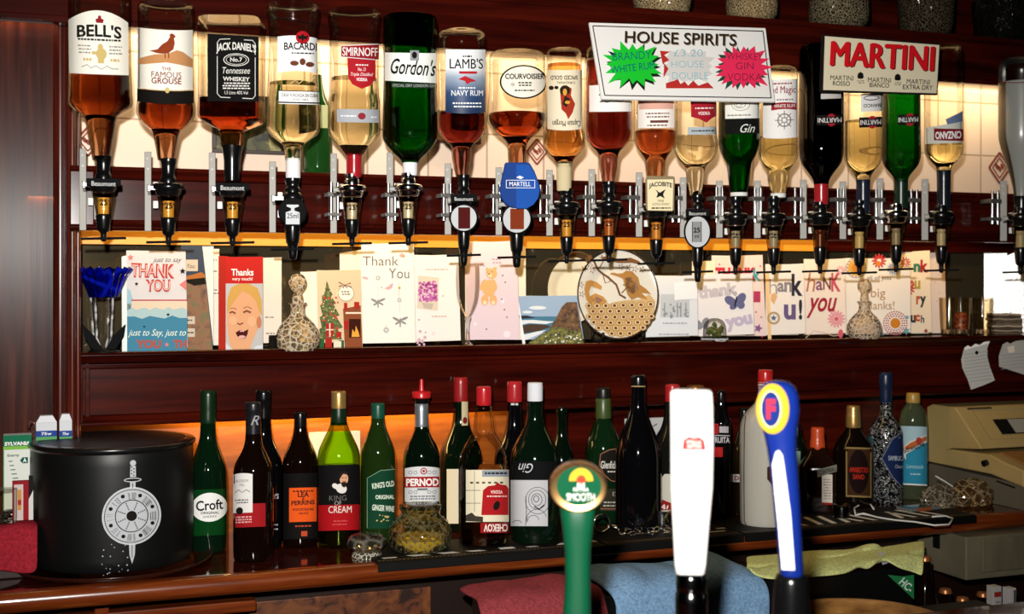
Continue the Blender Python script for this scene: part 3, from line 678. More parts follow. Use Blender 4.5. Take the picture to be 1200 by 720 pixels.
lb = T.art('label', [rect(748, 117, 790, 150, 12, 1)], paper('f2ece6')); T.art('pink_print', [rect(749, 117, 789, 128, 10)], ink('d8a898'), lb, .001)
T.art('lettering', [*smalltext(770, 133, 28, 2, 4), rect(762, 141, 783, 144, 4), *smalltext(770, 147, 24, 1)], ink('6a3a34'), lb, .001)
T = optic(769, 240, 'optic with cream whisky plaque and orange measure under the amber scotch', w=.86, liq='c88a3c', neck=212)
b = MB(); m_ = T.m; pts = [(758, 209), (760, 208), (789, 209), (790.5, 211), (789.5, 248), (787, 249.5), (760, 248.5), (757, 246), (756.5, 212)]
b.prism([((x - 769) * m_, T.z(y)) for x, y in pts[::-1]], -.044, -.034, 'y'); pq = b.build('whisky_plaque', paper('8a7a5a'), T.root, bevel=.002)
T.art('plaque_face', [poly([(758.5, 210.5), (788.8, 210.5), (788, 247), (759, 246.5)])], paper('e6d8b0'), pq, .0004, flat=.044)
T.art('lettering', [text('JACOBITE', 774, 218.5, 27, 7, .03, arc=2), text('FINE', 774.5, 235.5, 7, 2.6), text('SCOTCH WHISKY', 774.5, 239.5, 20, 2.6), *smalltext(774, 244, 24, 1), poly([(768, 222), (773, 226), (780, 222), (777, 228), (779, 233), (774, 230), (769, 232), (771, 227)])], gk, pq, .001, flat=.044)
T = hung(815, 'clear vodka bottle with red shield under the middle of the house spirits sign', [(74, 20), (78, 24), (86, 24.5), (160, 24), (165, 26.2), (176, 26), (186, 22), (193, 14), (197, 11.5), (210, 11), (222, 8), (230, 6.5)], 160, L_clear)
lb = T.art('label', [poly([(809, 100), (840, 100), (840, 136), (834, 139), (828, 144), (818, 139), (810, 137)])], ink('a01c2c'))
T.art('lettering', [text('VODKA', 825, 133, 14, 4, .03), *smalltext(825, 127, 22, 1)], paper('f0e0e0'), lb, .001)
l2 = T.art('silver_strip', [rect(806, 149, 840, 158, 10)], paper('aab4ba')); T.art('strip_print', [*smalltext(823, 153.5, 28, 1)], gk, l2, .001)
T = optic(817.5, 246, 'oval silver-faced optic marked 25 under the smaller red-shield vodka', kind=(16, 20), word='Beaumont', w=.72, drop=10, neck=229)
d = T.disc; T.art('silver_face', [ell(817.5, d[1], 14, 18)], disc_silver, d[0], .0005, flat=.0262)
T.art('measure_window', [rect(811, d[1] - 12, 822, d[1] + 12, 2)], mat('grey_window', '8a8c8c', .7, 0, .1), d[0], .001, flat=.0262)
T.art('lettering', [text('25', 816.5, d[1] - 2, 8, 6, .03), text('ml', 816.5, d[1] + 5, 5, 4, .02), rect(811, d[1] - 12, 811.8, d[1] + 12, 1), rect(821.4, d[1] - 12, 822.2, d[1] + 12, 1)], gk, d[0], .0014, flat=.0262)
T = hung(866, 'green gin bottle with white and black label under the right of the house spirits sign', [(76, 19), (80, 23), (90, 23.8), (155, 23.8), (168, 23.8), (173, 23), (182, 20), (190, 15), (195, 14), (215, 12), (226, 10), (232, 9.5)], 84, L_green, [(226, 10.2), (227, 10), (230, 10), (231, 9)], gm=glg, capm=paper('e4e4e0'), inset=.95)
lb = T.art('label', [rect(850, 100, 889.5, 139, 12)], paper('eceee8')); T.art('black_band', [rect(850, 139, 889.5, 157, 12)], ink('0e100e'), lb, .0006)
T.art('lettering', [text('Gin', 876, 150.5, 17, 10, .0, .4)], paper('e0e4dc'), lb, .001); T.art('spiral_print', [ring(868, 122, 11, 8, .7), ring(867, 122, 7, 5, .7), ring(866, 123, 3.4, 2.6, .7), *smalltext(866, 135, 28, 1)], ggrey, lb, .001)
optic(862, 250, 'black optic with pale 2 measure under the green gin beside the rum', neck=232, w=.8, liq='9a9c9c', txt='2')
T = hung(912, 'white rum bottle with ship wheel label, right of the house spirits sign', [(78, 14), (80, 20), (85, 22.5), (100, 22.8), (176, 23), (184, 23), (192, 19), (198, 14), (202, 12.5), (212, 12.5), (222, 9.5), (230, 8)], 160, L_gold, [(227, 9), (228, 8.8), (231, 8.8), (232, 8)], capm=paper('e4e4e0'))
lb = T.art('label', [rect(894.5, 93, 934.5, 161, 12, 2, bot=lambda u: 1.5 * (1 - u * u))], paper('f2efec'))
T.art('lettering', [text('Island Magic', 913, 106.5, 38, 11, .01), *smalltext(915, 98, 26, 1)], ink('8e1f30'), lb, .001)
bn = T.art('red_banner', [rect(904, 120, 933, 128, 8, 1, top=lambda u: 1.5 * u * u, bot=lambda u: 1.5 * u * u)], ink('98202c'), lb, .001)
T.art('wheel_print', [ring(919, 141, 8, 8, 1.4), ring(919, 141, 3.4, 3.4, 1), *[line([(919 + 3 * math.cos(a), 141 + 3 * math.sin(a)), (919 + 11 * math.cos(a), 141 + 11 * math.sin(a))], .9) for a in [k * PI / 4 for k in range(8)]], *smalltext(919, 117, 20, 1)], ink('7c7470'), lb, .001)
T.art('lettering', [text('WHITE RUM', 919, 124.3, 24, 4, .005)], white, lb, .002)
optic(906.5, 250, 'black optic with pale 2 measure under the white rum', neck=231, w=.8, liq='9a9c9c', txt='2')
# 15-18 vermouths
def marque(T, cx, y, w_=28, lm=None):
    lb = T.art('label', [rect(cx - w_ / 2, y - 6, cx + w_ / 2, y + 6, 8)], ink('141012')); T.art('red_dot', [ell(cx + 2, y, 5.5, 7.5)], ink('a0202a'), lb, .001)
    T.art('name_bar', [rect(cx - w_ / 2, y - 4, cx + w_ / 2, y + 4, 8)], ink('1a1416'), lb, .0014); T.art('lettering', [text('MARTINI', cx, y, w_ * .9, 5.5, .008, flip=True)], paper('e8e4e0'), lb, .002)
    return lb
T = hung(962.5, 'near-black vermouth bottle with red neck capsule under the red-lettered sign', [(52, 20), (56, 25), (70, 26), (150, 26), (180, 26), (192, 23), (202, 15), (210, 9.5), (216, 8.5)], 80, L_black, [(213, 9), (215, 8.4), (238, 8), (240, 7.5)], gm=gld, capm=plastic('a01c24'))
marque(T, 972, 141, 30); T.art('upper_label', [rect(962, 108, 985, 116, 8)], paper('c8c4c0'))
optic(961, 249, 'black wide-collared optic with dark red measure under the near-black vermouth', neck=238, w=.82, dark=black, liq='4a1412', txt='')
T = hung(1011.5, 'pale vermouth bottle with white label under the red-lettered sign', [(62, 17), (66, 21.5), (76, 22.3), (170, 22.3), (184, 22.5), (194, 19), (203, 11), (208, 8.5), (214, 8)], 142, L_gold, [(211, 8.6), (213, 8), (234, 8), (250, 7.6)], capm=plastic('1c2030'))
lb = T.art('label', [rect(1009, 110, 1034, 131, 8)], paper('e6e4e2')); T.art('lettering', [text('BIANCO', 1022, 124, 20, 4, .02, flip=True), ring(1021, 115, 9, 3, 1)], gk, lb, .001)
marque(T, 1020, 143.5, 26)
optic(1007, 251, 'black wide-collared optic with cream measure under the pale vermouth', w=.8, liq='c8bc98', txt='', neck=236)
T = hung(1056, 'green vermouth bottle under the right end of the red-lettered sign', [(66, 16), (70, 21), (80, 21.8), (170, 22), (184, 22.5), (194, 20), (202, 13), (208, 8.5), (214, 8)], 188, L_gold, [(211, 8.4), (213, 8), (244, 7.5)], gm=glg, capm=mat('capsule_green', '10281a', .3))
marque(T, 1064, 140.5, 24)
T.art('lettering', [text('MARTINI', 1064, 140.5, 22, 5, .008, flip=True)], paper('d8e0d8'), None, .0024)
optic(1050, 247, 'clear-collared optic with grey measure under the green vermouth', dark=chrome, neck=240, w=.78, liq='8e8e8a', txt='')
T = hung(1106, 'clear vermouth bottle with upside-down red banner, last whole one in the row', [(52, 8), (54, 19), (58, 22), (70, 22.3), (166, 22.3), (176, 22.3), (184, 20), (192, 12), (196, 8.5), (204, 8)], 169, L_gold, [(200, 8.6), (202, 8), (240, 7.6), (246, 7.2)], capm=plastic('161a26'))
lb = T.art('label', [rect(1085, 146, 1127, 168, 10, 1, top=lambda u: -3 * u)], paper('d4d6cc')); T.art('red_banner', [rect(1095, 151, 1127.5, 165, 8, 1, top=lambda u: u, bot=lambda u: u)], ink('7c1420'), lb, .001)
T.art('lettering', [text('CINZANO', 1111, 158.5, 29, 9, .04, flip=True)], paper('f0ecec'), lb, .0018); T.art('blue_print', [poly([(1108, 140), (1127, 131), (1127, 143), (1110, 146)])], paper('6a7c9c'), lb, .0012)
optic(1103, 248, 'black optic with white measure under the last whole vermouth bottle', w=.78, liq='b8b8b0', neck=242, txt='')
T = hung(1197, 'large frosted white bottle cut off by the right edge', [(68, 18), (72, 24), (80, 26), (150, 26), (166, 25), (182, 20), (204, 13), (222, 9), (232, 8)], 97, None, [(230, 9), (232, 8.4), (246, 8)], gm=glass('pale_frost', 'e8e8e4', '9a968c', 1, .2))
T.lathe('white_coating', [(97, 25.4), (98, 25.5), (150, 25.6), (166, 24.6), (182, 19.6), (204, 12.6), (222, 8.7), (231, 7.7)], mat('white_coat', 'c4c6c4', .35), k=1)
T.art('label_line', [rect(1173, 93, 1216, 94, 12, 1, top=lambda u: 3 - 3 * u * u, bot=lambda u: 3 - 3 * u * u)], ink('7a2a2c'), None, .001)
optic(1196, 250, 'black optic under the frosted white bottle at the right edge', w=.8, liq='b0b0aa', neck=244, txt='')
# tall chrome posts of the optic rail
for i, px in enumerate((392, 459, 524, 582, 637, 690, 742, 792, 843, 888, 935, 985, 1030, 1071, 1166)):
    p = P(px, 258 + (px - 392) * .006, 2.30); q = P(px, 214 + (px - 392) * .012, 2.30)
    h = q.z - p.z
    r = empty('rail_post', p); lab = ['between the red-shield vodka and the gin', ''][0]
    names = ['left of the green script gin', 'left of the navy rum', 'left of the blue plaque', 'left of the spiced rum', 'left of the dark red brandy', 'left of the amber scotch', 'left of the small vodka', 'left of the second green gin', 'left of the white rum', 'left of the near-black vermouth', 'left of the pale vermouth', 'left of the green vermouth', 'left of the last vermouth', 'right of the last vermouth', 'left of the frosted bottle']
    names[0] = 'left of the chrome-collared vodka optic'; names[1] = 'left of the green script gin optic'
    tag(r, 'chrome twin-bar post on the optic rail ' + names[i], 'rail post', 'chrome posts along the optic rail')
    m_ = mpp(px, 2.3)
    for s_ in (-4, 4): MB().tube([(s_ * m_, 0, 0), (s_ * m_, 0, h)], .0034, 12).build('bar', chrome, r, True, sharp=40)
    for a_, c_ in ((.62, .74), (.1, .2)): MB().box((-8 * m_, -.004, h * a_), (8 * m_, .03, h * c_)).build('clip', steel, r, bevel=.001)
# ------------------------------------------------------------ cards and ornaments on the back shelf
GC = 'greeting cards along the back shelf'
def card(label, pts, colr, Y=2.45, yaw=-.22, leaf=.5, group=GC, back='f0e8dc', spine='l', name='greeting_card', lean=.02):
    cx = sum(p[0] for p in pts) / len(pts)
    k = Sheet(name, cx, 405, Y, yaw, label, 'card', group, lean=lean, base=SHELF + .0005)
    k.front = k.slab('front_panel', pts, .0009, colr if not isinstance(colr, str) else paper(colr), ground=False)
    zs = [k.loc(*p) for p in pts]; zmin = min(p[2] for p in zs)
    k.root.location.z -= zmin * math.cos(lean); k.mw = Matrix.Translation(k.root.location) @ k.mw.to_3x3().to_4x4(); k.inv = k.mw.inverted(); k.o = Vector(k.root.location)
    xa = min(p[0] for p in zs); xb = max(p[0] for p in zs); zt = max(p[2] for p in zs) - zmin; w_ = (xb - xa) * .96
    for o in list(k.root.children):
        for v in o.data.vertices: v.co.z -= zmin
    if leaf:
        c, s_ = w_ * math.cos(leaf), w_ * math.sin(leaf); b = MB()
        if spine == 'l': q = [(xa, .001), (xa + c, s_ + .001), (xa + c, s_ + .0019), (xa, .0019)]
        else: q = [(xb, .001), (xb, .0019), (xb - c, s_ + .0019), (xb - c, s_ + .001)]
        b.prism(q, 0, zt * .992).build('back_panel', paper(back), k.root)
    return k
def scatter(x0, y0, x1, y1, n, r0, r1, seed=1):
    rnd = random.Random(seed); return [ell(rnd.uniform(x0, x1), rnd.uniform(y0, y1), rr := rnd.uniform(r0, r1), rr, 7) for _ in range(n)]
def flower(x, y, r, n=10): return [ell(x + r * .62 * math.cos(2 * PI * k / n), y + r * .62 * math.sin(2 * PI * k / n), r * .36, r * .13, 6, 2 * PI * k / n) for k in range(n)]

k = card('blue and white card reading THANK YOU in red, beside the blue glass candle holder', [(148, 299), (217.5, 300), (220, 413), (149, 413)], 'd4cecc', 2.44, -.1, .35)
F_ = k.front
a = k.art('blue_print', [rect(149, 364, 219.5, 412.5, 4)], ink('43809a'), F_); k.art('pale_blue_print', [rect(149, 356, 219.3, 372, 8, bot=lambda u: 2 * math.sin(u * 9))], ink('a9c2c2'), a, .0009)
k.art('cream_print', [rect(154, 353.5, 219.2, 362, 12, bot=lambda u: 2 * math.sin(u * 14))], ink('ddc9ae'), a, .0012)
k.art('faded_blue_edge', [poly([(149, 338), (153, 341), (156, 352), (153, 362), (149, 364)])], ink('9cc0cc'), F_, .0009)
k.art('lettering', [text('THANK', 179, 317.5, 51, 17, .05, rot=.03), text('YOU', 185, 335, 29, 15, .05), rect(154, 351.3, 219, 352.8, 3)], ink('b4433e'), F_, .0014)
k.art('lettering_inlay', [text('THANK', 179, 317.5, 50, 13, -.01, rot=.03), text('YOU', 185, 335, 28, 11, -.01)], ink('e8b8ae'), F_, .0018)
k.art('lettering', [text('just to say', 196, 305.5, 34, 7, 0, .4)], ink('303038'), F_, .0012)
k.art('lettering', [text('just to Say, just to', 184, 391, 68, 10, 0, .4)], paper('e6ecd8'), F_, .0016)
k.art('lettering', [text('YOU', 174, 403.5, 30, 10, .06), text('TH', 211, 403.5, 16, 10, .06)], ink('a8564e'), F_, .0016)
k.art('printed_stars', [star(160, 333, 2.6, 1.2, 5), star(214, 318, 4, 1.8, 5), star(197, 369, 2.4, 1.1, 5), star(169, 383, 1.6, .8, 5)], gk, F_, .0016)
k.art('pink_stars', [star(153, 302, 4, 2, 5), poly([(210, 334), (218, 328), (218.4, 341), (214, 337)]), star(195.5, 404, 3, 1.4, 5)], ink('d87a74'), F_, .0018)
k.art('inner_edge', [poly([(142.5, 301), (148, 299.4), (149, 412.6), (143, 414)])], paper('e4ece8'), k.root, -.0012)
k = card('landscape photograph card of an autumn hillside under a dark sky', [(212, 295), (237, 295.5), (250, 413), (214, 413)], '3c4654', 2.455, -.2, .3, spine='r')
F_ = k.front
k.art('printed_field', [poly([(213, 325), (222, 326), (232, 322), (240.5, 322), (249.5, 412.5), (215, 412.5)])], noise_mat('autumn_field', [(.3, '4a2c16'), (.5, '84552a'), (.66, '5a5a2c'), (.8, 'a06a30')], (1, 1, 1), 45, 6, .6), F_)
k.art('printed_hill', [poly([(217, 324), (226, 322), (236, 319), (240, 322), (240.7, 326), (217, 328)])], ink('b06a34'), F_, .001); k.art('printed_trees', [poly([(218, 328), (240, 325.5), (241.5, 333), (228, 335), (218, 331)])], ink('1f1a14'), F_, .0012)
k.art('caption_tag', [rect(217, 304.5, 232, 318, 2), rect(217.5, 371, 228.5, 380, 2), rect(217.5, 385, 228.5, 395, 2)], paper('c8b8a4'), F_, .0012); k.art('lettering', [text('You', 224, 312, 9, 5, 0, .3), *smalltext(223, 375.5, 8, 1), *smalltext(223, 390, 8, 1)], ink('50483e'), F_, .0016)
k = card('plain cream inside of a card with faint print, left of the red baby card', [(237, 299), (257, 299), (257, 412), (243, 412)], 'e6ddce', 2.475, -.2, .4)
k.art('fine_print', [*smalltext(247, 305, 14, 1), *smalltext(250, 318, 11, 1), *smalltext(252, 340, 8, 2)], ggrey, k.front)
k = card('red card reading Thanks very much with a laughing blond baby photograph', [(264.5, 308.5), (308, 308), (308, 412), (264.5, 412.5)], 'b8241e', 2.445, -.12, .35, back='a81e18')
F_ = k.front
bb = k.art('baby_photo', [rect(264.5, 332.5, 308, 412, 3)], ink('b8b6b4'), F_)
k.art('red_spine', [poly([(256, 300), (268, 300.5), (264.5, 412.5), (256, 413)])], paper('a8281a'), k.root, -.0012)
face = [(268, 352), (272, 338), (280, 332.8), (292, 332.8), (301, 339), (305, 352), (306, 366), (303, 384), (297, 397), (293, 410), (272, 412), (268, 398), (266, 380), (266, 362)]
k.art('printed_face', [poly(face)], ink('d9a077'), bb, .001)
k.art('printed_hair', [poly([(266, 368), (266.5, 350), (271, 337), (280, 332.7), (292, 332.7), (302, 338), (306.5, 352), (307, 370), (303, 364), (300, 353), (293, 345), (284, 341), (277, 350), (271, 358)])], ink('c89a50'), bb, .0014)
k.art('printed_cheek', [ell(273, 376, 4.5, 5), ell(295, 377, 5, 6)], ink('deaa82'), bb, .0014)
k.art('printed_ear', [ell(303.5, 378, 3, 7)], ink('bc7850'), bb, .0013)
k.art('printed_features', [line([(269, 367), (272, 365.5), (276, 367.5)], 2), line([(285, 366.5), (289, 364.5), (294, 366.5)], 2.2), line([(278, 379), (281, 380.5), (285, 378.5)], 1.6), line([(270, 362), (274, 361), (277, 363)], .8), line([(285, 361.5), (290, 359.5), (295, 362)], .8)], ink('7a4630'), bb, .0018)
k.art('printed_mouth', [poly([(276, 390), (281, 387), (287, 388), (291, 386), (290, 392), (287, 397), (282, 397), (278, 394)])], ink('4a1412'), bb, .0018); k.art('printed_tongue', [ell(283.5, 395, 4, 1.8), rect(281, 387.6, 286, 389, 2)], ink('d8a49c'), bb, .0022)
k.art('printed_collar', [poly([(264.6, 412), (264.6, 402), (270, 408), (278, 412)]), poly([(308, 412), (308, 404), (300, 406), (294, 412)])], ink('cfd0d4'), bb, .0016)
k.art('lettering', [text('Thanks', 284, 319.3, 26, 8, .02), text('very much!', 284, 327.5, 24, 5, .01)], white, F_, .001)
k = card('blank cream card between the red baby card and the cut-glass decanter', [(308, 312), (330, 311.5), (330, 412), (309, 412)], 'e2d6c4', 2.475, -.2, .4)
k.art('fine_print', [*smalltext(316, 372, 12, 1), *smalltext(316, 391, 12, 1)], ggrey, k.front)
k = card('pale card standing behind the cut-glass decanter by the tree card', [(352, 329), (374, 328), (374, 411), (353, 411)], 'efe2cc', 2.485, -.2, .3)
k = card('christmas card showing a decorated tree, presents and a fireplace', [(371, 326), (422.5, 325), (425, 409), (373, 411)], 'd9c19c', 2.455, -.22, .4)
F_ = k.front
k.art('printed_mantel', [poly([(402, 362), (422.6, 358), (424.8, 408.5), (404, 409)])], ink('8a4a2c'), F_)
k.art('printed_fire', [rect(409, 374, 422.5, 396, 3)], ink('3a140a'), F_, .001); k.art('printed_flames', [poly([(412, 395), (413, 386), (416, 390), (417, 382), (420, 389), (421.5, 395)])], ink('e8a040'), F_, .0014)
k.art('printed_tree', [poly([(383, 329), (386, 338), (390, 346), (388, 347), (394, 356), (391, 357), (398, 370), (394, 371), (402, 384), (396, 386), (401, 398), (376, 398), (374, 386), (377, 384), (374.5, 372), (378, 370), (375, 358), (378, 356), (377, 347), (380, 345)])], noise_mat('printed_fir', [(.35, '2a3a14'), (.55, '57622a'), (.7, '8a8a44')], nscale=160, rough=.7), F_, .001)
k.art('printed_baubles', scatter(377, 345, 396, 394, 26, .8, 1.5, 4), ink('c43a2c'), F_, .0014); k.art('printed_lights', scatter(377, 340, 397, 396, 30, .5, .9, 9), ink('f0dc9a'), F_, .0017)
k.art('printed_presents', [rect(382, 379, 391, 395, 2), rect(381, 396, 389, 408, 2), rect(403, 376, 408.5, 386, 2), rect(403, 355, 407, 364, 2), rect(415, 354, 421, 362, 2), rect(394, 389, 400, 396, 2)], ink('a8281f'), F_, .0017)
k.art('printed_presents', [rect(374, 397, 380, 409, 2), rect(397, 399, 403, 408, 2)], ink('2c5a34'), F_, .0017); k.art('printed_ribbon', [rect(385.8, 379, 387.2, 395, 1), rect(382, 386, 391, 387.2, 1), rect(391, 400, 400, 408, 2), rect(405, 366, 424, 368, 2)], ink('e8d8c0'), F_, .002)
k.art('printed_tag', [ell(405.5, 344, 9.6, 9.4)], ink('efe6d4'), F_, .001); k.art('tag_rim', [ring(405.5, 344, 9.6, 9.4, .8)], ink('a89470'), F_, .0014); k.art('tag_bow', [line([(397, 336), (403, 334), (397, 331)], 1.2), line([(411, 332), (404, 334), (412, 337)], 1.2), line([(402, 338), (404, 334), (407, 338)], 1)], ink('6a1c14'), F_, .0016)
k.art('lettering', [*smalltext(405, 342, 10, 2, 3)], ink('8a7a60'), F_, .0014)
k = card('tall cream card with grey Thank You and dangling dragonflies', [(423.5, 292.5), (485, 291), (487, 408), (425, 409)], 'f0e9dd', 2.447, -.2, .3)
F_ = k.front
k.art('open_leaf', [poly([(398, 297), (424, 292.8), (425, 409), (399, 409)])], paper('f2e4c8'), k.root, -.0014)
k.art('lettering', [text('Thank', 446, 306, 42, 11, -.004), text('You', 467.5, 320.5, 24, 12, -.004)], ink('6e665e'), F_)
k.art('printed_threads', [line([(443, 312), (443, 326)], .4), line([(467, 330), (468.5, 366)], .4), line([(443, 330), (443, 350)], .4), line([(452, 380), (452.5, 387)], .4)], ink('a8a098'), F_)
for x, y, r in ((443, 354, 7), (469, 376, 7.5)):
    k.art('printed_dragonfly', [ell(x - r * .6, y - r * .2, r * .7, r * .2, 8, .5), ell(x + r * .6, y - r * .3, r * .7, r * .2, 8, -.4), ell(x - r * .4, y + r * .35, r * .5, r * .16, 8, -.5), ell(x + r * .5, y + r * .3, r * .5, r * .16, 8, .5), ell(x, y + r * .3, r * .12, r * .8, 8)], ink('8c8a86'), F_)
k.art('printed_blossoms', [s_ for x, y, r in ((443, 326, 3.4), (468, 352, 3.2), (452.5, 387, 4), (447, 337, 1.6)) for s_ in flower(x, y, r, 8)], ink('84868a'), F_)
k.art('printed_birds', [poly([(450, 338), (455, 336), (459, 332), (461, 333), (459, 338), (455, 340)]), ell(471, 299.5, 3, 2.2), ell(428, 326, 4, 1.4, 8, .3)], ink('d4a4a8'), F_); k.art('gilt_dot', [ell(468, 337.5, 1.5, 1.5), ell(473, 300.5, 1.5, 1.5)], ink('c49a3c'), F_, .001)
k = card('cream card with a framed picture of pink flowers', [(485, 308), (537, 306), (540, 407), (487.5, 408.5)], 'f2e6dc', 2.452, -.22, .35)
F_ = k.front
fr_ = k.art('printed_frame', [poly([(490, 323), (514.5, 325.5), (513, 364.5), (488.5, 361.5)])], ink('dccbb4'), F_); k.art('printed_pot', [poly([(494, 355), (508, 356), (506, 362.5), (497, 361.5)])], ink('c0b0a0'), F_, .001)
k.art('printed_petals', scatter(492, 331, 511, 352, 46, 1.6, 2.8, 5), ink('c26aa2'), F_, .0012); k.art('printed_petals', scatter(492, 331, 511, 352, 26, 1.0, 1.8, 8), ink('94407c'), F_, .0016); k.art('printed_petals', scatter(493, 331, 511, 352, 22, .8, 1.3, 12), ink('eab8d6'), F_, .0019)
k.art('fine_print', [*smalltext(512, 316, 26, 1), *smalltext(514, 371, 18, 1)], ink('c8a8a0'), F_); k.art('printed_sprig', [*flower(508, 391, 2.4, 6), ell(491, 375, 1.4, 1.2), ell(519, 347, 1, 1.2), *scatter(489, 388, 500, 405, 14, 1, 2, 3)], ink('d0a8b4'), F_)
k = card('lilac card with a small golden teddy bear, behind the champagne flute', [(545, 293.5), (605.5, 291), (609, 407), (548, 407)], 'e2ccd2', 2.462, -.2, .3)
F_ = k.front
k.art('printed_bear', [ell(576, 321, 6.5, 6.2), ell(571, 316, 2.2, 2.2), ell(580, 315, 2.2, 2.2), ell(573, 338, 8, 10), ell(566, 334, 3, 7, 10, .4), ell(579, 334, 3, 7, 10, -.3), ell(568, 352, 4.4, 6.2), ell(578, 352, 4.4, 6.2)], ink('dfae74'), F_)
k.art('printed_bear_pads', [ell(568, 355, 2.2, 2.6), ell(578, 355, 2.2, 2.6), ell(574, 323, 2.6, 2.2)], ink('f0d4ac'), F_, .001); k.art('printed_bear_face', [ell(573, 321.5, 1, .8), ell(570.6, 319, .6, .6), ell(576.5, 318.5, .6, .6)], ink('5a3a20'), F_, .0014)
k.art('printed_specks', [ell(x, y, .9, .9, 6) for x, y in ((552, 297), (589, 323), (591, 363), (594, 372), (570, 386), (592, 331), (588, 351))], ink('4a4650'), F_); k.art('fine_print', [*smalltext(582, 304, 12, 2, 4), line([(562, 312), (565, 309), (568, 313)], .8)], ink('b09ca4'), F_)
k.art('printed_blooms', [ell(557, 380, 2, 2), ell(594, 392, 4, 4), ell(589, 353, 2, 3)], ink('efe0e6'), F_)
k = card('narrow blank cream card edge, right of the lilac teddy card', [(603, 294.5), (616, 294), (616.5, 404), (605, 404)], 'f0e4cc', 2.49, -.15, .2)
# folded coast photograph
k = card('landscape card photograph of a rocky coast with surf, below the pale plate', [(607, 355), (676, 354), (684, 405), (615, 406)], '9ab0c8', 2.45, -.25, .3)
F_ = k.front
k.art('printed_sea', [poly([(608.5, 371), (676, 371), (680, 386), (612, 392)])], ink('4a7a94'), F_); k.art('printed_headland', [poly([(608, 370), (618, 370), (628, 372.5), (609, 374)])], ink('2a3038'), F_, .001)
k.art('printed_surf', [poly([(609.5, 375.5), (624, 375), (640, 376.5), (650, 377), (640, 380), (620, 379), (610, 381)]), poly([(612, 393), (628, 389), (640, 387), (632, 392), (618, 398), (613, 399)]), ell(630, 361, 10, 2.2), ell(618, 366, 6, 1.6)], ink('dfe4e6'), F_, .0013)
k.art('printed_rocks', [poly([(610.5, 382), (622, 380), (640, 381), (646, 383), (632, 388), (613, 391)])], ink('4c3c30'), F_, .0016); k.art('printed_cliff', [poly([(652, 372), (658, 360), (664, 354.3), (676, 354.2), (682, 392), (640, 392), (646, 382)])], noise_mat('printed_cliff_rock', [(.35, '3c2412'), (.6, '74502c'), (.75, '8c6c40')], nscale=120, rough=.7), F_, .0017)
k.art('printed_shore', [poly([(614.5, 405.5), (622, 400), (634, 392), (650, 383), (664, 386), (682, 389), (684, 405)])], noise_mat('printed_scrub', [(.35, '2a3010'), (.55, '6a6a28'), (.7, '9a8a48')], nscale=140, rough=.7), F_, .0019); k.art('printed_flowers', scatter(638, 392, 681, 404, 34, .6, 1, 3), ink('e8e4d4'), F_, .0023)
k.art('white_border', [poly([(607, 355), (608, 355), (616, 406), (612.5, 406)])], white, F_, .0026)
# plates
def plate(name, label, cx, cy, rx, Y, m, lean, stretch=1.0, yaw=-.25, rim=None):
    m_ = mpp(cx, Y); r = rx * m_; p = P(cx, cy, Y)
    root = empty(name, p, 0); root.rotation_euler = (-lean, 0, yaw); tag(root, label, 'plate')
    b = MB(); nn = 56
    prof = [(.0, .0), (.55, .0), (.62, -.001), (.70, -.006), (.97, -.016), (1.0, -.0165), (1.0, -.0185)]
    pb = [(1.0, -.0185), (.97, -.0140), (.70, -.0035), (.62, .004), (.5, .006), (0, .006)]
    pr = [(a, -.0 + q) for a, q in prof]
    vs = []; fs = []
    for a, q in [(max(a, .001), q - .004) for a, q in prof[::-1]] + [(max(a, .001), q + .0005) for a, q in []]:
        vs += [(r * a * math.sin(2 * PI * k / nn), q, r * stretch * a * math.cos(2 * PI * k / nn)) for k in range(nn)]
    nr = len(prof); vs2 = []
    for a, q in [(max(a, .001), q) for a, q in pb[::-1]]: vs2 += [(r * a * math.sin(2 * PI * k / nn), q, r * stretch * a * math.cos(2 * PI * k / nn)) for k in range(nn)]
    al = vs2[:0]
    for i in range(nr - 1): fs += [(i * nn + k, i * nn + (k + 1) % nn, (i + 1) * nn + (k + 1) % nn, (i + 1) * nn + k) for k in range(nn)]
    n0 = len(vs); vs += vs2
    for i in range(len(pb) - 1): fs += [(n0 + i * nn + k, n0 + i * nn + (k + 1) % nn, n0 + (i + 1) * nn + (k + 1) % nn, n0 + (i + 1) * nn + k) for k in range(nn)]
    fs += [(k, (k + 1) % nn, n0 + (len(pb) - 1) * nn + (k + 1) % nn, n0 + (len(pb) - 1) * nn + k) for k in range(nn)]
    b.add(vs, fs).build('plate_body', m, root, True, sharp=40)
    root['r'] = 0.0; del root['r']
    return root, r, m_
cream_glaze = mat('cream_glaze', 'd9d2bc', .2, coat=.5)
root, r, m_ = plate('dinner_plate', 'plain pale plate leaning behind the peacock plate', 670, 341, 30, 2.50, cream_glaze, .1, 1.28)
root, r, m_ = plate('peacock_plate', 'decorated plate with two peacocks and dark rim on a black stand', 722, 346, 48, 2.445, mat('white_glaze', 'dcd8cc', .18, coat=.4), .12, 1.1)
def pa(name, shapes, m, off=0, parent=None):
    b = MB()
    for vs, fs in shapes: b.add([((x - 722) * m_, -.0052 - off, (346 - y) * m_) for x, y in vs], fs)
    return b.build(name, m, parent or root)
b = MB()
vs, fs = ring(0, 0, 1.005, 1.005, .035, 56); b.add([(x * r, -.0212, -y * r * 1.1) for x, y in vs], fs); b.build('dark_rim', mat('rim_glaze', '2a1a12', .2), root)
def on_plate(x, y):                                              # height of the glaze at a photo point
    q = math.hypot((x - 722) / 48, (y - 346) / 52.8)
    pts_ = [(0, 0), (.55, 0), (.62, .001), (.70, .006), (.97, .016), (1.1, .0165)]
    for (a, c), (d_, e) in zip(pts_, pts_[1:]):
        if a <= q <= d_: return .0042 + c + (e - c) * (q - a) / (d_ - a)
    return .02
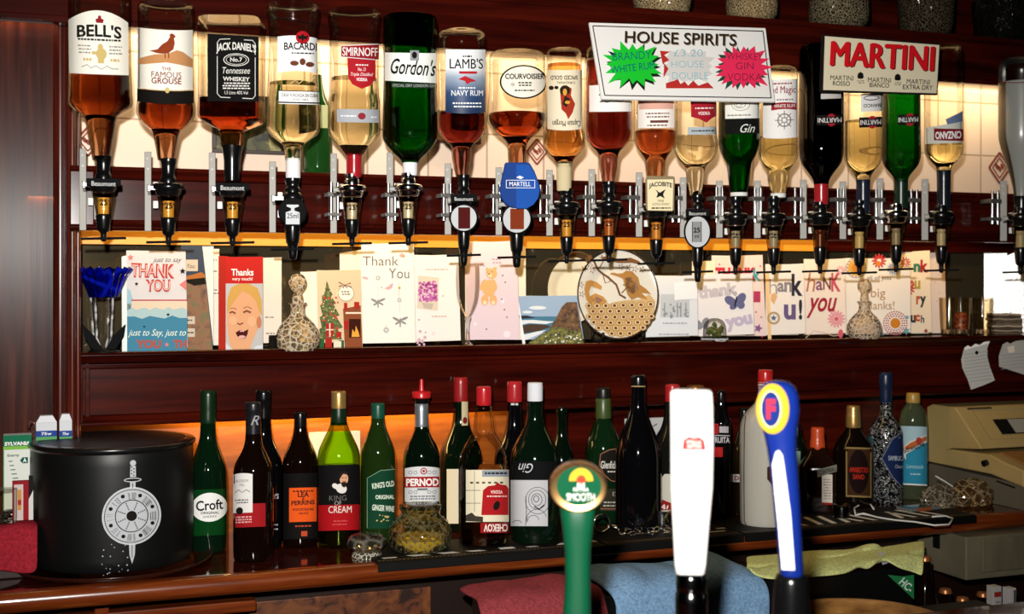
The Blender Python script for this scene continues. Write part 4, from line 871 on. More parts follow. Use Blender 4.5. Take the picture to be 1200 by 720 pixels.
def pp(name, shapes, m, off=.0006):
    b = MB()
    for vs, fs, up in each(shapes):
        vs, fs = fine(vs, fs, 4); vs, fs = fine([(y, x) for x, y in vs], fs, 4); vs = [(y, x) for x, y in vs]
        b.add([((x - 722) * m_, -on_plate(x, y) - off - up, (346 - y) * m_) for x, y in vs], fs)
    return b.build(name, m, root)
gold = ink('a87a40'); brown = ink('6a4428')
pp('painted_branch', [line([(694, 306), (700, 317), (712, 325), (722, 334), (726, 346), (733, 350)], 2.4), line([(700, 317), (706, 308), (704, 300)], 1.2), line([(706, 321), (709, 332), (715, 330), (713, 324)], 1.2), line([(728, 344), (736, 336), (730, 334)], 1.4), line([(690, 300), (694, 308)], 1.6)], brown)
pp('painted_leaves', [s_ for x, y in ((683, 316), (679, 335), (680, 346), (690, 312), (693, 318), (688, 306), (728, 313), (737, 314), (744, 316), (752, 317)) for s_ in flower(x, y, 4, 5)] + [poly([(700, 303), (712, 301), (724, 305), (738, 303), (748, 307), (752, 312), (740, 309), (724, 309), (712, 306)])], ink('7a5234'))
pp('painted_peacock', [poly([(714, 321.5), (718, 319.5), (724, 321), (730, 320.5), (734, 317.5), (741, 318.5), (748, 326), (750, 334), (757, 340), (762, 346), (752, 344), (758, 352), (747, 349), (740, 352), (735, 346), (732, 336), (730, 327), (724, 324.5), (718, 322.6)])], gold)
pp('painted_peacock', [poly([(685, 352), (683, 340), (685, 331), (691, 329), (699, 331), (705, 336), (704, 340), (698, 338), (692, 336), (689, 342), (690, 348), (697, 344), (706, 348), (711, 354), (704, 358), (690, 358)])], ink('b8894a'))
pp('painted_wing', [poly([(733, 326), (740, 325), (746, 331), (749, 339), (742, 345), (736, 342), (733, 334)]), poly([(692, 352), (699, 348), (706, 352), (700, 357)])], ink('8c6a58'))
pp('painted_train', [poly([(684, 360), (694, 354), (708, 358), (722, 354), (736, 352), (748, 352), (760, 346), (766, 354), (764, 370), (756, 384), (742, 393), (724, 397), (708, 392), (697, 382), (688, 372)])], ink('c6a674'), .0004)
rnd = random.Random(5); eyes = []
for j in range(6):
    for i in range(8):
        x = 688 + i * 10.4 + (j % 2) * 5; y = 359 + j * 6.6 - .02 * (x - 700) * (j < 2)
        if ((x - 724) / 40) ** 2 + ((y - 366) / 30) ** 2 < 1 and y > 356 - (x - 720) * .1: eyes.append((x, y))
pp('painted_feather_edges', [ell(x, y, 4.4, 3.6, 8) for x, y in eyes], ink('9a7440'), .0009); pp('painted_feather_rings', [ell(x, y, 3.5, 2.8, 8) for x, y in eyes], ink('d8c498'), .0013); pp('painted_feather_eyes', [ell(x, y, 1.9, 1.7, 8) for x, y in eyes], ink('6a3420'), .0017)
st = empty('plate_stand', P(722, 402, 2.44)); st.location.z = SHELF; tag(st, 'small black wire plate stand holding the peacock plate', 'plate stand')
sm_ = mpp(722, 2.44)
for s_ in (-1, 1):
    x = s_ * 26 * sm_
    MB().tube([(x, .05, .002), (x, -.012, .002), (x, -.03, .006), (x * .98, -.034, .014), (x * .97, -.033, .022)], .003).tube([(x, .02, .002), (x * .95, .018, .03)], .0026).tube([(x * .95, .018, .03), (x * .6, .034, .09)], .0026).build('side_frame', blackm, st, True)
MB().tube([(-26 * sm_, .048, .002), (26 * sm_, .048, .002)], .003).build('cross_bar', blackm, st, True)
# right half cards
k = card('silvery white card with a faint grey picture, right of the peacock plate', [(757, 333), (817, 330), (818, 401), (757, 403)], 'dde0e4', 2.46, -.3, .3)
k.art('grey_picture', [rect(774, 345, 808, 372, 3)], ink('c2c6ca'), k.front); k.art('picture_detail', [*[rect(x, 355, x + 1.4, 372, 1) for x in (778, 793, 797, 803)], *scatter(776, 355, 806, 372, 22, .7, 1.8, 2)], ink('8e9296'), k.front, .001)
k.art('bright_flap', [poly([(790, 331.5), (817, 330), (817.4, 350), (790.5, 352)])], paper('eceef0'), k.front, .0014); k.art('fine_print', [*smalltext(790, 392, 36, 1), *smalltext(790, 379, 30, 1)], ink('a0a2a6'), k.front, .001)
k = card('cream card back rising behind the white butterfly card', [(811, 312), (838, 311), (840, 400), (812, 400)], 'f2e2c4', 2.50, -.35, .15)
k = card('pink card with red THANK letters and a purple star, behind the butterfly card', [(834, 307), (893.5, 305), (898, 400), (838, 400)], 'efd4cc', 2.487, -.35, .2)
k.art('lettering', [text('THANK', 862, 321, 48, 15, .06)], ink('c4384a'), k.front); k.art('lettering', [text('k', 887, 322, 9, 15, .04)], ink('4aa0a4'), k.front); k.art('lettering', [text('1', 887, 348, 8, 13, .05)], ink('b43a5c'), k.front); k.art('printed_star', [star(888.5, 385, 5.5, 2.6, 5, .3)], ink('8a5a90'), k.front)
k.art('printed_dots', [ell(x, y, 1, 1, 6) for x, y in ((891, 312), (892, 372), (893, 395), (886, 366), (843, 310))], ink('c4384a'), k.front)
k = card('white card with thank you in pale mauve and a blue-grey butterfly', [(817.5, 330), (881.5, 328), (884, 399.5), (820, 402)], 'ece6e4', 2.455, -.3, .3)
F_ = k.front
k.art('lettering', [text('thank', 841, 340.5, 47, 15, .06, rot=-.12)], ink('c6bfc4'), F_); k.art('lettering', [text('you', 866, 379, 32, 16, .06, rot=-.2)], ink('c2b6cc'), F_)
def butterfly(x, y, s): return [ell(x - 5 * s, y - 1 * s, 6 * s, 4 * s, 10, .6), ell(x + 5 * s, y - 3 * s, 6 * s, 4 * s, 10, -1), ell(x - 2 * s, y + 4 * s, 4 * s, 3 * s, 10, -.6), ell(x + 5 * s, y + 3 * s, 3.6 * s, 3.6 * s, 10, .4)]
k.art('printed_butterfly', butterfly(862, 354, 1.25), ink('66668c'), F_, .001); k.art('butterfly_body', [ell(862, 354, 1.2, 7, 8, .2), line([(861, 347), (858, 342)], .5), line([(862, 347), (862, 341)], .5)], ink('2c2c40'), F_, .0014); k.art('printed_butterfly', butterfly(822, 380, .9), ink('8c8a90'), F_, .001)
k = card('white card with large mixed letters ending in an exclamation mark', [(897, 318.5), (942, 316.5), (944, 398.5), (900, 400.5)], 'f2e8de', 2.46, -.3, .3)
F_ = k.front
k.art('peach_edge', [poly([(896.4, 319), (901, 318.4), (904, 400), (900, 400.4)])], ink('f0c890'), F_, .0008)
k.art('lettering', [text('h', 906, 336, 10, 18, .0)], ink('a8a0a0'), F_); k.art('lettering', [text('a', 915, 337, 8, 11, .03), text('n', 923.5, 336.5, 9, 12, .03)], ink('8a8488'), F_); k.art('lettering', [text('k', 934, 334, 13, 26, .03), text('!', 938, 363, 4, 24, .04)], ink('33303c'), F_)
k.art('lettering', [text('u', 925.5, 366, 14, 18, .04)], ink('6a5a84'), F_); k.art('printed_rosette', [ring(906.5, 373, 7.5, 7.5, 2.4)], ink('b89a70'), F_, .001); k.art('rosette_star', [star(906.5, 373, 4, 1.8, 5)], ink('5a6a8c'), F_, .001); k.art('printed_bubble', [poly([(903, 346), (907, 343), (911, 347), (907, 357), (903, 352)])], ink('e0b080'), F_, .001)
k = card('cream card with thank you in coral capitals and red script', [(942, 312), (990, 309.5), (991.5, 397), (944, 399)], 'f6e4d4', 2.466, -.3, .3)
F_ = k.front
k.art('lettering', [text('h', 950, 331, 11, 22, 0, .2)], ink('b87a5c'), F_); k.art('lettering', [text('a', 960, 335, 8, 11, .02)], ink('8a5a74'), F_); k.art('lettering', [text('N', 969, 332.5, 9, 15, .02)], ink('7a4a3c'), F_); k.art('lettering', [text('K', 979.5, 331, 11, 22, .03)], ink('d0586a'), F_)
k.art('lettering', [text('you', 963, 361, 36, 24, .02, .35)], ink('a8283a'), F_); k.art('printed_flowers', flower(980, 374, 11, 14) + flower(985, 317, 6, 10), ink('eaa0a8'), F_); k.art('printed_flower_hearts', [ell(980, 374, 2.6, 2.6), ell(985, 391, 3, 5)], ink('d8606c'), F_, .001); k.art('printed_swirl', [line([(944, 396), (954, 388), (966, 390), (976, 394), (986, 393)], .8)], ink('d8b898'), F_)
k = card('white card of bright flower rosettes reading big thanks, behind the second decanter', [(990, 308.5), (1067, 306), (1067, 393.5), (991.5, 396.5)], 'f6ece0', 2.472, -.32, .25)
F_ = k.front
k.art('printed_rosettes', [*flower(1003, 314, 12, 16), *flower(1061, 310, 7, 10)], ink('d8a850'), F_); k.art('printed_rosettes', [*flower(1030, 306, 9, 12), *flower(1061, 307, 6, 9)], ink('c83c3c'), F_, .001); k.art('printed_rosettes', [*flower(1047, 315, 8, 14), ring(1003, 314, 12, 12, 1)], ink('9aa0ac'), F_, .001)
k.art('orange_discs', [ell(1003, 314, 5, 5), ell(1049, 379, 6, 6), ell(1047, 315, 2.5, 2.5), ell(1029, 309, 3, 3)], ink('d8862c'), F_, .0014)
k.art('dotted_rings', [ell(1049 + q * math.cos(2 * PI * i / n), 379 + q * math.sin(2 * PI * i / n), .9, .9, 6) for q, n in ((8.5, 18), (11, 24), (13.6, 30)) for i in range(n)], ink('a83a4c'), F_, .001)
k.art('lettering', [text('all of you', 1030, 326.5, 28, 6.5, 0)], ink('7a5a50'), F_); k.art('lettering', [text('big', 1029, 345, 17, 14, .0), text('thanks!', 1030, 358, 36, 10, .0)], ink('b08a5c'), F_); k.art('printed_stars', [star(1031, 391, 5, 2.4, 6), star(1062, 388, 5, 2.4, 6), star(1063, 372, 3, 1.4, 6)], ink('68aab4'), F_)
k = card('cream card with a column of multicoloured letters, right of the rosette card', [(1050, 300), (1089.5, 297.5), (1092, 393.5), (1053, 395)], 'f8e4c8', 2.495, -.32, .12)
F_ = k.front
k.art('lettering', [text('n', 1074.5, 314, 8, 10, .05)], ink('3c7a5c'), F_); k.art('lettering', [text('k', 1083, 312, 9, 15, .05)], ink('b02c34'), F_); k.art('lettering', [text('o', 1068, 333, 6, 9, .05), text('r', 1076, 352, 5, 10, .05), text('c', 1075, 373, 6, 8, .05)], ink('c4502c'), F_); k.art('lettering', [text('u', 1075, 334, 7, 10, .04)], ink('b8a03c'), F_); k.art('lettering', [text('y', 1081.5, 354, 7, 13, .05), text('u', 1070, 374, 6, 9, .05), text('h', 1081, 374, 4, 9, .03)], ink('2c3a3c'), F_); k.art('printed_star', [star(1085, 388, 3, 1.4, 5)], ink('a02c2c'), F_)
k.art('printed_sunburst', [s_ for s_ in flower(1064, 338, 9, 12)], ink('c8443c'), F_)
k = card('plain pinkish card with tiny dots, last of the row', [(1086, 299), (1107, 297), (1109, 392.5), (1090, 393.5)], 'f0d8c8', 2.512, -.32, .08)
k.art('printed_dots', [ell(x, y, .6, .6, 6) for x, y in ((1097, 309), (1100, 322), (1096, 331), (1101, 343), (1098, 353), (1104, 366))], ink('b89a90'), k.front)

# ornaments
cut = cutglass('cut_crystal', 'fff0d4', 85, .05, .75); cut2 = cutglass('cut_crystal_fine', 'fff4e4', 110, .05, .7)
def decanter(cx, base, sc, label, mm):
    T = Frame('crystal_decanter', cx, 2.437, base, label, 'decanter', z0=SHELF + .0005)
    f = lambda l: [(base + (y - 411) * sc, h * sc) for y, h in l]
    T.lathe('decanter_body', f([(355, 10.5), (356, 11), (358, 8), (366, 8), (371, 10), (378, 18), (388, 24.5), (396, 26), (404, 25), (409, 22), (411, 21)]), mm, ground=True, flute=.02, nf=14)
    T.lathe('stopper', f([(321, 2), (321.5, 5), (326, 9.5), (332, 11), (338, 9), (343, 4.5), (345, 5.5), (350, 6.5), (358, 6)]), mm, flute=.03, nf=10)
    return T
decanter(349, 411, 1.0, 'clear cut-glass decanter with round stopper beside the christmas card', cut)
decanter(1013, 397, .78, 'smaller clear decanter with stopper in front of the rosette card', cut2)
T = Frame('bottle_stopper', 320, 2.437, 412, 'small black ribbed rubber stopper standing left of the decanter', 'stopper', z0=SHELF + .0003)
T.lathe('ribbed_stopper', [(393, 4), (393.5, 5.5)] + [(394.5 + k * 1.5, 5.6 if k % 2 else 4.6) for k in range(10)] + [(410, 6.6), (412, 6.8)], blackm, k=0, ground=True)
T = Frame('candle_holder', 122, 2.437, 413, 'blue fluted glass candle holder on clear stems with black leaves', 'candle holder', z0=SHELF + .0005)
blue = cutglass('cobalt_glass', '1830f0', 25, .05, .45)
b = MB(); nn = 72; prof = [(349, 12), (348, 17), (340, 19), (330, 23), (322, 26), (316, 30), (314, 31), (317, 28.5), (331, 21), (346, 14)]
vs = []; fs = []
for y, h in prof:
    for q in range(nn):
        a = 2 * PI * q / nn; sc = 1 + .07 * math.cos(18 * a) * (h / 31); vs.append((h * T.m * sc * math.sin(a), -h * T.m * sc * math.cos(a), T.z(y + (1.6 * math.cos(18 * a) if y < 318 else 0))))
for i in range(len(prof) - 1): fs += [(i * nn + q, i * nn + (q + 1) % nn, (i + 1) * nn + (q + 1) % nn, (i + 1) * nn + q) for q in range(nn)]
fs += [tuple(range(nn))]
b.add(vs, fs).build('glass_bowl', blue, T.root, True)
for dx, dy in ((-15, .01), (-10, -.006), (5, -.008), (10, .008)):
    MB().tube([(dx * T.m, dy, T.z(348)), (dx * T.m * .8, dy, T.z(396)), (dx * T.m * .3, 0, T.z(410))], .0022).build('stem', cutglass('stem_glass', 'ffffff', 30), T.root, True)
for s_ in (-1, 1):
    b = MB(); pts = [(0, 412), (s_ * 4, 405), (s_ * 12, 392), (s_ * 24, 380), (s_ * 22, 394), (s_ * 14, 408), (s_ * 6, 413)]
    b.prism([(x * T.m, max(T.z(y), 0)) for x, y in pts], -.012, -.004, 'y'); b.build('leaf', mat('matt_black', '101012', .8, spec=.1), T.root, bevel=.001)
T.lathe('foot', [(409, 6), (410, 16), (413, 18)], blackm, ground=True)
T = Frame('champagne_flute', 548, 2.437, 409, 'tall clear champagne flute in front of the lilac teddy card', 'glass', z0=SHELF + .0005)
T.lathe('bowl', [(311, 13.2), (330, 14), (350, 12.5), (362, 8.5), (370, 4), (373, 1.5)], glass('flute_glass', 'fdfaf6', 'd8ccc0'), body=True); T.lathe('stem', [(371, 4), (373, 4.5), (376, 3), (382, 2), (396, 2), (402, 3.5)], cutglass('stem_clear', 'fff4ea', 10), k=1); T.lathe('foot', [(401, 3), (404, 6), (407, 11.5), (409, 12)], glass('flute_glass', 'fdfaf6', 'd8ccc0'), ground=True, k=1)
T = Frame('snow_globe', 837.5, 2.43, 402, 'little domed souvenir globe with green scene on a black base', 'ornament', z0=SHELF + .0005)
m_ = T.m
MB().box((-16 * m_, -.012, 0), (16 * m_, .012, T.z(396))).build('base', black, T.root, bevel=.001); T.fy = .012
T.art('lettering', [text('BEACON', 844, 399, 12, 3, .02)], paper('d0d0d0'), T.root.children[0], .0004, flat=.012)
T.lathe('dome', [(373, 1), (373.3, 5), (376, 10), (382, 13), (390, 13.5), (396, 13.5)], glass('dome_glass', 'fafafa', '9aa09a'), k=1)
b = MB(); rnd = random.Random(3)
for q in range(26):
    a = rnd.uniform(0, 2 * PI); rr = rnd.uniform(0, 9) * m_; h = T.z(rnd.uniform(380, 394)); s_ = rnd.uniform(2, 3.6) * m_
    vs = [(rr * math.cos(a) + s_ * x, rr * math.sin(a) * .8 + s_ * y, h + s_ * z) for x, y, z in ((1, 0, 0), (-1, 0, 0), (0, 1, 0), (0, -1, 0), (0, 0, 1), (0, 0, -1))]
    b.add(vs, [(0, 2, 4), (2, 1, 4), (1, 3, 4), (3, 0, 4), (2, 0, 5), (1, 2, 5), (3, 1, 5), (0, 3, 5)])
b.build('moss_scene', noise_mat('moss', [(.3, '2a3a18'), (.55, '5a7034'), (.72, '8c3a30')], nscale=220, rough=.7), T.root)
tg = glass('tumbler_glass', 'f8f0e0', 'd8ccb4')
for cx, h, lab in ((1112, 11, 'clear glass tumbler half behind the last card'), (1126, 12, 'clear glass tumbler with reddish contents, middle of three'), (1151, 12, 'clear glass tumbler beside the paper pile, rightmost of three')):
    T = Frame('glass_tumbler', cx, 2.45 if cx != 1126 else 2.44, 392, lab, 'glass', 'three tumblers on the back shelf', z0=SHELF + .0005)
    T.lathe('glass_wall', [(349, h), (349.2, h - .6), (388, h * .78), (349.3, h - .8)][:1] + [(370, h * .93), (388, h * .84), (392, h * .8)], tg, k=0, ground=True, body=True, flute=.015, nf=16)
    T.lathe('glass_base', [(386, h * .8), (391, h * .78)], cutglass('tumbler_base', 'fff0dc', 60), k=0)
    if cx == 1126: T.lathe('red_contents', [(366, 3), (368, 7), (376, 8.5), (386, 8)], noise_mat('red_sweets', [(.4, '5a1c12'), (.6, 'a8543a'), (.75, 'd0b090')], nscale=160, rough=.4), k=1)
# pile of papers, yellow lighters, crinkled sheet
rnd = random.Random(11)
q0 = P(1178, 392, 2.47); mm = mpp(1178, 2.47)
for i in range(9):
    b = MB(); w_ = 17 * mm * rnd.uniform(.92, 1.05); a = rnd.uniform(-.1, .1); z = SHELF + .0006 + i * .0056
    o = empty('paper_sheaf', (q0.x + rnd.uniform(-.002, .002), q0.y + .0, z), -.35 + a)
    cols = ['6a5c4c', '9a8a78', '54483c', 'b0a08c', '7a6a58']
    b = MB(); nn = 10
    top = [(-w_ + 2 * w_ * k / nn, .0012 * math.sin(k * .9 + i) * (1 if i else 0)) for k in range(nn + 1)]
    pts = [(x, .0003 + max(0, z_)) for x, z_ in top]; pts2 = [(x, z_ + .0042) for x, z_ in pts[::-1]]
    b.prism(pts + pts2, -.018, .03, 'y'); b.build('folded_paper', paper(cols[i % 5]), o)
    nm = ['bottom', 'second lowest', 'third lowest', 'fourth lowest', 'middle', 'fourth from top', 'third from top', 'second from top', 'topmost'][i]
    tag(o, nm + ' of the brown folded papers piled at the right end of the shelf', 'paper', 'papers piled on the shelf')
for i, (px, c, n_) in enumerate(((1181, 'd8c040', 'left'), (1187.5, 'e0cc4a', 'middle'), (1194, 'd0b434', 'right'))):
    T = Frame('yellow_lighter', px, 2.515, 392, n_ + ' of three yellow lighters standing behind the paper pile', 'lighter', 'yellow lighters', z0=SHELF + .0005)
    T.lathe('lighter_body', [(346, 2.9), (347, 3.2), (392, 3.2)], plastic(c, .2), ground=True, k=0, n=18); T.lathe('lighter_top', [(341, 1.6), (342, 2.4), (346, 2.4)], plastic('e8e0b0', .3), k=0, n=18)
k = Sheet('foil_sheet', 1165, 380, 2.525, -.70, 'crinkled bright silver sheet standing behind the tumblers', 'sheet', base=SHELF + .0008)
foil = noise_mat('crinkled_foil', [(.3, 'c8c8c8'), (.7, 'f0f0f0')], (1, 1, 1), 150, 4, .36, .3, metal=.5)
z0 = 0
k.slab('foil', [(1127, 299), (1160, 296), (1180, 293), (1180, 300), (1200, 291), (1200, 395), (1126, 395)], .001, foil, ground=True)
# two notes pinned on the fascia
k = Sheet('pinned_note', 1146, 430, 2.412, -.12, 'curled lined note with a torn top pinned under the shelf edge', 'note', 'notes on the shelf edge')
pts = [(1130, 408), (1134, 405), (1138, 407), (1143, 403), (1148, 404.5), (1153, 401), (1160, 400), (1157, 408), (1157, 418), (1160, 430), (1166, 446), (1152, 452), (1138, 457), (1134, 445), (1128, 432), (1126.5, 422)]
n1 = k.slab('note_paper', pts, .0006, paper('c0beb8'))
k.art('ruled_lines', [line([(1130 + max(0, (y - 430) * .3), y + 4), (1158 + max(0, (y - 425) * .25), y)], .6) for y in range(412, 448, 4)], ink('8e9298'), n1, .0004); k.art('torn_fringe', [poly([(1130, 408), (1134, 405), (1138, 407), (1143, 403), (1148, 404.5), (1153, 401), (1160, 400), (1158, 403), (1131, 410.5)])], white, n1, .0005)
k.art('pin_head', [ell(1144, 413.5, 2, 2.2)], black, n1, .002)
k = Sheet('pinned_note', 1186, 420, 2.414, -.12, 'second lined note with a pale sticker, at the right edge under the shelf', 'note', 'notes on the shelf edge')
n1 = k.slab('note_paper', [(1175, 404), (1180, 401), (1184, 403), (1190, 400), (1197, 399), (1201, 399), (1202, 440), (1190, 436), (1171, 430), (1170.5, 418)], .0006, paper('b4b2ac'))
k.art('ruled_lines', [line([(1173, y + 3), (1200, y)], .6) for y in range(414, 434, 4)], ink('8e9298'), n1, .0004); k.art('pale_sticker', [poly([(1180, 407), (1188, 405), (1189, 413), (1182, 414)])], paper('e8d8c8'), n1, .0008)
# ------------------------------------------------------------ bottles standing on the counter
BG = 'bottles standing on the back counter'
def dark(h, r=.06, t=0): return mat('bottle_%s_%d' % (h, t * 100), h, r, spec=.6, coat=.3, trans=t, ior=1.3)
green_b = dark('05180a'); brown_b = dark('0d0503'); black_b = dark('060608'); dgreen = dark('040f07')
def stand(cx, Y, label, prof, m, cap=None, capm=black, sq=0, liq=None, level=None, name='bottle', face=0, cat='bottle', inset=.94, k=2):
    T = Frame(name, cx, Y, prof[-1][0], label, cat, BG, z0=COUNTER + .0008, face=face)
    ybase = HOR + (EYE - T.z0) / T.m                                # photo row of the counter at this depth
    prof = prof[:-1] + [(ybase - 2.5, prof[-1][1]), (ybase, prof[-1][1] * .93)]
    T.yb = ybase
    T.lathe('bottle_body', prof, m, body=True, ground=True, sq=sq, k=k, n=44)
    if liq:
        q = [(y, T.R(y) * inset) for y in (level + (ybase - 4 - level) * k_ / 22 for k_ in range(23))]
        T.lathe('liquid', [(level - .01, .5)] + q, liq, k=0, sq=sq)
    if cap: T.lathe('cap', cap, capm, k=1, n=30)
    return T
# sherry
T = stand(244, 2.392, 'dark green sherry bottle with white oval label beside the black bucket', [(459, 8), (476, 8.6), (500, 9), (515, 10), (530, 15), (545, 20.5), (556, 21.6), (600, 21.6), (650, 21.4)], green_b, [(457.5, 8), (458.5, 9.2), (478, 9.3), (480, 9.2), (494, 9.4), (496, 9)], mat('green_foil', '0a2410', .3))
T.art('painted_glow', [rect(225, 574, 265, 628, 14)], mat('painted_glow_green', '0a3a16', .1), None, .0003)  # flash glow of the rear label through green glass, painted on the front
lb = T.art('label', [ell(245.5, 595, 20.6, 17, 24)], paper('e6e6e2')); T.art('lettering', [text('Croft', 245.5, 592.5, 31, 12, .02, rot=-.05), text('ORIGINAL', 246, 601.5, 21, 3.2, .02), text('SHERRY', 246, 606, 16, 2.6)], gk, lb, .001)
# two wine bottles
T = stand(297, 2.29, 'dark wine bottle with a white and red label and black neck, beside the sherry', [(473, 8), (510, 9), (524, 11), (535, 17), (545, 22), (555, 23.4), (610, 23.5), (655, 23.3)], brown_b, [(471, 8), (472, 9.3), (482, 9.4), (483, 8.9), (516, 9.3), (518, 9)], mat('wine_capsule', '17161a', .3))
T.art('lettering', [text('R', 299, 493, 10, 11, 0, .4)], paper('9a9aa0'), None, .0012)
lb = T.art('label', [rect(273.6, 556, 296, 601, 8, 1, top=lambda u: -1.5 * (1 - u * u))], paper('d8d4d0')); T.art('red_label', [rect(273.6, 590.5, 311, 618, 12, 1)], ink('96161c'), lb, .0004)
T.art('white_panel', [rect(273.8, 580, 296, 600.5, 8)], paper('d8d4d0'), lb, .0011); T.art('lettering', [text('BLOSSOM', 284, 563.5, 14, 3), text('HILL', 284, 568, 6, 3), line([(276, 577), (280, 574), (284, 577), (289, 574), (293, 577)], .8), *smalltext(284, 586, 16, 2, 3)], ink('5a5654'), lb, .0012)
T.art('black_seal', [ell(281, 598.5, 4, 4.2)], gk, lb, .0018); T.art('lettering', [*smalltext(285, 606, 20, 3, 3)], paper('d8a0a0'), lb, .0011)
T = stand(309, 2.40, 'tall black-capped dark bottle hidden behind the white and red labelled wine', [(459, 8), (500, 9), (515, 11), (530, 18), (545, 22), (560, 22), (645, 22)], black_b, [(457.5, 8), (458.5, 9), (470, 9.2), (471, 8.6), (505, 9)], black)
T.art('lettering', [text("YS", 323, 582.5, 7, 6, .02), *smalltext(322, 616, 7, 2, 5)], paper('b8b4b8'), None, .001)
# worcester sauce
T = stand(352, 2.388, 'brown sauce bottle with a bright orange label', [(484, 6.5), (500, 7.4), (512, 9.5), (524, 15), (535, 19.5), (545, 21), (600, 21), (640, 21)], brown_b, [(482.5, 6), (483.5, 7.2), (492, 7.6), (502, 7.6), (503, 7.2)], black)
bl = T.art('black_label', [rect(332.4, 555, 372.5, 632, 14)], ink('0e0c0c')); ol = T.art('orange_label', [rect(339, 572, 370.8, 612, 10)], ink('e0561a'), bl, .0009)
T.art('lettering', [text('LEA', 355.5, 580, 13, 6, .03), text('&', 355.5, 585, 3.5, 3, .02), text('PERRINS', 355, 589.5, 27, 5.5, .03, rot=-.03), *smalltext(355, 576, 24, 1), text('WORCESTERSHIRE', 355, 597.5, 25, 3, .02), text('SAUCE', 355.5, 602, 11, 2.6, .02)], ink('3a1a14'), ol, .0014); T.art('orange_print', [*smalltext(355, 617, 20, 1), rect(353, 623, 360, 629, 2)], ink('b8482a'), bl, .001)
# cream sherry
cr_glass = glass('lime_green_glass', 'd4ec40', '3a5010', .6)
T = stand(397, 2.36, 'green bottle with a bearded portrait on black and red label and gold cap', [(478, 8.6), (494, 9.2), (503, 12), (515, 18), (527, 23.5), (538, 25), (600, 25), (640, 24.6)], cr_glass, [(458.5, 8), (459.5, 8.8), (476, 9), (478.5, 8.8)], mat('gold_cap', 'c09a5c', .3, .7))
T.lathe('neck_capsule', [(478.5, 9), (486, 9.4), (497, 9.8), (498, 9.4)], mat('green_foil_dark', '0c2414', .3), k=0)
T.lathe('sherry', [(545, 1)] + [(y, T.R(y) * .95) for y in (546, 560, 600, 625, T.yb - 4)], mat('dark_sherry', '140806', .1), k=0)
bl = T.art('black_label', [rect(373.4, 545, 421, 592, 16)], ink('0d0c0d')); T.art('red_label', [rect(373.4, 592, 421.2, 622, 16)], ink('a31018'), bl)
T.art('printed_ruff', [ell(400, 573, 6.5, 5.5, 12, .5), ell(393, 570, 4, 3, 10, .6)], paper('d8d4cc'), bl, .001); T.art('printed_face', [ell(403, 561.5, 5, 7.5, 12)], ink('cf9a78'), bl, .0013); T.art('printed_hair', [poly([(398, 562), (398, 556), (402, 553), (407, 554), (408.5, 560), (406, 556.5), (402, 556), (400, 559)]), poly([(399.5, 566), (403, 565.5), (406.5, 566), (405.5, 570.5), (403, 572), (400.5, 570)]), rect(400.5, 560, 402.5, 560.8, 1), rect(404.3, 560, 406.3, 560.8, 1), rect(401.5, 564.5, 405, 565.4, 1)], ink('2a1610'), bl, .0017)
T.art('lettering', [text('KING', 396, 584, 20, 6, -.005)], ink('6a6664'), bl, .001); T.art('lettering', [text('CREAM', 398.5, 597.5, 27, 8, .01)], paper('d8cfc4'), bl, .0014); T.art('lettering', [text('OF', 396, 590, 8, 5, 0)], ink('9a9490'), bl, .0014); T.art('fine_print', [*smalltext(398, 611, 18, 2, 4)], ink('c04a4a'), bl, .001)
# ginger wine
T = stand(443, 2.35, 'green ginger wine bottle with dark green label and green cap', [(474, 7.2), (490, 8), (500, 9), (512, 14), (524, 19), (535, 20.4), (600, 20.5), (630, 20.3)], dark('1c300e', .06, .25), [(472.5, 7), (473.5, 8), (488, 8.3), (491, 8)], mat('green_cap', '0c4634', .35))
bl = T.art('dark_green_label', [poly([(430, 560), (446, 551), (462.8, 550), (462.8, 620), (430, 620)])], ink('0d3a26')); T.art('label_edge', [line([(430.4, 619), (430.4, 560.5), (446, 551.8), (462.6, 550.6)], .7)], ink('7a9a7c'), bl, .0012)
T.art('lettering', [text("KING'S OLD", 449, 568.5, 26, 7, .03, rot=-.12), text('ORIGINAL', 451, 583, 22, 5, .03), text('GINGER WINE', 449, 596, 26, 7, .03, rot=.1)], paper('d0dcc8'), bl, .0014); T.art('gilt_dots', [*scatter(440, 604, 459, 612, 14, .5, 1, 6)], gy, bl, .0012)
# pastis
T = stand(494, 2.35, 'anise bottle with silver neck, red pourer top and white label', [(472, 7), (503, 8.2), (512, 12), (522, 18), (532, 21), (545, 21.6), (600, 21.6), (632, 21.4)], dgreen, [(473, 7.4), (474, 8.2), (503, 8.6), (504, 8.2)], mat('silver_foil', 'a8b0b8', .3, .8))
T.art('glass_seal', [ring(490.5, 521, 5, 5, 1.2), ell(490.5, 521, 2, 2)], dgreen, None, .001)
T.lathe('pourer', [(444.5, 1), (445, 2.2), (452, 2.6), (458, 3.2), (459, 10.4), (460, 11), (466, 11), (467, 9.5)], plastic('b81c20'), k=0); T.lathe('pourer_collar', [(467, 9.3), (472, 8.6), (473, 7.6)], black, k=0)
lb = T.art('label', [rect(474.4, 549, 514.6, 588, 16, 1, top=lambda u: -2 * (1 - u * u), bot=lambda u: 2 * (1 - u * u))], paper('cfd0d0')); T.art('red_banner', [rect(474.3, 559, 514.8, 571, 14, 1, bot=lambda u: .6)], ink('9c1a20'), lb, .0009)
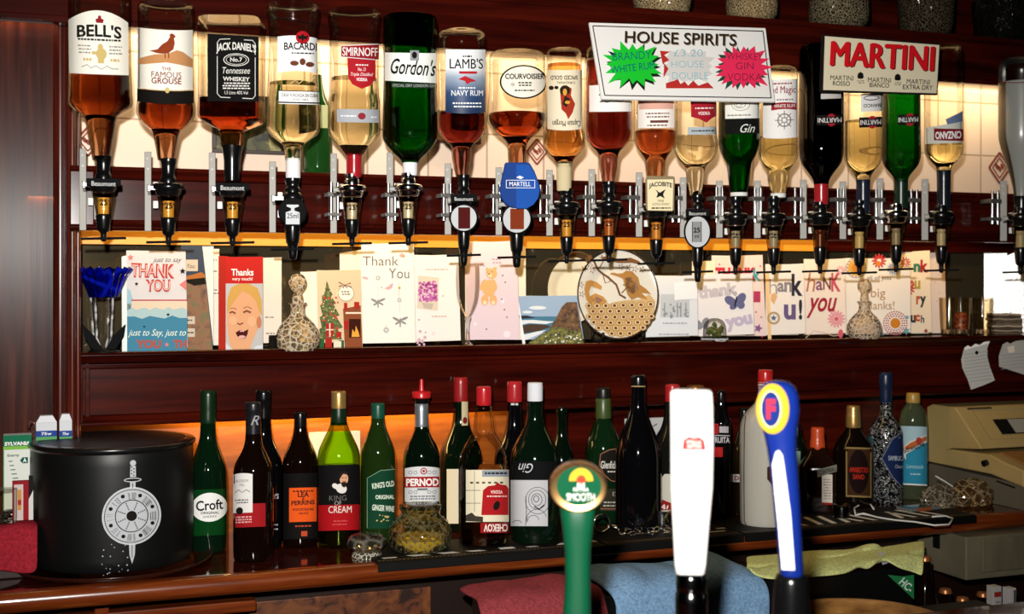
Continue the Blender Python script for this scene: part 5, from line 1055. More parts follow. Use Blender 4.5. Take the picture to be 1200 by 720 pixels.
T.art('lettering', [text('PERNOD', 495, 565.5, 38, 9, .04)], paper('eee8e4'), lb, .0016); T.art('label_print', [*[s_ for x in (481, 487, 503, 509) for s_ in [ring(x, 554, 2.4, 2, .6), ring(x, 577, 2.4, 2, .6)]], *smalltext(495, 582, 30, 2, 3), rect(489, 572.5, 501, 575, 3)], ink('70747a'), lb, .0012); T.art('red_medal', [ring(496.5, 552.5, 4, 4, 1.2), ell(496.5, 552.5, 1.6, 1.6)], ink('9c2028'), lb, .0014)
# row behind
T = stand(540, 2.425, 'dark bottle with red capsule and cream label, half behind the clear vodka', [(444, 7.5), (470, 8.4), (498, 10), (510, 15), (522, 22), (534, 25.4), (560, 25.6), (628, 25)], dgreen, [(442, 7.8), (443, 8.6), (469, 8.8), (471, 8.4)], plastic('8e1a1c', .3))
T.art('cream_label', [rect(523.5, 550, 537.5, 614, 5)], paper('d8ccb0')); T.art('neck_label', [rect(541, 471, 548.3, 499, 3)], paper('c0b490')); T.art('neck_mark', [ell(545, 493, 2.6, 4)], ink('6a1c1c'), None, .0012)
T = stand(603, 2.40, 'dark bottle with red screw cap, behind the gin with the white cap', [(449, 7.5), (475, 8.5), (500, 10), (515, 15), (525, 21), (535, 24), (560, 24), (620, 24)], black_b, [(447, 8), (448, 9), (469, 9.2), (471, 8.8)], plastic('a8242a'))
T.art('neck_print', [*smalltext(603, 474, 12, 1, h=2.4)], paper('c8c4c0'), None, .001)
T = stand(658, 2.42, 'slim green-lipped bottle between the gin and the green tap', [(479, 6.5), (483, 7), (487, 5.5), (510, 6.4), (522, 10), (535, 15), (550, 16), (620, 16)], dgreen, [(476, 2), (477, 5), (480, 5.6), (482, 5)], black)
# vodka, clear
T = stand(567, 2.262, 'clear vodka bottle with upside-down red and cream label and red cap', [(474, 9), (478, 9.4), (488, 11), (500, 12.2), (508, 13), (516, 19), (528, 26), (538, 29), (548, 29.8), (600, 29.8), (640, 29.4)], gl, [(453, 7.5), (454, 8.6), (458, 9), (473, 9), (475, 8.6)], plastic('b01c22'), liq=liquid('murky_vodka', (.3, .32, .22)), level=548)
lb = T.art('label', [rect(546, 551, 596.4, 612, 16)], paper('ded4b8')); T.art('name_banner', [rect(563, 613, 596.6, 625, 10)], ink('8c1418')); T.art('lettering', [text('CHEKOV', 581, 619, 28, 9, .03, flip=True)], paper('e8dcd4'), T.root.children[-1], .001)
T.art('red_panel', [poly([(564, 604), (566, 575), (572, 570), (580, 569), (583, 565.5), (586, 568), (593, 569), (596, 573), (596, 604)])], ink('a81a1e'), lb, .001); T.art('lettering', [text('VODKA', 582, 577, 14, 4, .03, flip=True), *smalltext(582, 582, 24, 1)], paper('eed0c8'), lb, .0016); T.art('printed_leaf', [ell(582, 593, 3.6, 5.6, 10, .4)], gk, lb, .0016)
T.art('dark_print', [*[rect(551 + i * 7, 565, 554.5 + i * 7, 567, 1) for i in range(6)], line([(546, 575), (563, 575)], .6), line([(546, 590), (563, 590)], .6), poly([(546, 604), (553, 601), (557, 605), (566, 606), (566, 612), (546, 611)]), line([(556, 552), (556, 600)], .5)], ink('3c362c'), lb, .0012)
T.art('grey_tab', [rect(565, 551.5, 596.4, 559, 10)], ink('8c949c'), lb, .0014); T.art('lettering', [*smalltext(581, 555, 26, 1, h=2)], gk, lb, .0018)
# gin
T = stand(627, 2.257, 'dark green gin bottle with white cap and grey spiral label', [(468, 8.6), (490, 9.4), (500, 12), (512, 19), (524, 25.5), (535, 28.6), (548, 29), (600, 29), (636, 28.6)], dark('06140a', .06, .1), [(448.5, 8), (449.5, 9), (468, 9.2), (470, 8.8)], paper('d6d8de'))
bl = T.art('black_label', [rect(598.4, 541, 655.6, 563, 16)], ink('0b0c0d')); T.art('lettering', [text('Gin', 616, 549, 17, 11, 0, .4, flip=True)], paper('c4c4c8'), bl, .001)
lb = T.art('label', [rect(598.4, 563, 642, 617, 16)], paper('bcbcc0'), None, .0005)
T.art('printed_spirals', [ring(630, 587, 14.5, 16, .6), ring(629.5, 586, 10.5, 11.5, .6), ring(629, 586, 6.6, 7.4, .7), ring(628.4, 585, 3.4, 4, .8), ring(629, 609, 12, 12, .6, a0=-1.9, a1=1.3), ring(625, 611, 7, 7, .6, a0=-1.6, a1=1.4), line([(616, 582), (617, 600), (616, 616)], .8), line([(638, 592), (632, 597), (626, 594)], 1.6), ring(606, 615, 6, 5, .6, a0=-1.2, a1=1.2)], ink('2a2a2e'), lb, .001)
# right of the green tap
T = stand(707, 2.395, 'green single malt bottle with dark shield label, right of the green tap', [(464, 7.6), (488, 8.8), (494, 10), (506, 15), (518, 19.6), (530, 21.4), (560, 21.6), (620, 21.4)], dark('0b2410', .06, .15), [(454, 7), (455, 8.2), (466, 8.4), (468, 8)], mat('black_cap', '14140f', .35))
T.lathe('neck_capsule', [(467, 8.4), (468, 8.9), (489, 9.4), (491, 9)], mat('olive_foil', '3c4c22', .35), k=0)
lb = T.art('dark_label', [poly([(704, 532), (714, 527), (727, 525), (727, 566), (716, 564), (707, 556), (702, 545)])], ink('16140f')); T.art('bronze_edge', [line([(727, 525.4), (714, 527.5), (704, 532.5), (702.4, 545), (707.4, 556), (716, 563.6), (727, 565.4)], 1.1)], ink('8c5a44'), lb, .001)
T.art('lettering', [text('Glenfiddich', 717, 545, 26, 9, .02), *smalltext(717, 553, 12, 1)], paper('d0ccc4'), lb, .001)
l2 = T.art('lower_label', [rect(703.5, 573, 727, 599, 8)], ink('2c2a1e')); T.art('lettering', [text('12', 720.5, 579, 5, 5, .02), *smalltext(715, 589, 18, 2, 4)], paper('b4b0a0'), l2, .001); T.art('bronze_line', [rect(703.5, 596, 727, 597.2, 6)], ink('8c5a44'), l2, .001)
T = stand(748, 2.29, 'tall black liqueur bottle with a thin gold ring at the neck', [(441, 7.5), (452, 8.2), (470, 8.6), (482, 10), (496, 15), (512, 22), (526, 26), (540, 27.2), (618, 27)], black_b, [(439.5, 7), (440.5, 8.3), (451, 8.7), (453, 8.5)], black)
T.art('gold_ring', [rect(739.8, 452.4, 756.2, 453.8, 10)], ink('a08a5c'), None, .001)
T = stand(788, 2.335, 'clear sambuca bottle with a tilted red label, peeping out left of the white tap', [(457, 8), (480, 9), (500, 12), (512, 20), (524, 23), (600, 23), (615, 22.8)], mat('clear_dark_glass', '1c1c1a', .05, trans=.5), [(450.5, 7), (451.5, 8.4), (456, 8.6), (470, 8.8), (471, 8.4)], plastic('a82024'))
lb = T.art('label', [poly([(771, 566), (779, 556), (790, 556), (790, 598), (776, 594)])], paper('c0bcae')); T.art('red_banner', [poly([(766, 597), (773, 585), (792, 592), (792, 606), (784, 604)])], ink('8a1c1c'), lb, .001); T.art('lettering', [text('SAL', 778, 595, 15, 7, .03, rot=.3)], paper('ddd2c8'), lb, .0018); T.art('printed_leaf', [ell(772, 573, 4, 3, 8, .5)], ink('5a7a3c'), lb, .0014)
T = stand(815, 2.415, 'bottle with copper-coloured cap just showing above the white tap', [(457, 8), (480, 9), (500, 12), (512, 20), (524, 23), (600, 23), (605, 22.8)], brown_b, [(451, 7), (452, 10), (456, 10.6), (470, 10.4)], mat('copper_cap', '8c5c34', .3, .7))
T = stand(845, 2.33, 'slim black bottle with red patches and white fruit lettering, right of the white tap', [(460, 4), (476, 5), (486, 8), (492, 11), (500, 12), (560, 12), (604, 12)], black_b, [(457.5, 3.5), (458.5, 4.6), (470, 5), (472, 4.6)], black)
T.art('red_patches', [rect(835.5, 497, 842, 509, 4), rect(835.5, 524.5, 847, 536, 5)], ink('a41c1e')); T.art('white_patch', [rect(843, 500, 853.6, 507.5, 4)], paper('a8a4a8')); T.art('white_line', [rect(834, 510.2, 855, 511.2, 8)], paper('b8b4b8'), None, .0008); T.art('lettering', [text('FRUITA', 845, 516, 20, 7, .02)], paper('c4c2c4'), None, .001)
T = stand(872, 2.36, 'dark brown bottle with a small white tag, left of the white bottle', [(480, 5), (500, 6), (512, 9), (524, 13), (534, 14), (570, 14), (604, 14)], dark('1a1208'), [(478, 4.6), (479, 5.8), (492, 6.2), (494, 6)], black)
lb = T.art('white_tag', [rect(859, 556.5, 873, 565.5, 6)], paper('d0ccd0')); T.art('lettering', [text('DR', 866, 561, 10, 5.5, .03)], ink('7a1c20'), lb, .001)
T = stand(897, 2.245, 'white coconut rum bottle with red cap, behind the blue tap', [(455, 8), (466, 9), (474, 13), (482, 22), (492, 28), (504, 30), (560, 30), (616, 29.6)], mat('white_bottle', 'aaa69c', .25, coat=.4), [(433.5, 7.5), (434.5, 8.6), (446, 9), (448, 8.6)], plastic('b0201e'))
T.lathe('capsule', [(447, 8.2), (450, 8.6), (454, 8.6), (455, 8.2)], paper('c8c0b8'), k=0); T.art('red_rings', [rect(888.5, 449, 905.5, 450.4, 8), rect(888.5, 452.6, 905.5, 454, 8)], ink('8a1c1c'), None, .003)
T.art('edge_line', [line([(874, 488), (872.6, 505), (872.2, 560), (872.6, 612), (875, 617)], .9)], gk); T.art('dark_print', [poly([(899, 548), (905, 545), (909, 556), (906, 570), (899, 562)])], ink('3a1c14'))
T = stand(934, 2.40, 'dark green bottle with a pale green label edge, right of the blue tap', [(500, 5), (512, 6), (522, 10), (530, 11), (560, 11), (596, 11)], dgreen, [(498, 4.6), (499, 5.6), (510, 6)], black)
T.art('label', [rect(926, 529, 938, 572, 4)], paper('7c9a86')); T.art('dark_mark', [ell(930, 545, 2, 3)], gk, None, .001)
# orange liqueur: square brown bottle
T = stand(958, 2.335, 'square brown orange-liqueur bottle with orange cap and white strip', [(524, 8), (530, 10), (537, 16), (545, 20.5), (552, 21), (600, 21)], dark('1c0c06'), [(501, 7), (502, 7.8), (516, 8), (518, 8.8), (526, 9), (527, 8.6)], mat('orange_cap', 'b8441e', .3), sq=4)
fl = 21 * T.m * .99
T.art('white_strip', [rect(963, 556, 975, 589, 1), ], paper('c8c0b4'), flat=fl); T.art('red_foot', [rect(963, 589, 975, 591.5, 1)], ink('8c2018'), flat=fl); T.art('grey_banner', [poly([(957.5, 551), (980, 544), (980, 552), (958, 560)])], ink('6c6a62'), flat=fl + .0008); T.art('lettering', [text('COINTREAU', 969, 552, 20, 5, .02, rot=-.3)], gk, flat=fl + .0012); T.art('fine_print', [*smalltext(969, 562, 9, 8, 3.2, 1)], ink('7a6a5c'), flat=fl + .0005)
T = stand(1000, 2.375, 'dark liqueur bottle with gold cap, gold-edged label and red lettering', [(500, 8), (506, 10), (514, 17), (524, 22.5), (532, 23.4), (560, 23.5), (594, 23.3)], dark('0e0805'), [(475.5, 7), (476.5, 7.8), (484, 8), (485, 8.4), (499, 8.8), (501, 8.4)], mat('gold_cap', 'c09a5c', .3, .7))
lb = T.art('gold_edge_label', [rect(991.5, 524.5, 1020.5, 583, 10)], ink('8a7244')); T.art('dark_panel', [rect(993, 526.5, 1019.2, 581, 10)], ink('3a2410'), lb, .0009); T.art('dark_oval', [ell(1006, 553, 11.5, 26, 14)], ink('160806'), lb, .0013); T.art('lettering', [text('AMARETTO', 1006, 551, 21, 6, .03), text('SANO', 1006, 559, 13, 6, .03)], ink('b02818'), lb, .0018)
T = stand(1038, 2.385, 'silvery patterned sambuca bottle with dark blue cap', [(466, 6), (485, 6.6), (491, 10), (498, 16), (505, 19), (515, 19.8), (560, 19.8), (588, 19.6)], noise_mat('silver_filigree', [(.46, '0a0c10'), (.53, '16181c'), (.56, 'b8b8b4'), (.6, '12141a')], (1, 1, 1), 75, 3, .12, .3, .4, dist=2.2), [(436.5, 6.5), (437.5, 7.6), (452, 8), (454, 7.4), (470, 6.8), (472, 6.4)], mat('navy_cap', '16223e', .3))
lb = T.art('blue_label', [poly([(1033, 538), (1045, 515), (1057.2, 505), (1057.2, 572), (1046, 560)])], ink('16264c')); T.art('silver_edge', [line([(1057, 505.6), (1045, 515.4), (1033.6, 538), (1046, 559.6), (1057, 571)], .8)], ink('7a8498'), lb, .001); T.art('lettering', [text('SAMBUCA', 1050, 537, 18, 5.5, .02), text('Classic', 1053, 546.5, 9, 4, 0, .3)], paper('a8b0bc'), lb, .0014)
T.art('teal_side', [rect(1019, 512, 1022.5, 566, 2)], ink('1c5a64'))
T = stand(1070, 2.405, 'plastic lemonade bottle with blue label and gold cap beside the cash register', [(471, 7), (475, 9), (480, 13), (488, 15.4), (500, 16.4), (560, 16.5), (584, 16)], mat('lemonade_bottle', '6c7858', .05, trans=.7), [(460.5, 6.6), (461.5, 7.8), (470, 8.2), (472, 7.8)], mat('gold_cap_plastic', 'a8843c', .35))
lb = T.art('label', [rect(1054.4, 500, 1085.6, 569, 12)], ink('2c86a4')); T.art('pale_label_top', [rect(1054.4, 500, 1085.6, 528, 12, 1, bot=lambda u: -10 * u)], ink('a4c0c8'), lb, .0006); T.art('white_swash', [poly([(1059, 525), (1066, 518), (1077, 513), (1085, 509), (1085, 518), (1072, 526), (1062, 533), (1062, 540), (1058, 533)])], paper('d8d4c8'), lb, .0012); T.art('orange_swash', [poly([(1060.5, 525), (1067, 519.5), (1077, 514.5), (1085, 511), (1085, 516), (1072, 523), (1062, 529)])], ink('b8622c'), lb, .0016)
T.art('lettering', [text('Schweppes', 1071, 525, 25, 8, .02, rot=-.42)], ink('2a1212'), lb, .0034); T.art('red_emblem', [ell(1076.5, 517, 3.4, 4.4)], ink('a83a34'), lb, .0024); T.art('lettering', [text('Lemonade', 1072, 547, 19, 5, 0, .3), *smalltext(1072, 556, 14, 1)], paper('a8ccd4'), lb, .001); T.art('white_foot', [rect(1054.4, 567.5, 1085.6, 569, 10)], white, lb, .001)
# blank card leaning behind the cream sherry, scrap behind the black bottle
k = Sheet('blank_card', 392, 560, 2.50, -.15, 'blank cream card leaning on the lit wood behind the cream sherry', 'card', lean=.05, base=COUNTER + .002)
k.slab('card_sheet', [(362, 507), (422, 505), (423, 640), (363, 641)], .001, paper('efe0bc'), ground=True)
k = Sheet('paper_slip', 775, 600, 2.50, -.2, 'white paper slip propped behind the tall black liqueur bottle', 'paper', lean=.05, base=COUNTER + .002)
k.slab('slip', [(732, 491), (792, 489), (793, 620), (733, 620)], .001, paper('b4b4b4'), ground=True); k.art('lettering', [line([(765, 500), (770, 497)], 1), *smalltext(778, 520, 20, 1)], gk)
# ------------------------------------------------------------ bucket, tray and things at the left end
T = Frame('ice_bucket', 132.5, 2.345, 672, 'large black ice bucket with a silver sword and shield emblem', 'bucket', z0=COUNTER + .011)
bucket = mat('bucket_black', '0b0c0c', .42, spec=.35)
yb = HOR + (EYE - T.z0) / T.m
T.lathe('bucket_wall', [(517, 90), (519, 91), (536, 91.4), (640, 91), (yb - 3, 90), (yb, 88)], bucket, k=0, n=72, body=True, ground=True)
T.lathe('lid_rim', [(514, 86), (514.6, 92.5), (516, 94), (519, 94), (520.5, 92.6), (522, 91.5)], mat('bucket_rim', '101010', .25), k=1, n=72); T.lathe('lid', [(513, 40), (513.6, 80), (515, 90), (517, 90)], bucket, k=1, n=72)
slv = ink('b4b8bc'); E_ = (153.5, 607)
em = T.art('shield_emblem', [ell(E_[0], E_[1], 32.5, 33, 36)], slv)
def dots(n, q, r_, a0=0): return [ell(E_[0] + q * math.cos(2 * PI * i / n + a0), E_[1] + q * math.sin(2 * PI * i / n + a0), r_, r_, 8) for i in range(n)]
T.art('shield_pattern', [ring(*E_, 31, 31.5, .8, 48), ring(*E_, 19, 19.4, 1.1, 40), ell(*E_, 6, 6, 14), *dots(8, 25.5, 2.3, .38), *[d_ for q in (8.5, 11, 13.5, 16) for d_ in dots(8, q, .8, .38)],
    *[line([(E_[0] + (21.5 + 2 * j) * math.cos(a + s * .17), E_[1] + (21.5 + 2 * j) * math.sin(a + s * .17)), (E_[0] + (21.5 + 2 * j) * math.cos(a + s * .17 + .1), E_[1] + (21.5 + 2 * j) * math.sin(a + s * .17 + .1) + 1.6)], .7) for a in [2 * PI * i / 8 for i in range(8)] for s in (-1, 0, .6) for j in range(4)]], gk, em, .001)
T.art('shield_edge', [ring(*E_, 33.4, 34, .8, 48)], ink('d8dade'), em, .0008)
T.art('sword_emblem', [ell(155, 544.5, 3.4, 3.4), poly([(152, 548), (158, 548), (158.4, 561), (151.6, 561)]), ell(154.6, 564.5, 10, 2.6), poly([(151.6, 567), (157.8, 567), (157.8, 575), (151.6, 575)]), poly([(150.4, 640), (157.6, 640), (157, 653), (154, 663.5), (151, 653)])], slv)
T.art('sword_pattern', [*[ell(153.4 + (j % 2) * 2.6, 549.5 + j * 1.9, .9, .8, 6) for j in range(6)], ell(154.6, 564.5, 8.6, 1.5), line([(154.6, 568), (154.6, 574)], .9), line([(154, 641), (154, 656)], .8)], gk, None, .001)
T.art('white_specks', scatter(120, 632, 150, 676, 22, .4, .8, 5), ink('c8ccd0'), None, .0006)
T = Frame('round_tray', 132.5, 2.345, 680, 'round dark red-brown tray under the black ice bucket', 'tray', z0=COUNTER + .0006)
m_ = T.m; b = MB(); b.lathe([(0, 104 * m_), (.003, 110 * m_), (.010, 114 * m_), (.0115, 114 * m_), (.0105, 112 * m_), (.004, 106 * m_), (.004, 2 * m_)], 72, cap=(True, True)); b.build('tray_body', mat('tray_brown', '2c120c', .2, coat=.3), T.root, True)
# raised box under a red towel, and the small things on it
zt = P(20, 613, 2.30).z
bx = empty('storage_box', (P(-10, 640, 2.33).x, 2.33, COUNTER + .0005)); tag(bx, 'low dark box at the far left of the counter under the red towel', 'box')
xr = P(37, 640, 2.30).x - bx.location.x; hb = zt - COUNTER - .008
MB().box((-.22, -.05, 0), (xr - .006, .06, hb)).build('box_body', mat('box_dark', '241210', .6), bx, bevel=.002)
def cloth(name, label, cat, pts, m, th=.004, group=None, nv=None):
    """pts: grid rows of world points"""
    b = MB(); nr = len(pts); nc = len(pts[0]); vs = [p for r_ in pts for p in r_]
    fs = [(i * nc + j, i * nc + j + 1, (i + 1) * nc + j + 1, (i + 1) * nc + j) for i in range(nr - 1) for j in range(nc - 1)]
    o = b.add(vs, fs).build(name, m, None, True); tag(o, label, cat, group)
    s = o.modifiers.new('solidify', 'SOLIDIFY'); s.thickness = th; s.offset = 1
    u = o.modifiers.new('subdivision', 'SUBSURF'); u.levels = 1; u.render_levels = 2
    return o
def fabric(h): return noise_mat('towel_' + h, [(.3, h), (.7, '%02x%02x%02x' % tuple(min(255, int(int(h[i:i + 2], 16) * 1.25 + 6)) for i in (0, 2, 4)))], (1, 1, 1), 220, 3, .9, .35, 0, .1)
rows = []; rnd = random.Random(2)
prof = [(.055, hb + .003), (.02, hb + .004), (-.03, hb + .004), (-.052, hb + .002), (-.058, hb - .012), (-.062, hb - .04), (-.064, .012)]
for v, (y, z) in enumerate(prof):
    rows.append([(bx.location.x - .24 + (xr + .25) * u / 16, 2.33 + y + .004 * math.sin(u * 1.1 + v) * (v > 3), COUNTER + max(.006, z + .004 * math.sin(u * .9 + v * .6) + (.02 * (1 - u / 16) if v == 6 else 0))) for u in range(17)])
cloth('bar_towel', 'red towel spread over a box at the far left, beside the black bucket', 'towel', rows, fabric('7c1a24'))
ZS = zt + .005
def box_at(name, label, cat, x0, x1, ytop, Y, depth, m, yaw=.0, base=None, group=None):
    base = ZS if base is None else base
    p = P((x0 + x1) / 2, 600, Y); mm = mpp((x0 + x1) / 2, Y)
    r = empty(name, (p.x, Y, base), yaw); tag(r, label, cat, group)
    w_ = (x1 - x0) / 2 * mm; h = EYE + (HOR - ytop) * mm - base
    MB().box((-w_, 0, 0), (w_, depth, h)).build('carton', m, r, bevel=.0008)
    def art(nm, shapes, m, off=.0006, parent=None):
        b = MB()
        for vs, fs in shapes: b.add([((x - (x0 + x1) / 2) * mm, -off, EYE + (HOR - y) * mm - base) for x, y in vs], fs)
        return b.build(nm, m, parent or r)
    return r, art
yw = -math.atan2(P(20, 550, 2.34).x, 2.34) - .1
r, art = box_at('bulb_box', 'white and green light bulb box standing at the far left', 'box', 5, 36, 510, 2.345, .028, paper('d8dcd4'))
art('green_top', [rect(5, 510, 36, 523, 2)], ink('1c6a4c')); art('lime_band', [rect(5, 523, 36, 527, 2)], ink('7cb44c')); art('lettering', [text('SYLVANIA', 20.5, 520, 28, 4.5, .04)], white, .001)
art('lettering', [text('Energy', 16, 534, 13, 4, .02), *[rect(11 + i, 540 + i * 5, 15 + i * 1.6, 541 + i * 5, 1) for i in range(6)]], ink('2c4a40'), .001); gt = art('green_arrow', [poly([(23, 540), (26, 536.5), (32, 536.5), (32, 543.5), (26, 543.5)])], ink('14584a'), .001); art('lettering', [text('A', 28.5, 540, 4, 4.6, .04)], white, .0014, gt); art('green_edges', [rect(5, 527, 6, 600, 1), rect(35, 527, 36, 600, 1)], ink('5aa468'), .001)
for x0, x1, yt, lab in ((43, 66, 495, 'white carton with blue and green bands behind the black bucket, the nearer of two'), (70, 84, 493, 'second white carton with blue and green bands, beside the pillar edge')):
    r, art = box_at('bulb_carton', lab, 'box', x0, x1, yt, 2.36, .02, paper('cdd0d4'), group='blue and green cartons')
    art('blue_band', [rect(x0, 505, x1, 512, 2)], ink('26468c')); art('green_band', [rect(x0, 512, x1, 540, 2)], ink('5a9a62')); art('lettering', [text('75w', (x0 + x1) / 2, 508.5, (x1 - x0) * .5, 3.4, .02)], white, .001)
    rr = MB().prism([(-(x1 - x0) / 2 * mpp(55, 2.36), 0), ((x1 - x0) / 2 * mpp(55, 2.36), 0), ((x1 - x0) * .3 * mpp(55, 2.36), .012), (-(x1 - x0) * .3 * mpp(55, 2.36), .012)], 0, .02, 'y').build('folded_top', paper('d8dade'), r); rr.location.z = EYE + (HOR - yt) * mpp((x0 + x1) / 2, 2.36) - ZS - .001
r, art = box_at('leaflet', 'small red and white leaflet box leaning against the black bucket', 'leaflet', 15, 33, 564, 2.292, .01, paper('8c1c24'))
art('white_panel', [rect(17, 568, 27, 610, 1)], paper('c8b8b4')); art('picture', [rect(21, 574, 25, 598, 1)], ink('c48a3c'), .001); art('picture_red', [rect(21, 586, 25, 592, 1)], ink('a82c24'), .0014)
b = MB(); mm = mpp(35, 2.29); b.prism([(9 * mm, 0), (14 * mm, 0), (14 * mm, .062), (9 * mm, .073)], -.001, .004, 'y').build('white_flap', paper('d0ccc8'), r); MB().prism([(9 * mm, .035), (14 * mm, .05), (14 * mm, .074), (9 * mm, .075)], -.0016, -.001, 'y').build('dark_flap', paper('1a1616'), r)
T = Frame('coin_glass', 6, 2.285, 612, 'low glass with dark coins at the far left edge', 'glass', z0=ZS)
T.lathe('glass_wall', [(573, 13), (575, 13.4), (605, 13), (612, 12.6)], gl, k=0, ground=True, body=True, n=32)
b = MB(); rnd = random.Random(6)
for i in range(14):
    a = rnd.uniform(0, 6.28); q = rnd.uniform(0, 7) * T.m; z = .001 + .0028 * (i // 2) ; r0 = 4.2 * T.m
    b.lathe([(z, r0), (z + .0018, r0)], 16, (q * math.cos(a), q * math.sin(a)))
b.build('coins', mat('coin_metal', '5c544c', .3, .9), T.root)['kind'] = 'stuff'
# curled wire
p = P(40, 505, 2.365)
o = MB().tube([P(34, 502, 2.375), P(36, 494, 2.37), P(41, 496, 2.37), P(43, 505, 2.372), P(46, 497, 2.37), P(52, 489, 2.372), P(58, 494, 2.376), P(60, 515, 2.378)], .003, 8).build('curled_cable', mat('cable_brown', '5c3a30', .25), None, True); tag(o, 'curled shiny cable behind the bulb boxes by the pillar', 'cable')

# ------------------------------------------------------------ bar mats and small things on the counter
rub = mat('black_rubber', '050505', .6, spec=.2); YFm = YF - .012
def mat_piece(x0, x1, label, seed, stripes):
    a = P(x0, 650, 2.2).x; c = P(x1, 650, 2.2).x
    r = empty('bar_mat', ((a + c) / 2, 2.25, COUNTER + .0006)); tag(r, label, 'bar mat', 'rubber mats along the counter'); w_ = (c - a) / 2
    b = MB().box((-w_, -.078, 0), (w_, .06, .004)); b.prism([(-.078, .004), (-.078, 0), (-.0845, 0), (-.0845, -.012), (-.088, -.012), (-.088, .002), (-.085, .004)], -w_, w_, 'x'); b.build('mat_body', rub, r)
    b = MB(); n_ = int(w_ * 2 / .0075)
    for i in range(n_): x = -w_ + .003 + i * .0075; b.add([(x, -.0720, .0043), (x + .004, -.0720, .0043), (x + .0045, -.0755, .0043), (x + .0005, -.0755, .0043)], [(0, 1, 2, 3)])
    b.build('dashed_edge', ink('9a7c50'), r)
    b = MB()
    for x, wd, sl, y0, y1 in stripes:
        for yy0, yy1, dx in ((y0, y1, 0),): b.add([(x, yy0, .0044), (x + wd, yy0, .0044), (x + wd + sl, yy1, .0044), (x + sl, yy1, .0044)], [(0, 1, 2, 3)])
    b.build('white_print', ink('d8d4ca'), r)
    return r, w_
rnd = random.Random(9)
st_ = [(-.2 + i * .055, rnd.uniform(.018, .034), rnd.uniform(-.012, .014), -.06, -.06 + rnd.uniform(.006, .02)) for i in range(8)]
mat_piece(437, 700, 'black rubber bar mat with white print under the vodka and gin', 1, st_)
mat_piece(702, 860, 'black rubber bar mat between the green and white taps', 2, [(.075, .006, .016, -.055, .01), (.075, .05, 0, -.055, -.046), (.1, .006, -.02, -.03, .02), (.12, .02, 0, -.03, -.02)])
st_ = [(-.16 + i * .033, .012, rnd.choice((-.02, .015)), -.062, .0 + rnd.uniform(0, .02)) for i in range(12)]
mat_piece(862, 1130, 'black rubber bar mat with white slanted print on the right of the counter', 3, st_)
lens = cutglass('pressed_glass', 'f4f0dc', 130, .03)
T = Frame('glass_stopper', 430, 2.24, 662, 'squat two-tier clear glass stopper at the left corner of the bar mat', 'stopper', z0=COUNTER + .001)
T.lathe('stopper_disc', [(625.5, 6), (626, 14), (629, 21), (635, 24), (640, 23), (645, 17)], cutglass('smooth_glass', 'f2eddc', 30, .02, .3), k=2); T.lathe('stopper_foot', [(644, 11), (648, 17), (655, 18.5), (664, 18)], lens, k=1, ground=True, flute=.03, nf=14)
T = Frame('glass_jar', 492.5, 2.255, 655, 'round quilted glass jar of yellow lemon pieces on the bar mat', 'jar', z0=COUNTER + .0052)
T.lathe('jar_body', [(592, 24), (593, 25), (597, 24), (600, 21.5), (604, 23), (610, 30), (618, 35), (627, 36.5), (637, 35), (646, 29), (651, 24), (653, 23)], cutglass('jar_glass', 'e8dca8', 60, .05, .25), body=True, ground=True)
T.lathe('pickling_juice', [(628.9, 1)] + [(629 + i * 2.6, T.R(629 + i * 2.6) * .92) for i in range(9)], mat('cloudy_juice', 'b8a850', .3, trans=.15, ior=1.1), k=0)
b = MB(); m_ = T.m
for y0 in range(603, 652, 5):
    for k_ in range(22):
        a = 2 * PI * (k_ + .5 * ((y0 // 5) % 2)) / 22; R_ = (T.R(y0) + .2) * m_; z = T.z(y0); rr = 2.6 * m_; c_, s_ = math.cos(a), math.sin(a)
        if T.R(y0) < 24: continue
        vs = [(R_ * s_, -R_ * c_, z + rr * 1.1), (R_ * s_ + rr * c_, -R_ * c_ + rr * s_, z), (R_ * s_, -R_ * c_, z - rr * 1.1), (R_ * s_ - rr * c_, -R_ * c_ - rr * s_, z), ((R_ + .0016) * s_, -(R_ + .0016) * c_, z)]
        b.add(vs, [(0, 1, 4), (1, 2, 4), (2, 3, 4), (3, 0, 4)])
b.build('quilted_relief', cutglass('jar_glass_relief', 'f0e8c0', 160, milk=.3), T.root)
b = MB(); rnd = random.Random(4)
for x, y in ((498, 632), (507, 632), (484, 637), (490, 643), (500, 642), (478, 632), (509, 639)):
    a = MB().lathe([(T.z(y) - 4 * m_, 1 * m_), (T.z(y) - 3 * m_, 3.4 * m_), (T.z(y), 4.2 * m_), (T.z(y) + 3 * m_, 3.4 * m_), (T.z(y) + 4 * m_, 1 * m_)], 14, ((x - 492.5) * m_, -.02 + rnd.uniform(-.006, .02)))
    b.add(a.v, a.f)
b.build('lemon_pieces', mat('lemon', 'e0c42c', .4), T.root, True)['kind'] = 'stuff'
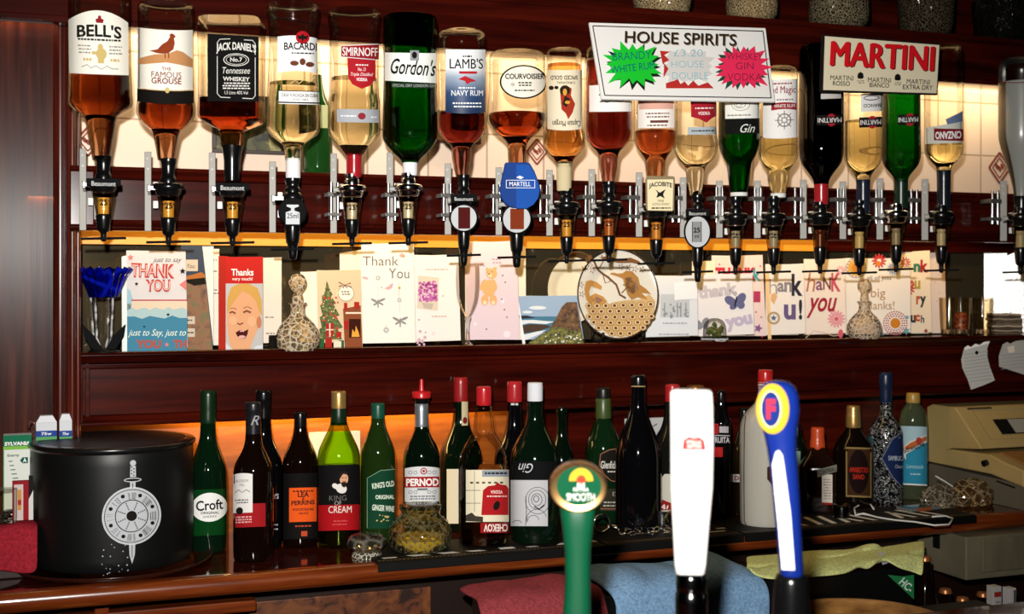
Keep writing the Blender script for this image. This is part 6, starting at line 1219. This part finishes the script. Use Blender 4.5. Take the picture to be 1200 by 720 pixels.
# chrome jigger, dark shot measure, chain and ring
T = Frame('spirit_measure', 776, 2.262, 616, 'small chrome spirit measure left of the white tap', 'measure', z0=COUNTER + .0052)
T.lathe('cup', [(599, 9.5), (600, 9.6), (614, 8), (618, 7.6)], chrome, k=0, ground=True)
T.lathe('rolled_rim', [(598.2, 9.4), (598.6, 10.2), (600, 10.2), (600.5, 9.6)], chrome, k=0)
T = Frame('spirit_measure', 986.5, 2.24, 616, 'small dark steel measure in front of the square brown bottle', 'measure', z0=COUNTER + .0052)
T.lathe('cup', [(592, 9), (593, 9.3), (612, 8.8), (617, 8.4)], mat('gunmetal', '3c3a38', .18, 1), k=0, ground=True); T.lathe('rolled_rim', [(591, 9), (591.6, 9.8), (593, 9.8), (594, 9.2)], mat('gunmetal', '3c3a38', .18, 1), k=0)
rnd = random.Random(12)
rg = empty('bottle_opener', P(706, 622, 2.25)); rg.location.z = COUNTER + .008; tag(rg, 'chrome ring-handled bottle opener on the mat right of the green tap', 'opener')
MB().tube([(.017 * math.cos(2 * PI * i / 24), .004, .017 + .017 * math.sin(2 * PI * i / 24)) for i in range(25)], .0028, 8, False).build('ring_handle', chrome, rg, True)
MB().tube([(.016, .004, .012), (.035, .0, .006), (.06, -.004, .003)], [.004, .005, .003]).build('shank', chrome, rg, True)
b = MB(); x = P(728, 627, 2.23).x; xe = P(790, 620, 2.23).x; i = 0
while x < xe:
    c_ = Vector((x, 2.222 + .022 * math.sin(i * 1.7), COUNTER + .0095 + .002 * (i % 2))); a = i * .9
    b.tube([c_ + Vector((.0075 * math.cos(t), .0055 * math.sin(t) * math.cos(a), .0042 * math.sin(t) * math.sin(a))) for t in [2 * PI * k_ / 12 for k_ in range(13)]], .0015, 6, False); x += .0085; i += 1
o = b.build('chain', chrome, None, True); tag(o, 'heap of thin chrome chain on the mat between the green and white taps', 'chain'); o['kind'] = 'stuff'
# music player and cable, plastic wrap, receipt scrap
r = empty('music_player', P(1077, 603, 2.26), .1); r.location.z = COUNTER + .0048; tag(r, 'small silver music player in an orange case beside a white cable', 'music player')
MB().box((-.045, -.022, .0), (.045, .022, .007)).build('silver_body', mat('player_silver', '7c8484', .25, .5), r, bevel=.002); MB().box((-.026, -.0235, .0005), (.012, -.0221, .0075)).build('orange_case', mat('orange_leather', '8a4420', .5), r, bevel=.0005)
MB().box((-.038, -.014, .007), (.022, .016, .0075)).build('screen', mat('player_screen', '1c2a28', .1), r); MB().box((.0455, -.006, .001), (.062, .006, .006)).build('white_plug', white, r, bevel=.001)
zc = COUNTER + .0072
pt = lambda px, py: (lambda y_: P(px, py, y_))(YB(px, py, zc))
o = MB().tube([pt(1092, 606), pt(1108, 605), pt(1117, 608), pt(1112, 615), pt(1095, 616), pt(1072, 612), pt(1050, 610), pt(1030, 607), pt(1012, 602), pt(1003, 604), pt(1001, 596), pt(1010, 590), pt(1020, 591), pt(1024, 597)], .0018, 8).build('white_cable', mat('white_cable', 'c8c8c4', .4), None, True); tag(o, 'thin white earphone cable curling over the mat by the music player', 'cable')
o = MB().tube([P(1096, 558, 2.30), P(1108, 565, 2.29), P(1122, 574, 2.28), P(1135, 585, 2.27)], .0015, 8).build('white_cable', mat('white_cable', 'c8c8c4', .4), None, True); tag(o, 'short white cable hanging against the side of the cash register', 'cable')
def crumple(cx, cy, rx, ry, rz_, m, name, label, cat, seed):
    bm = bmesh.new(); bmesh.ops.create_icosphere(bm, subdivisions=4, radius=1); rnd = random.Random(seed); ks = [Vector((rnd.gauss(0, 1), rnd.gauss(0, 1), rnd.gauss(0, 1))).normalized() for _ in range(36)]
    for v in bm.verts:
        d = v.co.normalized(); h = max(0, .55 + max(abs(math.sin(4.5 * d.dot(k_) + i)) ** 3 for i, k_ in enumerate(ks[:8])) * .42 + rnd.uniform(-.07, .07)); v.co = Vector((d.x * rx * h, d.y * ry * h, max(d.z * rz_ * h, -rz_ * .45)))
    me = bpy.data.meshes.new(name); bm.to_mesh(me); bm.free(); me.materials.append(m); o = bpy.data.objects.new(name, me); C.objects.link(o); p = P(cx, cy, 2.27); o.location = (p.x, 2.27, COUNTER + .005 + rz_ * .46); tag(o, label, cat); return o
wrap = cutglass('plastic_wrap', 'f0e6d2', 60, .1, .4)
crumple(1100, 584, .045, .03, .034, wrap, 'plastic_bag', 'crumpled clear plastic bag by the lemonade bottle', 'plastic bag', 4); crumple(1138, 584, .055, .035, .040, cutglass('plastic_wrap_tan', 'e4cca0', 60, .1, .45), 'plastic_bag', 'crumpled tan plastic bag in front of the cash register', 'plastic bag', 8)
# ------------------------------------------------------------ cash register and its drawer
XRG = P(1086, 500, 2.5).x
def PX(px, py):
    d = ray(px, py); t = XRG / d.x; q = EYEP + d * t; return q.y, q.z
beige = noise_mat('register_beige', [(.35, 'a8905a'), (.65, 'b49c68')], (1, 1, 1), 6, 4, .5); beige_d = noise_mat('register_grey', [(.35, '585246'), (.65, '645c4e')], (1, 1, 1), 6, 4, .5)
rg = empty('cash_register', (XRG, 2.35, COUNTER)); tag(rg, 'old beige cash register at the right end of the counter', 'cash register')
def prof_x(pts, x0, x1, m, name, parent=rg, bevel=.004): return MB().prism([(y - 2.35, z - COUNTER) for y, z in pts], x0, x1, 'x').build(name, m, parent, bevel=bevel)
W_ = .42
top = [PX(1086, 530), PX(1086, 474), PX(1119, 477), PX(1148, 524)]
prof_x([PX(1086, 533), PX(1086, 477), PX(1092, 474), PX(1119, 477.5), PX(1149, 524), PX(1149, 527), PX(1115, 526)], 0, W_, beige, 'display_housing')
mid = [PX(1086, 534), PX(1116, 524), PX(1158, 529), PX(1158, 550)]
prof_x([PX(1086, 541), PX(1086, 527), PX(1116, 527), PX(1160, 533), PX(1175, 541), PX(1200, 552), PX(1200, 572), PX(1160, 556)], -.001, W_ + .001, beige, 'keyboard_body')
bz = PX(1086, 545)
b0 = PX(1086, 543); b1 = PX(1203, 570)
prof_x([(b0[0], .0005 + COUNTER), b0, b1, (b1[0], .0005 + COUNTER)], .004, W_ - .004, beige_d, 'base_drawer', bevel=.002)
s0, s1 = PX(1119, 477.5), PX(1149, 524); dy, dz = s1[0] - s0[0], s1[1] - s0[1]; nl = math.hypot(dy, dz); ny, nz = dz / nl, -dy / nl
def slope(x0, x1, a, c, d): # panel on the slanting face
    vs = []
    for t, x in ((a, x0), (a, x1), (c, x1), (c, x0)): vs.append((x, s0[0] + dy * t + ny * d - 2.35, s0[1] + dz * t + nz * d - COUNTER))
    return vs
MB().add(slope(.04, .33, .12, .84, .001) + slope(.05, .32, .16, .82, -.004), [(0, 1, 5, 4), (1, 2, 6, 5), (2, 3, 7, 6), (3, 0, 4, 7), (4, 5, 6, 7)]).build('display_bezel', mat('bezel', '9a8a64', .5), rg)
wn = MB().add(slope(.08, .24, .36, .74, .0016), [(0, 1, 2, 3)]).build('display_window', mat('dark_window', '1a1814', .15), rg); MB().add(slope(.12, .235, .38, .72, .0024), [(0, 1, 2, 3)]).build('receipt_slip', paper('9a9890'), wn)
mk = MB().add(slope(.03, .10, .04, .085, .0015), [(0, 1, 2, 3)]).build('maker_mark', ink('3a3226'), rg)
y0_, z0_ = PX(1161, 542)
MB().tube([(-.002, y0_ - 2.35 + .01, z0_ - COUNTER - .002), (-.012, y0_ - 2.35 + .01, z0_ - COUNTER - .004)], .007, 14).build('lock', black, rg)
y0_, z0_ = PX(1160, 533); y1_, z1_ = PX(1200, 552)
MB().prism([(y0_ - 2.35, z0_ - COUNTER + .001), (y1_ - 2.35, z1_ - COUNTER + .001), (y1_ - 2.35, z1_ - COUNTER + .004), (y0_ - 2.35, z0_ - COUNTER + .004)], .03, .36, 'x').build('key_panel', mat('worn_keys', '9a6a34', .4), rg)
y0_, z0_ = PX(1166, 563); y1_, z1_ = PX(1188, 571)
MB().add([(.0035, y0_ - 2.35, z0_ - COUNTER), (.0035, y1_ - 2.35, z1_ - COUNTER), (.0035, y1_ - 2.35, z1_ - COUNTER - .004), (.0035, y0_ - 2.35, z0_ - COUNTER - .004)], [(0, 1, 2, 3)]).build('vent_slot', black, rg)
dp = P(1132, 652, 2.14); dr = empty('till_drawer', (dp.x, 2.14, P(1132, 681, 2.14).z)); tag(dr, 'grey metal till drawer hung under the counter at the right', 'till drawer')
hd = P(1132, 624, 2.14).z - dr.location.z
MB().box((0, 0, 0), (.42, .155, min(hd, COUNTER - .035 - dr.location.z))).build('drawer_case', noise_mat('till_grey', [(.35, '5e5846'), (.65, '6e6752')], (1, 1, 1), 9, 4, .5), dr, bevel=.003)
fp = MB().box((.038, -.006, .014), (.40, -.0005, hd - .018)).build('drawer_front', noise_mat('till_grey_worn', [(.3, '26241e'), (.42, '5a5442'), (.65, '665f4a')], (6, 1, 1), 5, 6, .5), dr, bevel=.002)
MB().box((-.003, .08, hd * .5), (-.0002, .10, hd - .002)).build('side_bracket', blackm, dr)
# ------------------------------------------------------------ low cooler with towels, bottles below the counter
ZC = P(800, 690, 2.0).z
xa, xb = P(588, 700, 2.0).x, P(1071, 690, 2.0).x
fr = empty('low_cooler', ((xa + xb) / 2, 2.0, .3)); tag(fr, 'black low cooler box below the counter with towels lying on it', 'cooler'); hw_ = (xb - xa) / 2
MB().box((-hw_, 0, 0), (hw_, .155, ZC - .3)).build('cooler_body', mat('cooler_black', '070707', .4, spec=.3), fr, bevel=.004)
gpx = lambda px, py: (P(px, py, 1.999).x - fr.location.x, -.0012, P(px, py, 1.999).z - .3)
pl_ = MB().add([gpx(1058, 676), gpx(1071, 674), gpx(1071, 703), gpx(1040, 674)], [(0, 1, 2, 3)]).build('green_label', ink('1c6a3a'), fr)
b = MB()
for vs, fs in [text('HC-', 1062, 686, 17, 10, .03, rot=.75)]: b.add([(lambda q: (q[0], q[1] - .0008, q[2]))(gpx(x, y)) for x, y in vs], fs)
b.build('lettering', paper('b8c8bc'), pl_)
structure(MB().box((-.3, 1.9, .0), (3.2, 2.3, .3)).build('trim_12', mat('plinth', '0c0806', .6)))
def drape(name, label, x0, x1, m, back, drop, lift, seed, th=.007, skew=0, roll=.0):
    a, c = P(x0, 700, 2.02).x, P(x1, 690, 2.02).x; rows = []; rnd = random.Random(seed); ph = [rnd.uniform(0, 6) for _ in range(6)]
    prof = [(back, 0, 1), (back * .66, .0, 1), (back * .33, 0, 1), (.015, .0, .7), (-.008, -.004, .3), (-.016, -.02, .25), (-.018, -.05, .4), (-.02, -drop, .5)]
    nu = 30
    for v, (y, z, s_) in enumerate(prof):
        row = []
        for u in range(nu + 1):
            t = u / nu; f = lift * (.55 * math.sin(5 * t + ph[0] + v * .35) + .3 * math.sin(11 * t + ph[1] - v * .5) + .2 * math.sin(19 * t + ph[2] + v))
            edge = min(1, min(t, 1 - t) * 9)
            row.append((a + (c - a) * t + skew * v + .004 * math.sin(v * 1.7 + ph[3]), 2.0 + y - abs(f) * (.6 if v > 4 else 0) - roll * (v > 3) - .002, ZC + .006 + z + (abs(f) * s_ * 1.1 * edge + .006 * edge if v <= 4 else 0)))
        rows.append(row)
    return cloth(name, label, 'towel', rows, m, th, 'bar towels on the low cooler')
drape('bar_towel', 'faded red towel hanging over the front of the black cooler, left of the blue one', 556, 700, fabric('6c2a2e'), .10, .10, .006, 3)
drape('bar_towel', 'pale blue crumpled towel hanging over the cooler behind the white tap', 708, 884, fabric('5c7894'), .13, .10, .016, 5, .008)
up = [(874, 663), (880, 657), (900, 655), (930, 654), (950, 655), (975, 652), (995, 649), (1006, 645), (1014, 641), (1026, 638), (1029, 643), (1034, 648), (1048, 655), (1064, 660), (1078, 664), (1084, 673)]
lo = [(876, 668), (884, 678), (904, 683), (932, 680), (952, 679), (976, 677), (995, 674), (1006, 673), (1014, 671), (1026, 669), (1032, 668), (1040, 667), (1052, 669), (1066, 672), (1076, 676), (1083, 680)]
rows = []; nv = 7
for v in range(nv + 1):
    t = v / nv; row = []
    for i, ((ax, ay), (bx_, by_)) in enumerate(zip(up, lo)):
        px = ax + (bx_ - ax) * t; py = ay + (by_ - ay) * t; Y_ = 2.10 - .115 * t + .014 * math.sin(t * 9 + i * .5) + .006 * math.sin(i * 1.9 + v)
        q = P(px, py, Y_); row.append((q.x, q.y, max(q.z, ZC + .013) if Y_ > 1.99 else q.z))
    rows.append(row)
cloth('bar_towel', 'crumpled yellow-green towel on the cooler, right of the blue tap', rows=None, cat='towel', pts=rows, m=fabric('a4aa4c'), th=.008, group='bar towels on the low cooler') if False else cloth('bar_towel', 'crumpled yellow-green towel on the cooler, right of the blue tap', 'towel', rows, fabric('a2a66c'), .008, 'bar towels on the low cooler')
k = Sheet('care_label', 1028, 660, 2.015, -.3, 'small grey care label sewn on the yellow-green towel', 'label'); bpy.data.objects.remove(k.root)
q = [P(1024, 648, 2.04), P(1030, 646, 2.04), P(1038, 658, 2.02), P(1030, 661, 2.02)]
o = bpy.data.objects['bar_towel.003'] if 'bar_towel.003' in bpy.data.objects else None
lb_ = MB().add([tuple(v + Vector((0, -.012, 0))) for v in q] + [tuple(v + Vector((0, -.011, 0))) for v in q], [(0, 1, 2, 3), (7, 6, 5, 4), (0, 4, 5, 1), (1, 5, 6, 2), (2, 6, 7, 3), (3, 7, 4, 0)]).build('care_label', ink('8a8a98'), o)
# capped beer bottles in the dark under the till
BZ = .62
structure(MB().box((P(1035, 700, 2.1).x, 1.86, .3), (3.2, 2.14, BZ)).build('trim_13', mat('crate_shelf', '100a08', .6)))
for cx, y, Y, lab in ((1052, 646, 2.205, 'brown beer bottle with copper crown cap behind the yellow-green towel, left of two'), (1084, 652, 2.045, 'brown beer bottle with copper crown cap, right of the yellow-green towel'), (1108, 690, 2.10, 'dark capped bottle under the left corner of the till drawer'), (1128, 700, 2.02, 'dark capped bottle under the till drawer, lower of the pair'), (1152, 694, 2.09, 'dark capped bottle under the middle of the till drawer')):
    T = Frame('beer_bottle', cx, Y, 760, lab, 'bottle', 'capped bottles under the counter', z0=BZ + .0005)
    yb = HOR + (EYE - T.z0) / T.m; hh = 20
    T.lathe('bottle_body', [(y + 4, 6.6), (y + 8, 6.2), (y + 12, 6.6), (y + 30, 8), (y + 50, 14), (y + 62, 18), (min(y + 75, yb - 20), 18.5), (yb - 3, 18.5), (yb, 17)], brown_b, ground=True, n=30)
    T.lathe('crown_cap', [(y, 4), (y + .4, 6.2), (y + 2, 7), (y + 5, 7.4), (y + 5.6, 6.6)], mat('copper_crown', 'a4663c', .35, .6), k=0, n=28, flute=.03, nf=14)
for cx, c1, lab in ((1169, 'a8a4a0', 'white carton with a red band under the till drawer'), (1187, 'b0acac', 'narrow white carton with dark print under the till drawer, at the right edge')):
    r, art = box_at('drink_carton', lab, 'carton', cx - (6 if cx < 1180 else 5), cx + (6 if cx < 1180 else 5), 688 if cx < 1180 else 690, 2.05, .02, paper(c1), base=BZ + .0005, group='cartons under the till drawer')
    art('red_band', [rect(cx - 5, 694, cx + 5, 700, 1)] if cx < 1180 else [rect(cx - 3, 713, cx + 5, 718, 1)], ink('8c241c')); art('print', [*smalltext(cx, 706, 8, 3, 4)] if cx < 1180 else [rect(cx + 1, 692, cx + 4, 708, 1), *smalltext(cx, 711, 6, 1)], ink('3c3a40'))
T = Frame('round_tray', 1012, 1.84, 742, 'worn wooden round tray with pale rim at the bottom edge, below the yellow-green towel', 'tray', z0=P(1012, 748, 1.84).z)
m_ = T.m; MB().lathe([(0, 96 * m_), (.004, 100 * m_), (.03, 103 * m_), (.032, 101.5 * m_), (.03, 100 * m_), (.008, 96 * m_), (.008, 2 * m_)], 60).build('tray_body', noise_mat('tray_wood', [(.3, '5c3a1c'), (.6, '946834'), (.8, 'b48a50')], (3, 3, 10), 6, 5, .4), T.root, True)
structure(MB().box((P(890, 740, 1.9).x, 1.68, .0), (P(1130, 740, 1.9).x + .1, 1.985, T.z0 - .0005)).build('trim_14', mat('plinth', '0c0806', .6)))
# ------------------------------------------------------------ beer taps on the front bar
BAR = .96
structure(MB().box((-1.2, .85, BAR - .04), (2.6, 1.45, BAR)).build('trim_15', counterwood, bevel=.01))
def tap(cx, Y, base, label):
    T = Frame('beer_tap', cx, Y, base, label, 'beer tap', 'beer taps on the front bar', z0=BAR + .0005); return T
def lens_stack(T, rows, m, name, parent=None, n=36, sq=0, cy=0):
    """rows: (py, x centre, half width px, half depth m) from top to bottom"""
    vs = []; fs = []
    for y, xc, hw, hd in rows:
        for k_ in range(n):
            a = 2 * PI * k_ / n; q = 1
            if sq: e = 2 + sq; q = (abs(math.cos(a)) ** e + abs(math.sin(a)) ** e) ** (-1 / e)
            vs.append(((xc - T.cx + hw * q * math.sin(a)) * T.m, cy - hd * q * math.cos(a), T.z(y)))
    for i in range(len(rows) - 1): fs += [(i * n + k_, i * n + (k_ + 1) % n, (i + 1) * n + (k_ + 1) % n, (i + 1) * n + k_) for k_ in range(n)]
    fs += [tuple(range(n)), tuple((len(rows) - 1) * n + k_ for k_ in range(n))]
    return MB().add(vs, fs).build(name, m, parent or T.root, True, sharp=60)
T = tap(677, 1.30, 800, 'green beer tap handle with gold-rimmed oval badge')
gp = mat('tap_green', '07482e', .3, coat=.3)
lens_stack(T, [(588, 677, 21, .014), (600, 677, 20.5, .016), (620, 677, 18, .016), (645, 677, 15.4, .015), (680, 677, 15, .015), (720, 676, 16.5, .016), (760, 676, 18, .018)], gp, 'handle', sq=1)
T.lathe('chrome_column', [(755, 20), (765, 22), (790, 16), (840, 15), (870, 30)], chrome, ground=True, n=30)
m_ = T.m
def badge(T, cx, cy, rx, ry, m, name, d0, d1, n=44, lean=0):
    vs = []; fs = []; m_ = T.m; pr = [(.86, d0), (.95, d0 - .001), (1, d0 + .003), (1, d1 - .003), (.95, d1), ]
    for q, y in pr: vs += [((cx - T.cx + rx * q * math.sin(2 * PI * k_ / n) + lean * ry * math.cos(2 * PI * k_ / n)) * m_, y, T.z(cy - ry * q * math.cos(2 * PI * k_ / n))) for k_ in range(n)]
    for i in range(len(pr) - 1): fs += [(i * n + k_, i * n + (k_ + 1) % n, (i + 1) * n + (k_ + 1) % n, (i + 1) * n + k_) for k_ in range(n)]
    fs += [tuple(range(n)), tuple((len(pr) - 1) * n + k_ for k_ in range(n))]
    return MB().add(vs, fs).build(name, m, T.root, True, sharp=50)
bd = badge(T, 677.5, 569, 34, 28.5, mat('brass_rim', 'b08a58', .25, .9), 'badge_rim', -.020, .012)
f = T.art('badge_face', [ell(678.5, 570, 26, 23, 28)], ink('074a2e'), bd, .0004, flat=.0205)
T.art('sunburst', [ring(681, 564, 14, 15, 8, 24, -PI / 2, PI / 2)], ink('dca02c'), f, .0012, flat=.0205); T.art('red_head', [ell(681, 564, 4.5, 5)], ink('cc3a24'), f, .0016, flat=.0205); T.art('pale_crest', [rect(676.5, 566, 685, 573, 2)], paper('c8dccc'), f, .0016, flat=.0205)
T.art('lettering', [text('EXTRA', 681, 574, 18, 4, .01), text('SMOOTH', 680.5, 583, 33, 9, .003)], white, f, .0018, flat=.0205)
T = tap(810, 1.2, 800, 'tall white beer tap handle with small red badge')
lens_stack(T, [(456.5, 810, 18, .008), (457.5, 810, 22.5, .011), (460, 810, 24.4, .0125), (475, 810.5, 25, .014), (520, 811, 25.2, .015), (570, 810.6, 24.6, .015), (620, 809.6, 21, .014), (660, 809, 18.4, .013), (671, 808.8, 17, .012), (672.5, 808.8, 14, .010)], mat('tap_white', 'f2f0ec', .25, coat=.3), 'handle', sq=3)
f = T.art('red_badge', [poly([(799.5, 526), (801, 516), (806, 512.5), (813, 511), (820, 512.5), (825, 516), (827, 526), (825, 527.5), (801, 527.5)])], ink('c03434'), None, .0006, flat=.0152); T.art('badge_crown', [ell(813.5, 511.5, 5, 2.6)], ink('a8a8a4'), f, .0012, flat=.0152); T.art('lettering', [text('STELLA', 813.3, 518.5, 17, 4, .03), text('ARTOIS', 813.3, 523.5, 17, 4, .03)], paper('f0d4cc'), f, .0012, flat=.0152)
T.lathe('chrome_ferrule', [(671, 15), (673, 17.5), (690, 18), (693, 17), (696, 19), (730, 18.5), (760, 17)], mat('dark_chrome', '7c7c7e', .12, 1), k=1); T.lathe('chrome_column', [(758, 20), (770, 22), (800, 18), (860, 17), (890, 30)], chrome, ground=True, n=30)
T = tap(912, 1.17, 800, 'blue beer tap handle with yellow-ringed oval badge')
bl_ = mat('tap_blue', '10287c', .25, coat=.4)
lens_stack(T, [(446.5, 911, 6, .006), (448.5, 911, 14, .011), (454, 911.5, 20, .015), (464, 912, 23.5, .017), (480, 912.5, 24.4, .018), (498, 913, 21.5, .018), (512, 914.5, 18.5, .017), (526, 916, 17, .016), (545, 918, 16.2, .016), (580, 921, 15.6, .016), (630, 924.5, 14.6, .016), (668, 927, 14, .016), (674, 927.4, 12, .014)], bl_, 'handle', sq=.6)
f = T.art('yellow_ring', [ell(905.5, 479.5, 19, 29.5, 28)], ink('c09a28'), None, .001, flat=.0185); T.art('blue_oval', [ell(903.5, 480, 11.4, 20.5, 24)], ink('14286c'), f, .0018, flat=.0185); T.art('lettering', [text('F', 903.5, 480, 11, 24, .06)], ink('a82c40'), f, .0026, flat=.0185); T.art('pale_rim', [ring(903.5, 480, 13, 22.5, 2, 36)], ink('f4e490'), f, .0022, flat=.0185)
sgn = T.art('white_stripe', [poly([(905, 545), (909, 530), (913, 528), (917, 534), (919, 548), (926, 600), (931, 668), (916, 668), (912, 620), (908, 580)])], paper('eeeeee'), None, .0004, flat=.0165)
T.lathe('black_ferrule', [(671, 13), (674, 18), (684, 20), (720, 22), (760, 22)], black, k=1, dx=15); T.lathe('chrome_column', [(758, 22), (770, 23), (800, 18), (860, 17), (890, 30)], chrome, ground=True, n=30, dx=15)
# ------------------------------------------------------------ signs in front of the bottles, glasses on the overhead shelf
k = Sheet('price_sign', 706, 118, 2.13, 0, 'white HOUSE SPIRITS price sign with green and pink starbursts', 'sign'); 
# leaning back: bottom edge nearer than the top
ty = .062; hgt = (P(690, 26, 2.13 + ty).z - k.o.z); k.root.rotation_euler = (-math.atan2(ty, hgt), 0, 0); k.mw = Matrix.Translation(k.o) @ k.root.rotation_euler.to_matrix().to_4x4(); k.inv = k.mw.inverted(); k.n = k.mw.to_3x3() @ Vector((0, -1, 0))
f = k.slab('sign_board', [(690.5, 26.5), (897, 33), (908, 119.5), (705, 116)], .004, paper('f4f2ee'), off=0)
k.art('frame_line', [line([(694.5, 30.5), (894, 36.8)], 1.2), line([(894, 36.8), (903.5, 115)], 1.2), line([(903.5, 115), (708.5, 112)], 1.2), line([(708.5, 112), (694.5, 30.5)], 1.2)], gk, f)
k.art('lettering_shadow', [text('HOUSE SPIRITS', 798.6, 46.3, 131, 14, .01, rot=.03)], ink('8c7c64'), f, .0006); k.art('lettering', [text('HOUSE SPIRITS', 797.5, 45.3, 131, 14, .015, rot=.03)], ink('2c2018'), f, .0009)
def burst(cx, cy, rx, ry, n, seed, q=.72):
    rnd = random.Random(seed); pts = []
    for i in range(2 * n):
        a = 2 * PI * i / (2 * n); s = (1.02 + rnd.uniform(-.06, .16)) if i % 2 == 0 else q + rnd.uniform(-.06, .06)
        ca, sa = math.cos(a), math.sin(a); e = (abs(ca) ** 4 + abs(sa) ** 4) ** -.25; pts.append((cx + rx * s * ca * e * .93, cy + ry * s * sa * e * .93))
    return poly(pts)
k.art('dark_burst_edge', [burst(744, 79, 32, 26, 15, 4)], ink('18221a'), f, .0010); k.art('dark_burst_edge', [burst(867, 80, 29, 24, 15, 5)], ink('2a4a3c'), f, .0010)
gb = k.art('green_burst', [burst(741, 76, 33, 25.5, 16, 1, .74)], ink('1cc832'), f, .0016)
k.art('red_burst', [poly([(773, 60), (785, 61), (778, 65), (784, 71), (776, 75), (783, 81), (777, 92), (778, 75)])], ink('c0302c'), f, .0016); k.art('red_burst', [poly([(780, 98), (790, 95), (794, 93), (797, 99), (802, 96), (806, 101), (812, 95), (818, 101), (829, 97), (836, 104), (780, 104)])], ink('c0302c'), f, .0016); wb = k.art('white_burst', [burst(806, 78, 30, 20, 14, 3, .86)], paper('dcd8d4'), f, .0013)
pb_ = k.art('pink_burst', [burst(871, 79, 32, 25, 16, 2, .74)], ink('f2305c'), f, .0016)
k.art('handwriting', [text('BRANDY', 740, 66, 45, 9, -.008, rot=-.06), text('WHITE RUM', 741, 80, 52, 8.5, -.008, rot=-.12)], ink('0c6470'), gb, .0024); k.art('handwriting', [text('WHISKEY', 872, 67, 42, 8, -.008, rot=.02), text('GIN', 872, 78, 21, 8, -.008), text('VODKA', 872, 91, 40, 8.5, -.008)], ink('7c2040'), pb_, .0024)
k.art('handwriting', [text('£3.20', 806, 63, 34, 8, -.014), text('HOUSE', 805, 76, 38, 8, -.014), text('DOUBLE', 808, 89.5, 42, 8, -.014)], ink('86b8c8'), wb, .0024)
def clip(sheet, px, py): pass
k = Sheet('brand_sign', 1030, 109, 2.14, 0, 'cream sign with large red capitals and black edge above the vermouth bottles', 'sign')
f = k.slab('sign_board', [(964, 40.5), (1102, 51), (1098.5, 111.5), (961.5, 107.5)], .005, ink('1a1614')); ff = k.slab('sign_face', [(966.5, 42.5), (1100.5, 53), (1097, 109.5), (964.5, 105.5)], .0008, paper('e6dabc'), f, .001)
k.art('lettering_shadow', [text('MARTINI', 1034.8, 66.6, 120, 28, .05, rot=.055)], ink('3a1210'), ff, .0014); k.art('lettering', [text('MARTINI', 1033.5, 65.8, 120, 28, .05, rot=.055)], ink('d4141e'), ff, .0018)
k.art('lettering', [text('MARTINI', 986, 91.5, 27, 5.6, .004, rot=.03), text('ROSSO', 985.5, 98, 20, 5.4, .01, rot=.03), text('MARTINI', 1030, 94, 27, 5.6, .004, rot=.03), text('BIANCO', 1030, 100, 23, 5.4, .01, rot=.03), text('MARTINI', 1075.5, 96, 27, 5.6, .004, rot=.03), text('EXTRA DRY', 1075, 102.5, 35, 5.4, .01, rot=.03)], gk, ff, .0014)
for x, y in ((1008, 90), (1051.5, 92)): k.art('crest_print', [ell(x, y - 2, 3.4, 3), poly([(x - 4, y), (x, y - 6), (x + 4, y), (x + 2.6, y + 2.5), (x - 2.6, y + 2.5)]), *smalltext(x, y + 5, 9, 2, 2.2, .8)], gk, ff, .0014)
hob = cutglass('hobnail_glass', 'f0d8a8', 200, .06, .8)
SH = EYE + .5535
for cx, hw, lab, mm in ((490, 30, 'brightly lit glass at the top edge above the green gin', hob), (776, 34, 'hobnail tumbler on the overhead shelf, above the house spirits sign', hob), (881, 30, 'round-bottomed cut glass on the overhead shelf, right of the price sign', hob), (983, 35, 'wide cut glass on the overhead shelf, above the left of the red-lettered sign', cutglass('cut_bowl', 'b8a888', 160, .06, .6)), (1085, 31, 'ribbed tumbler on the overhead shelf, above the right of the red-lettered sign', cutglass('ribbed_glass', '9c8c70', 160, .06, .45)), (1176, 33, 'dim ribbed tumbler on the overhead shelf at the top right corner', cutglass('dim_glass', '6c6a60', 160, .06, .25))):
    T = Frame('cut_tumbler', cx, 2.385, 20, lab, 'glass', 'glasses on the overhead shelf', z0=SH)
    h = .10; w_ = hw * T.m
    pr = [(0, w_ * .80), (.006, w_ * .9), (.03, w_), (h, w_ * 1.06)] if cx not in (881, 983) else [(0, w_ * .6), (.004, w_ * .75), (.016, w_ * .95), (.035, w_), (h, w_ * .95)]
    MB().lathe(pr, 40, flute=.015, nf=20).build('glass_wall', mm, T.root, True, sharp=60); MB().lathe([(.001, w_ * .5), (.010, w_ * .74)], 30).build('thick_base', mm, T.root, True, sharp=60)
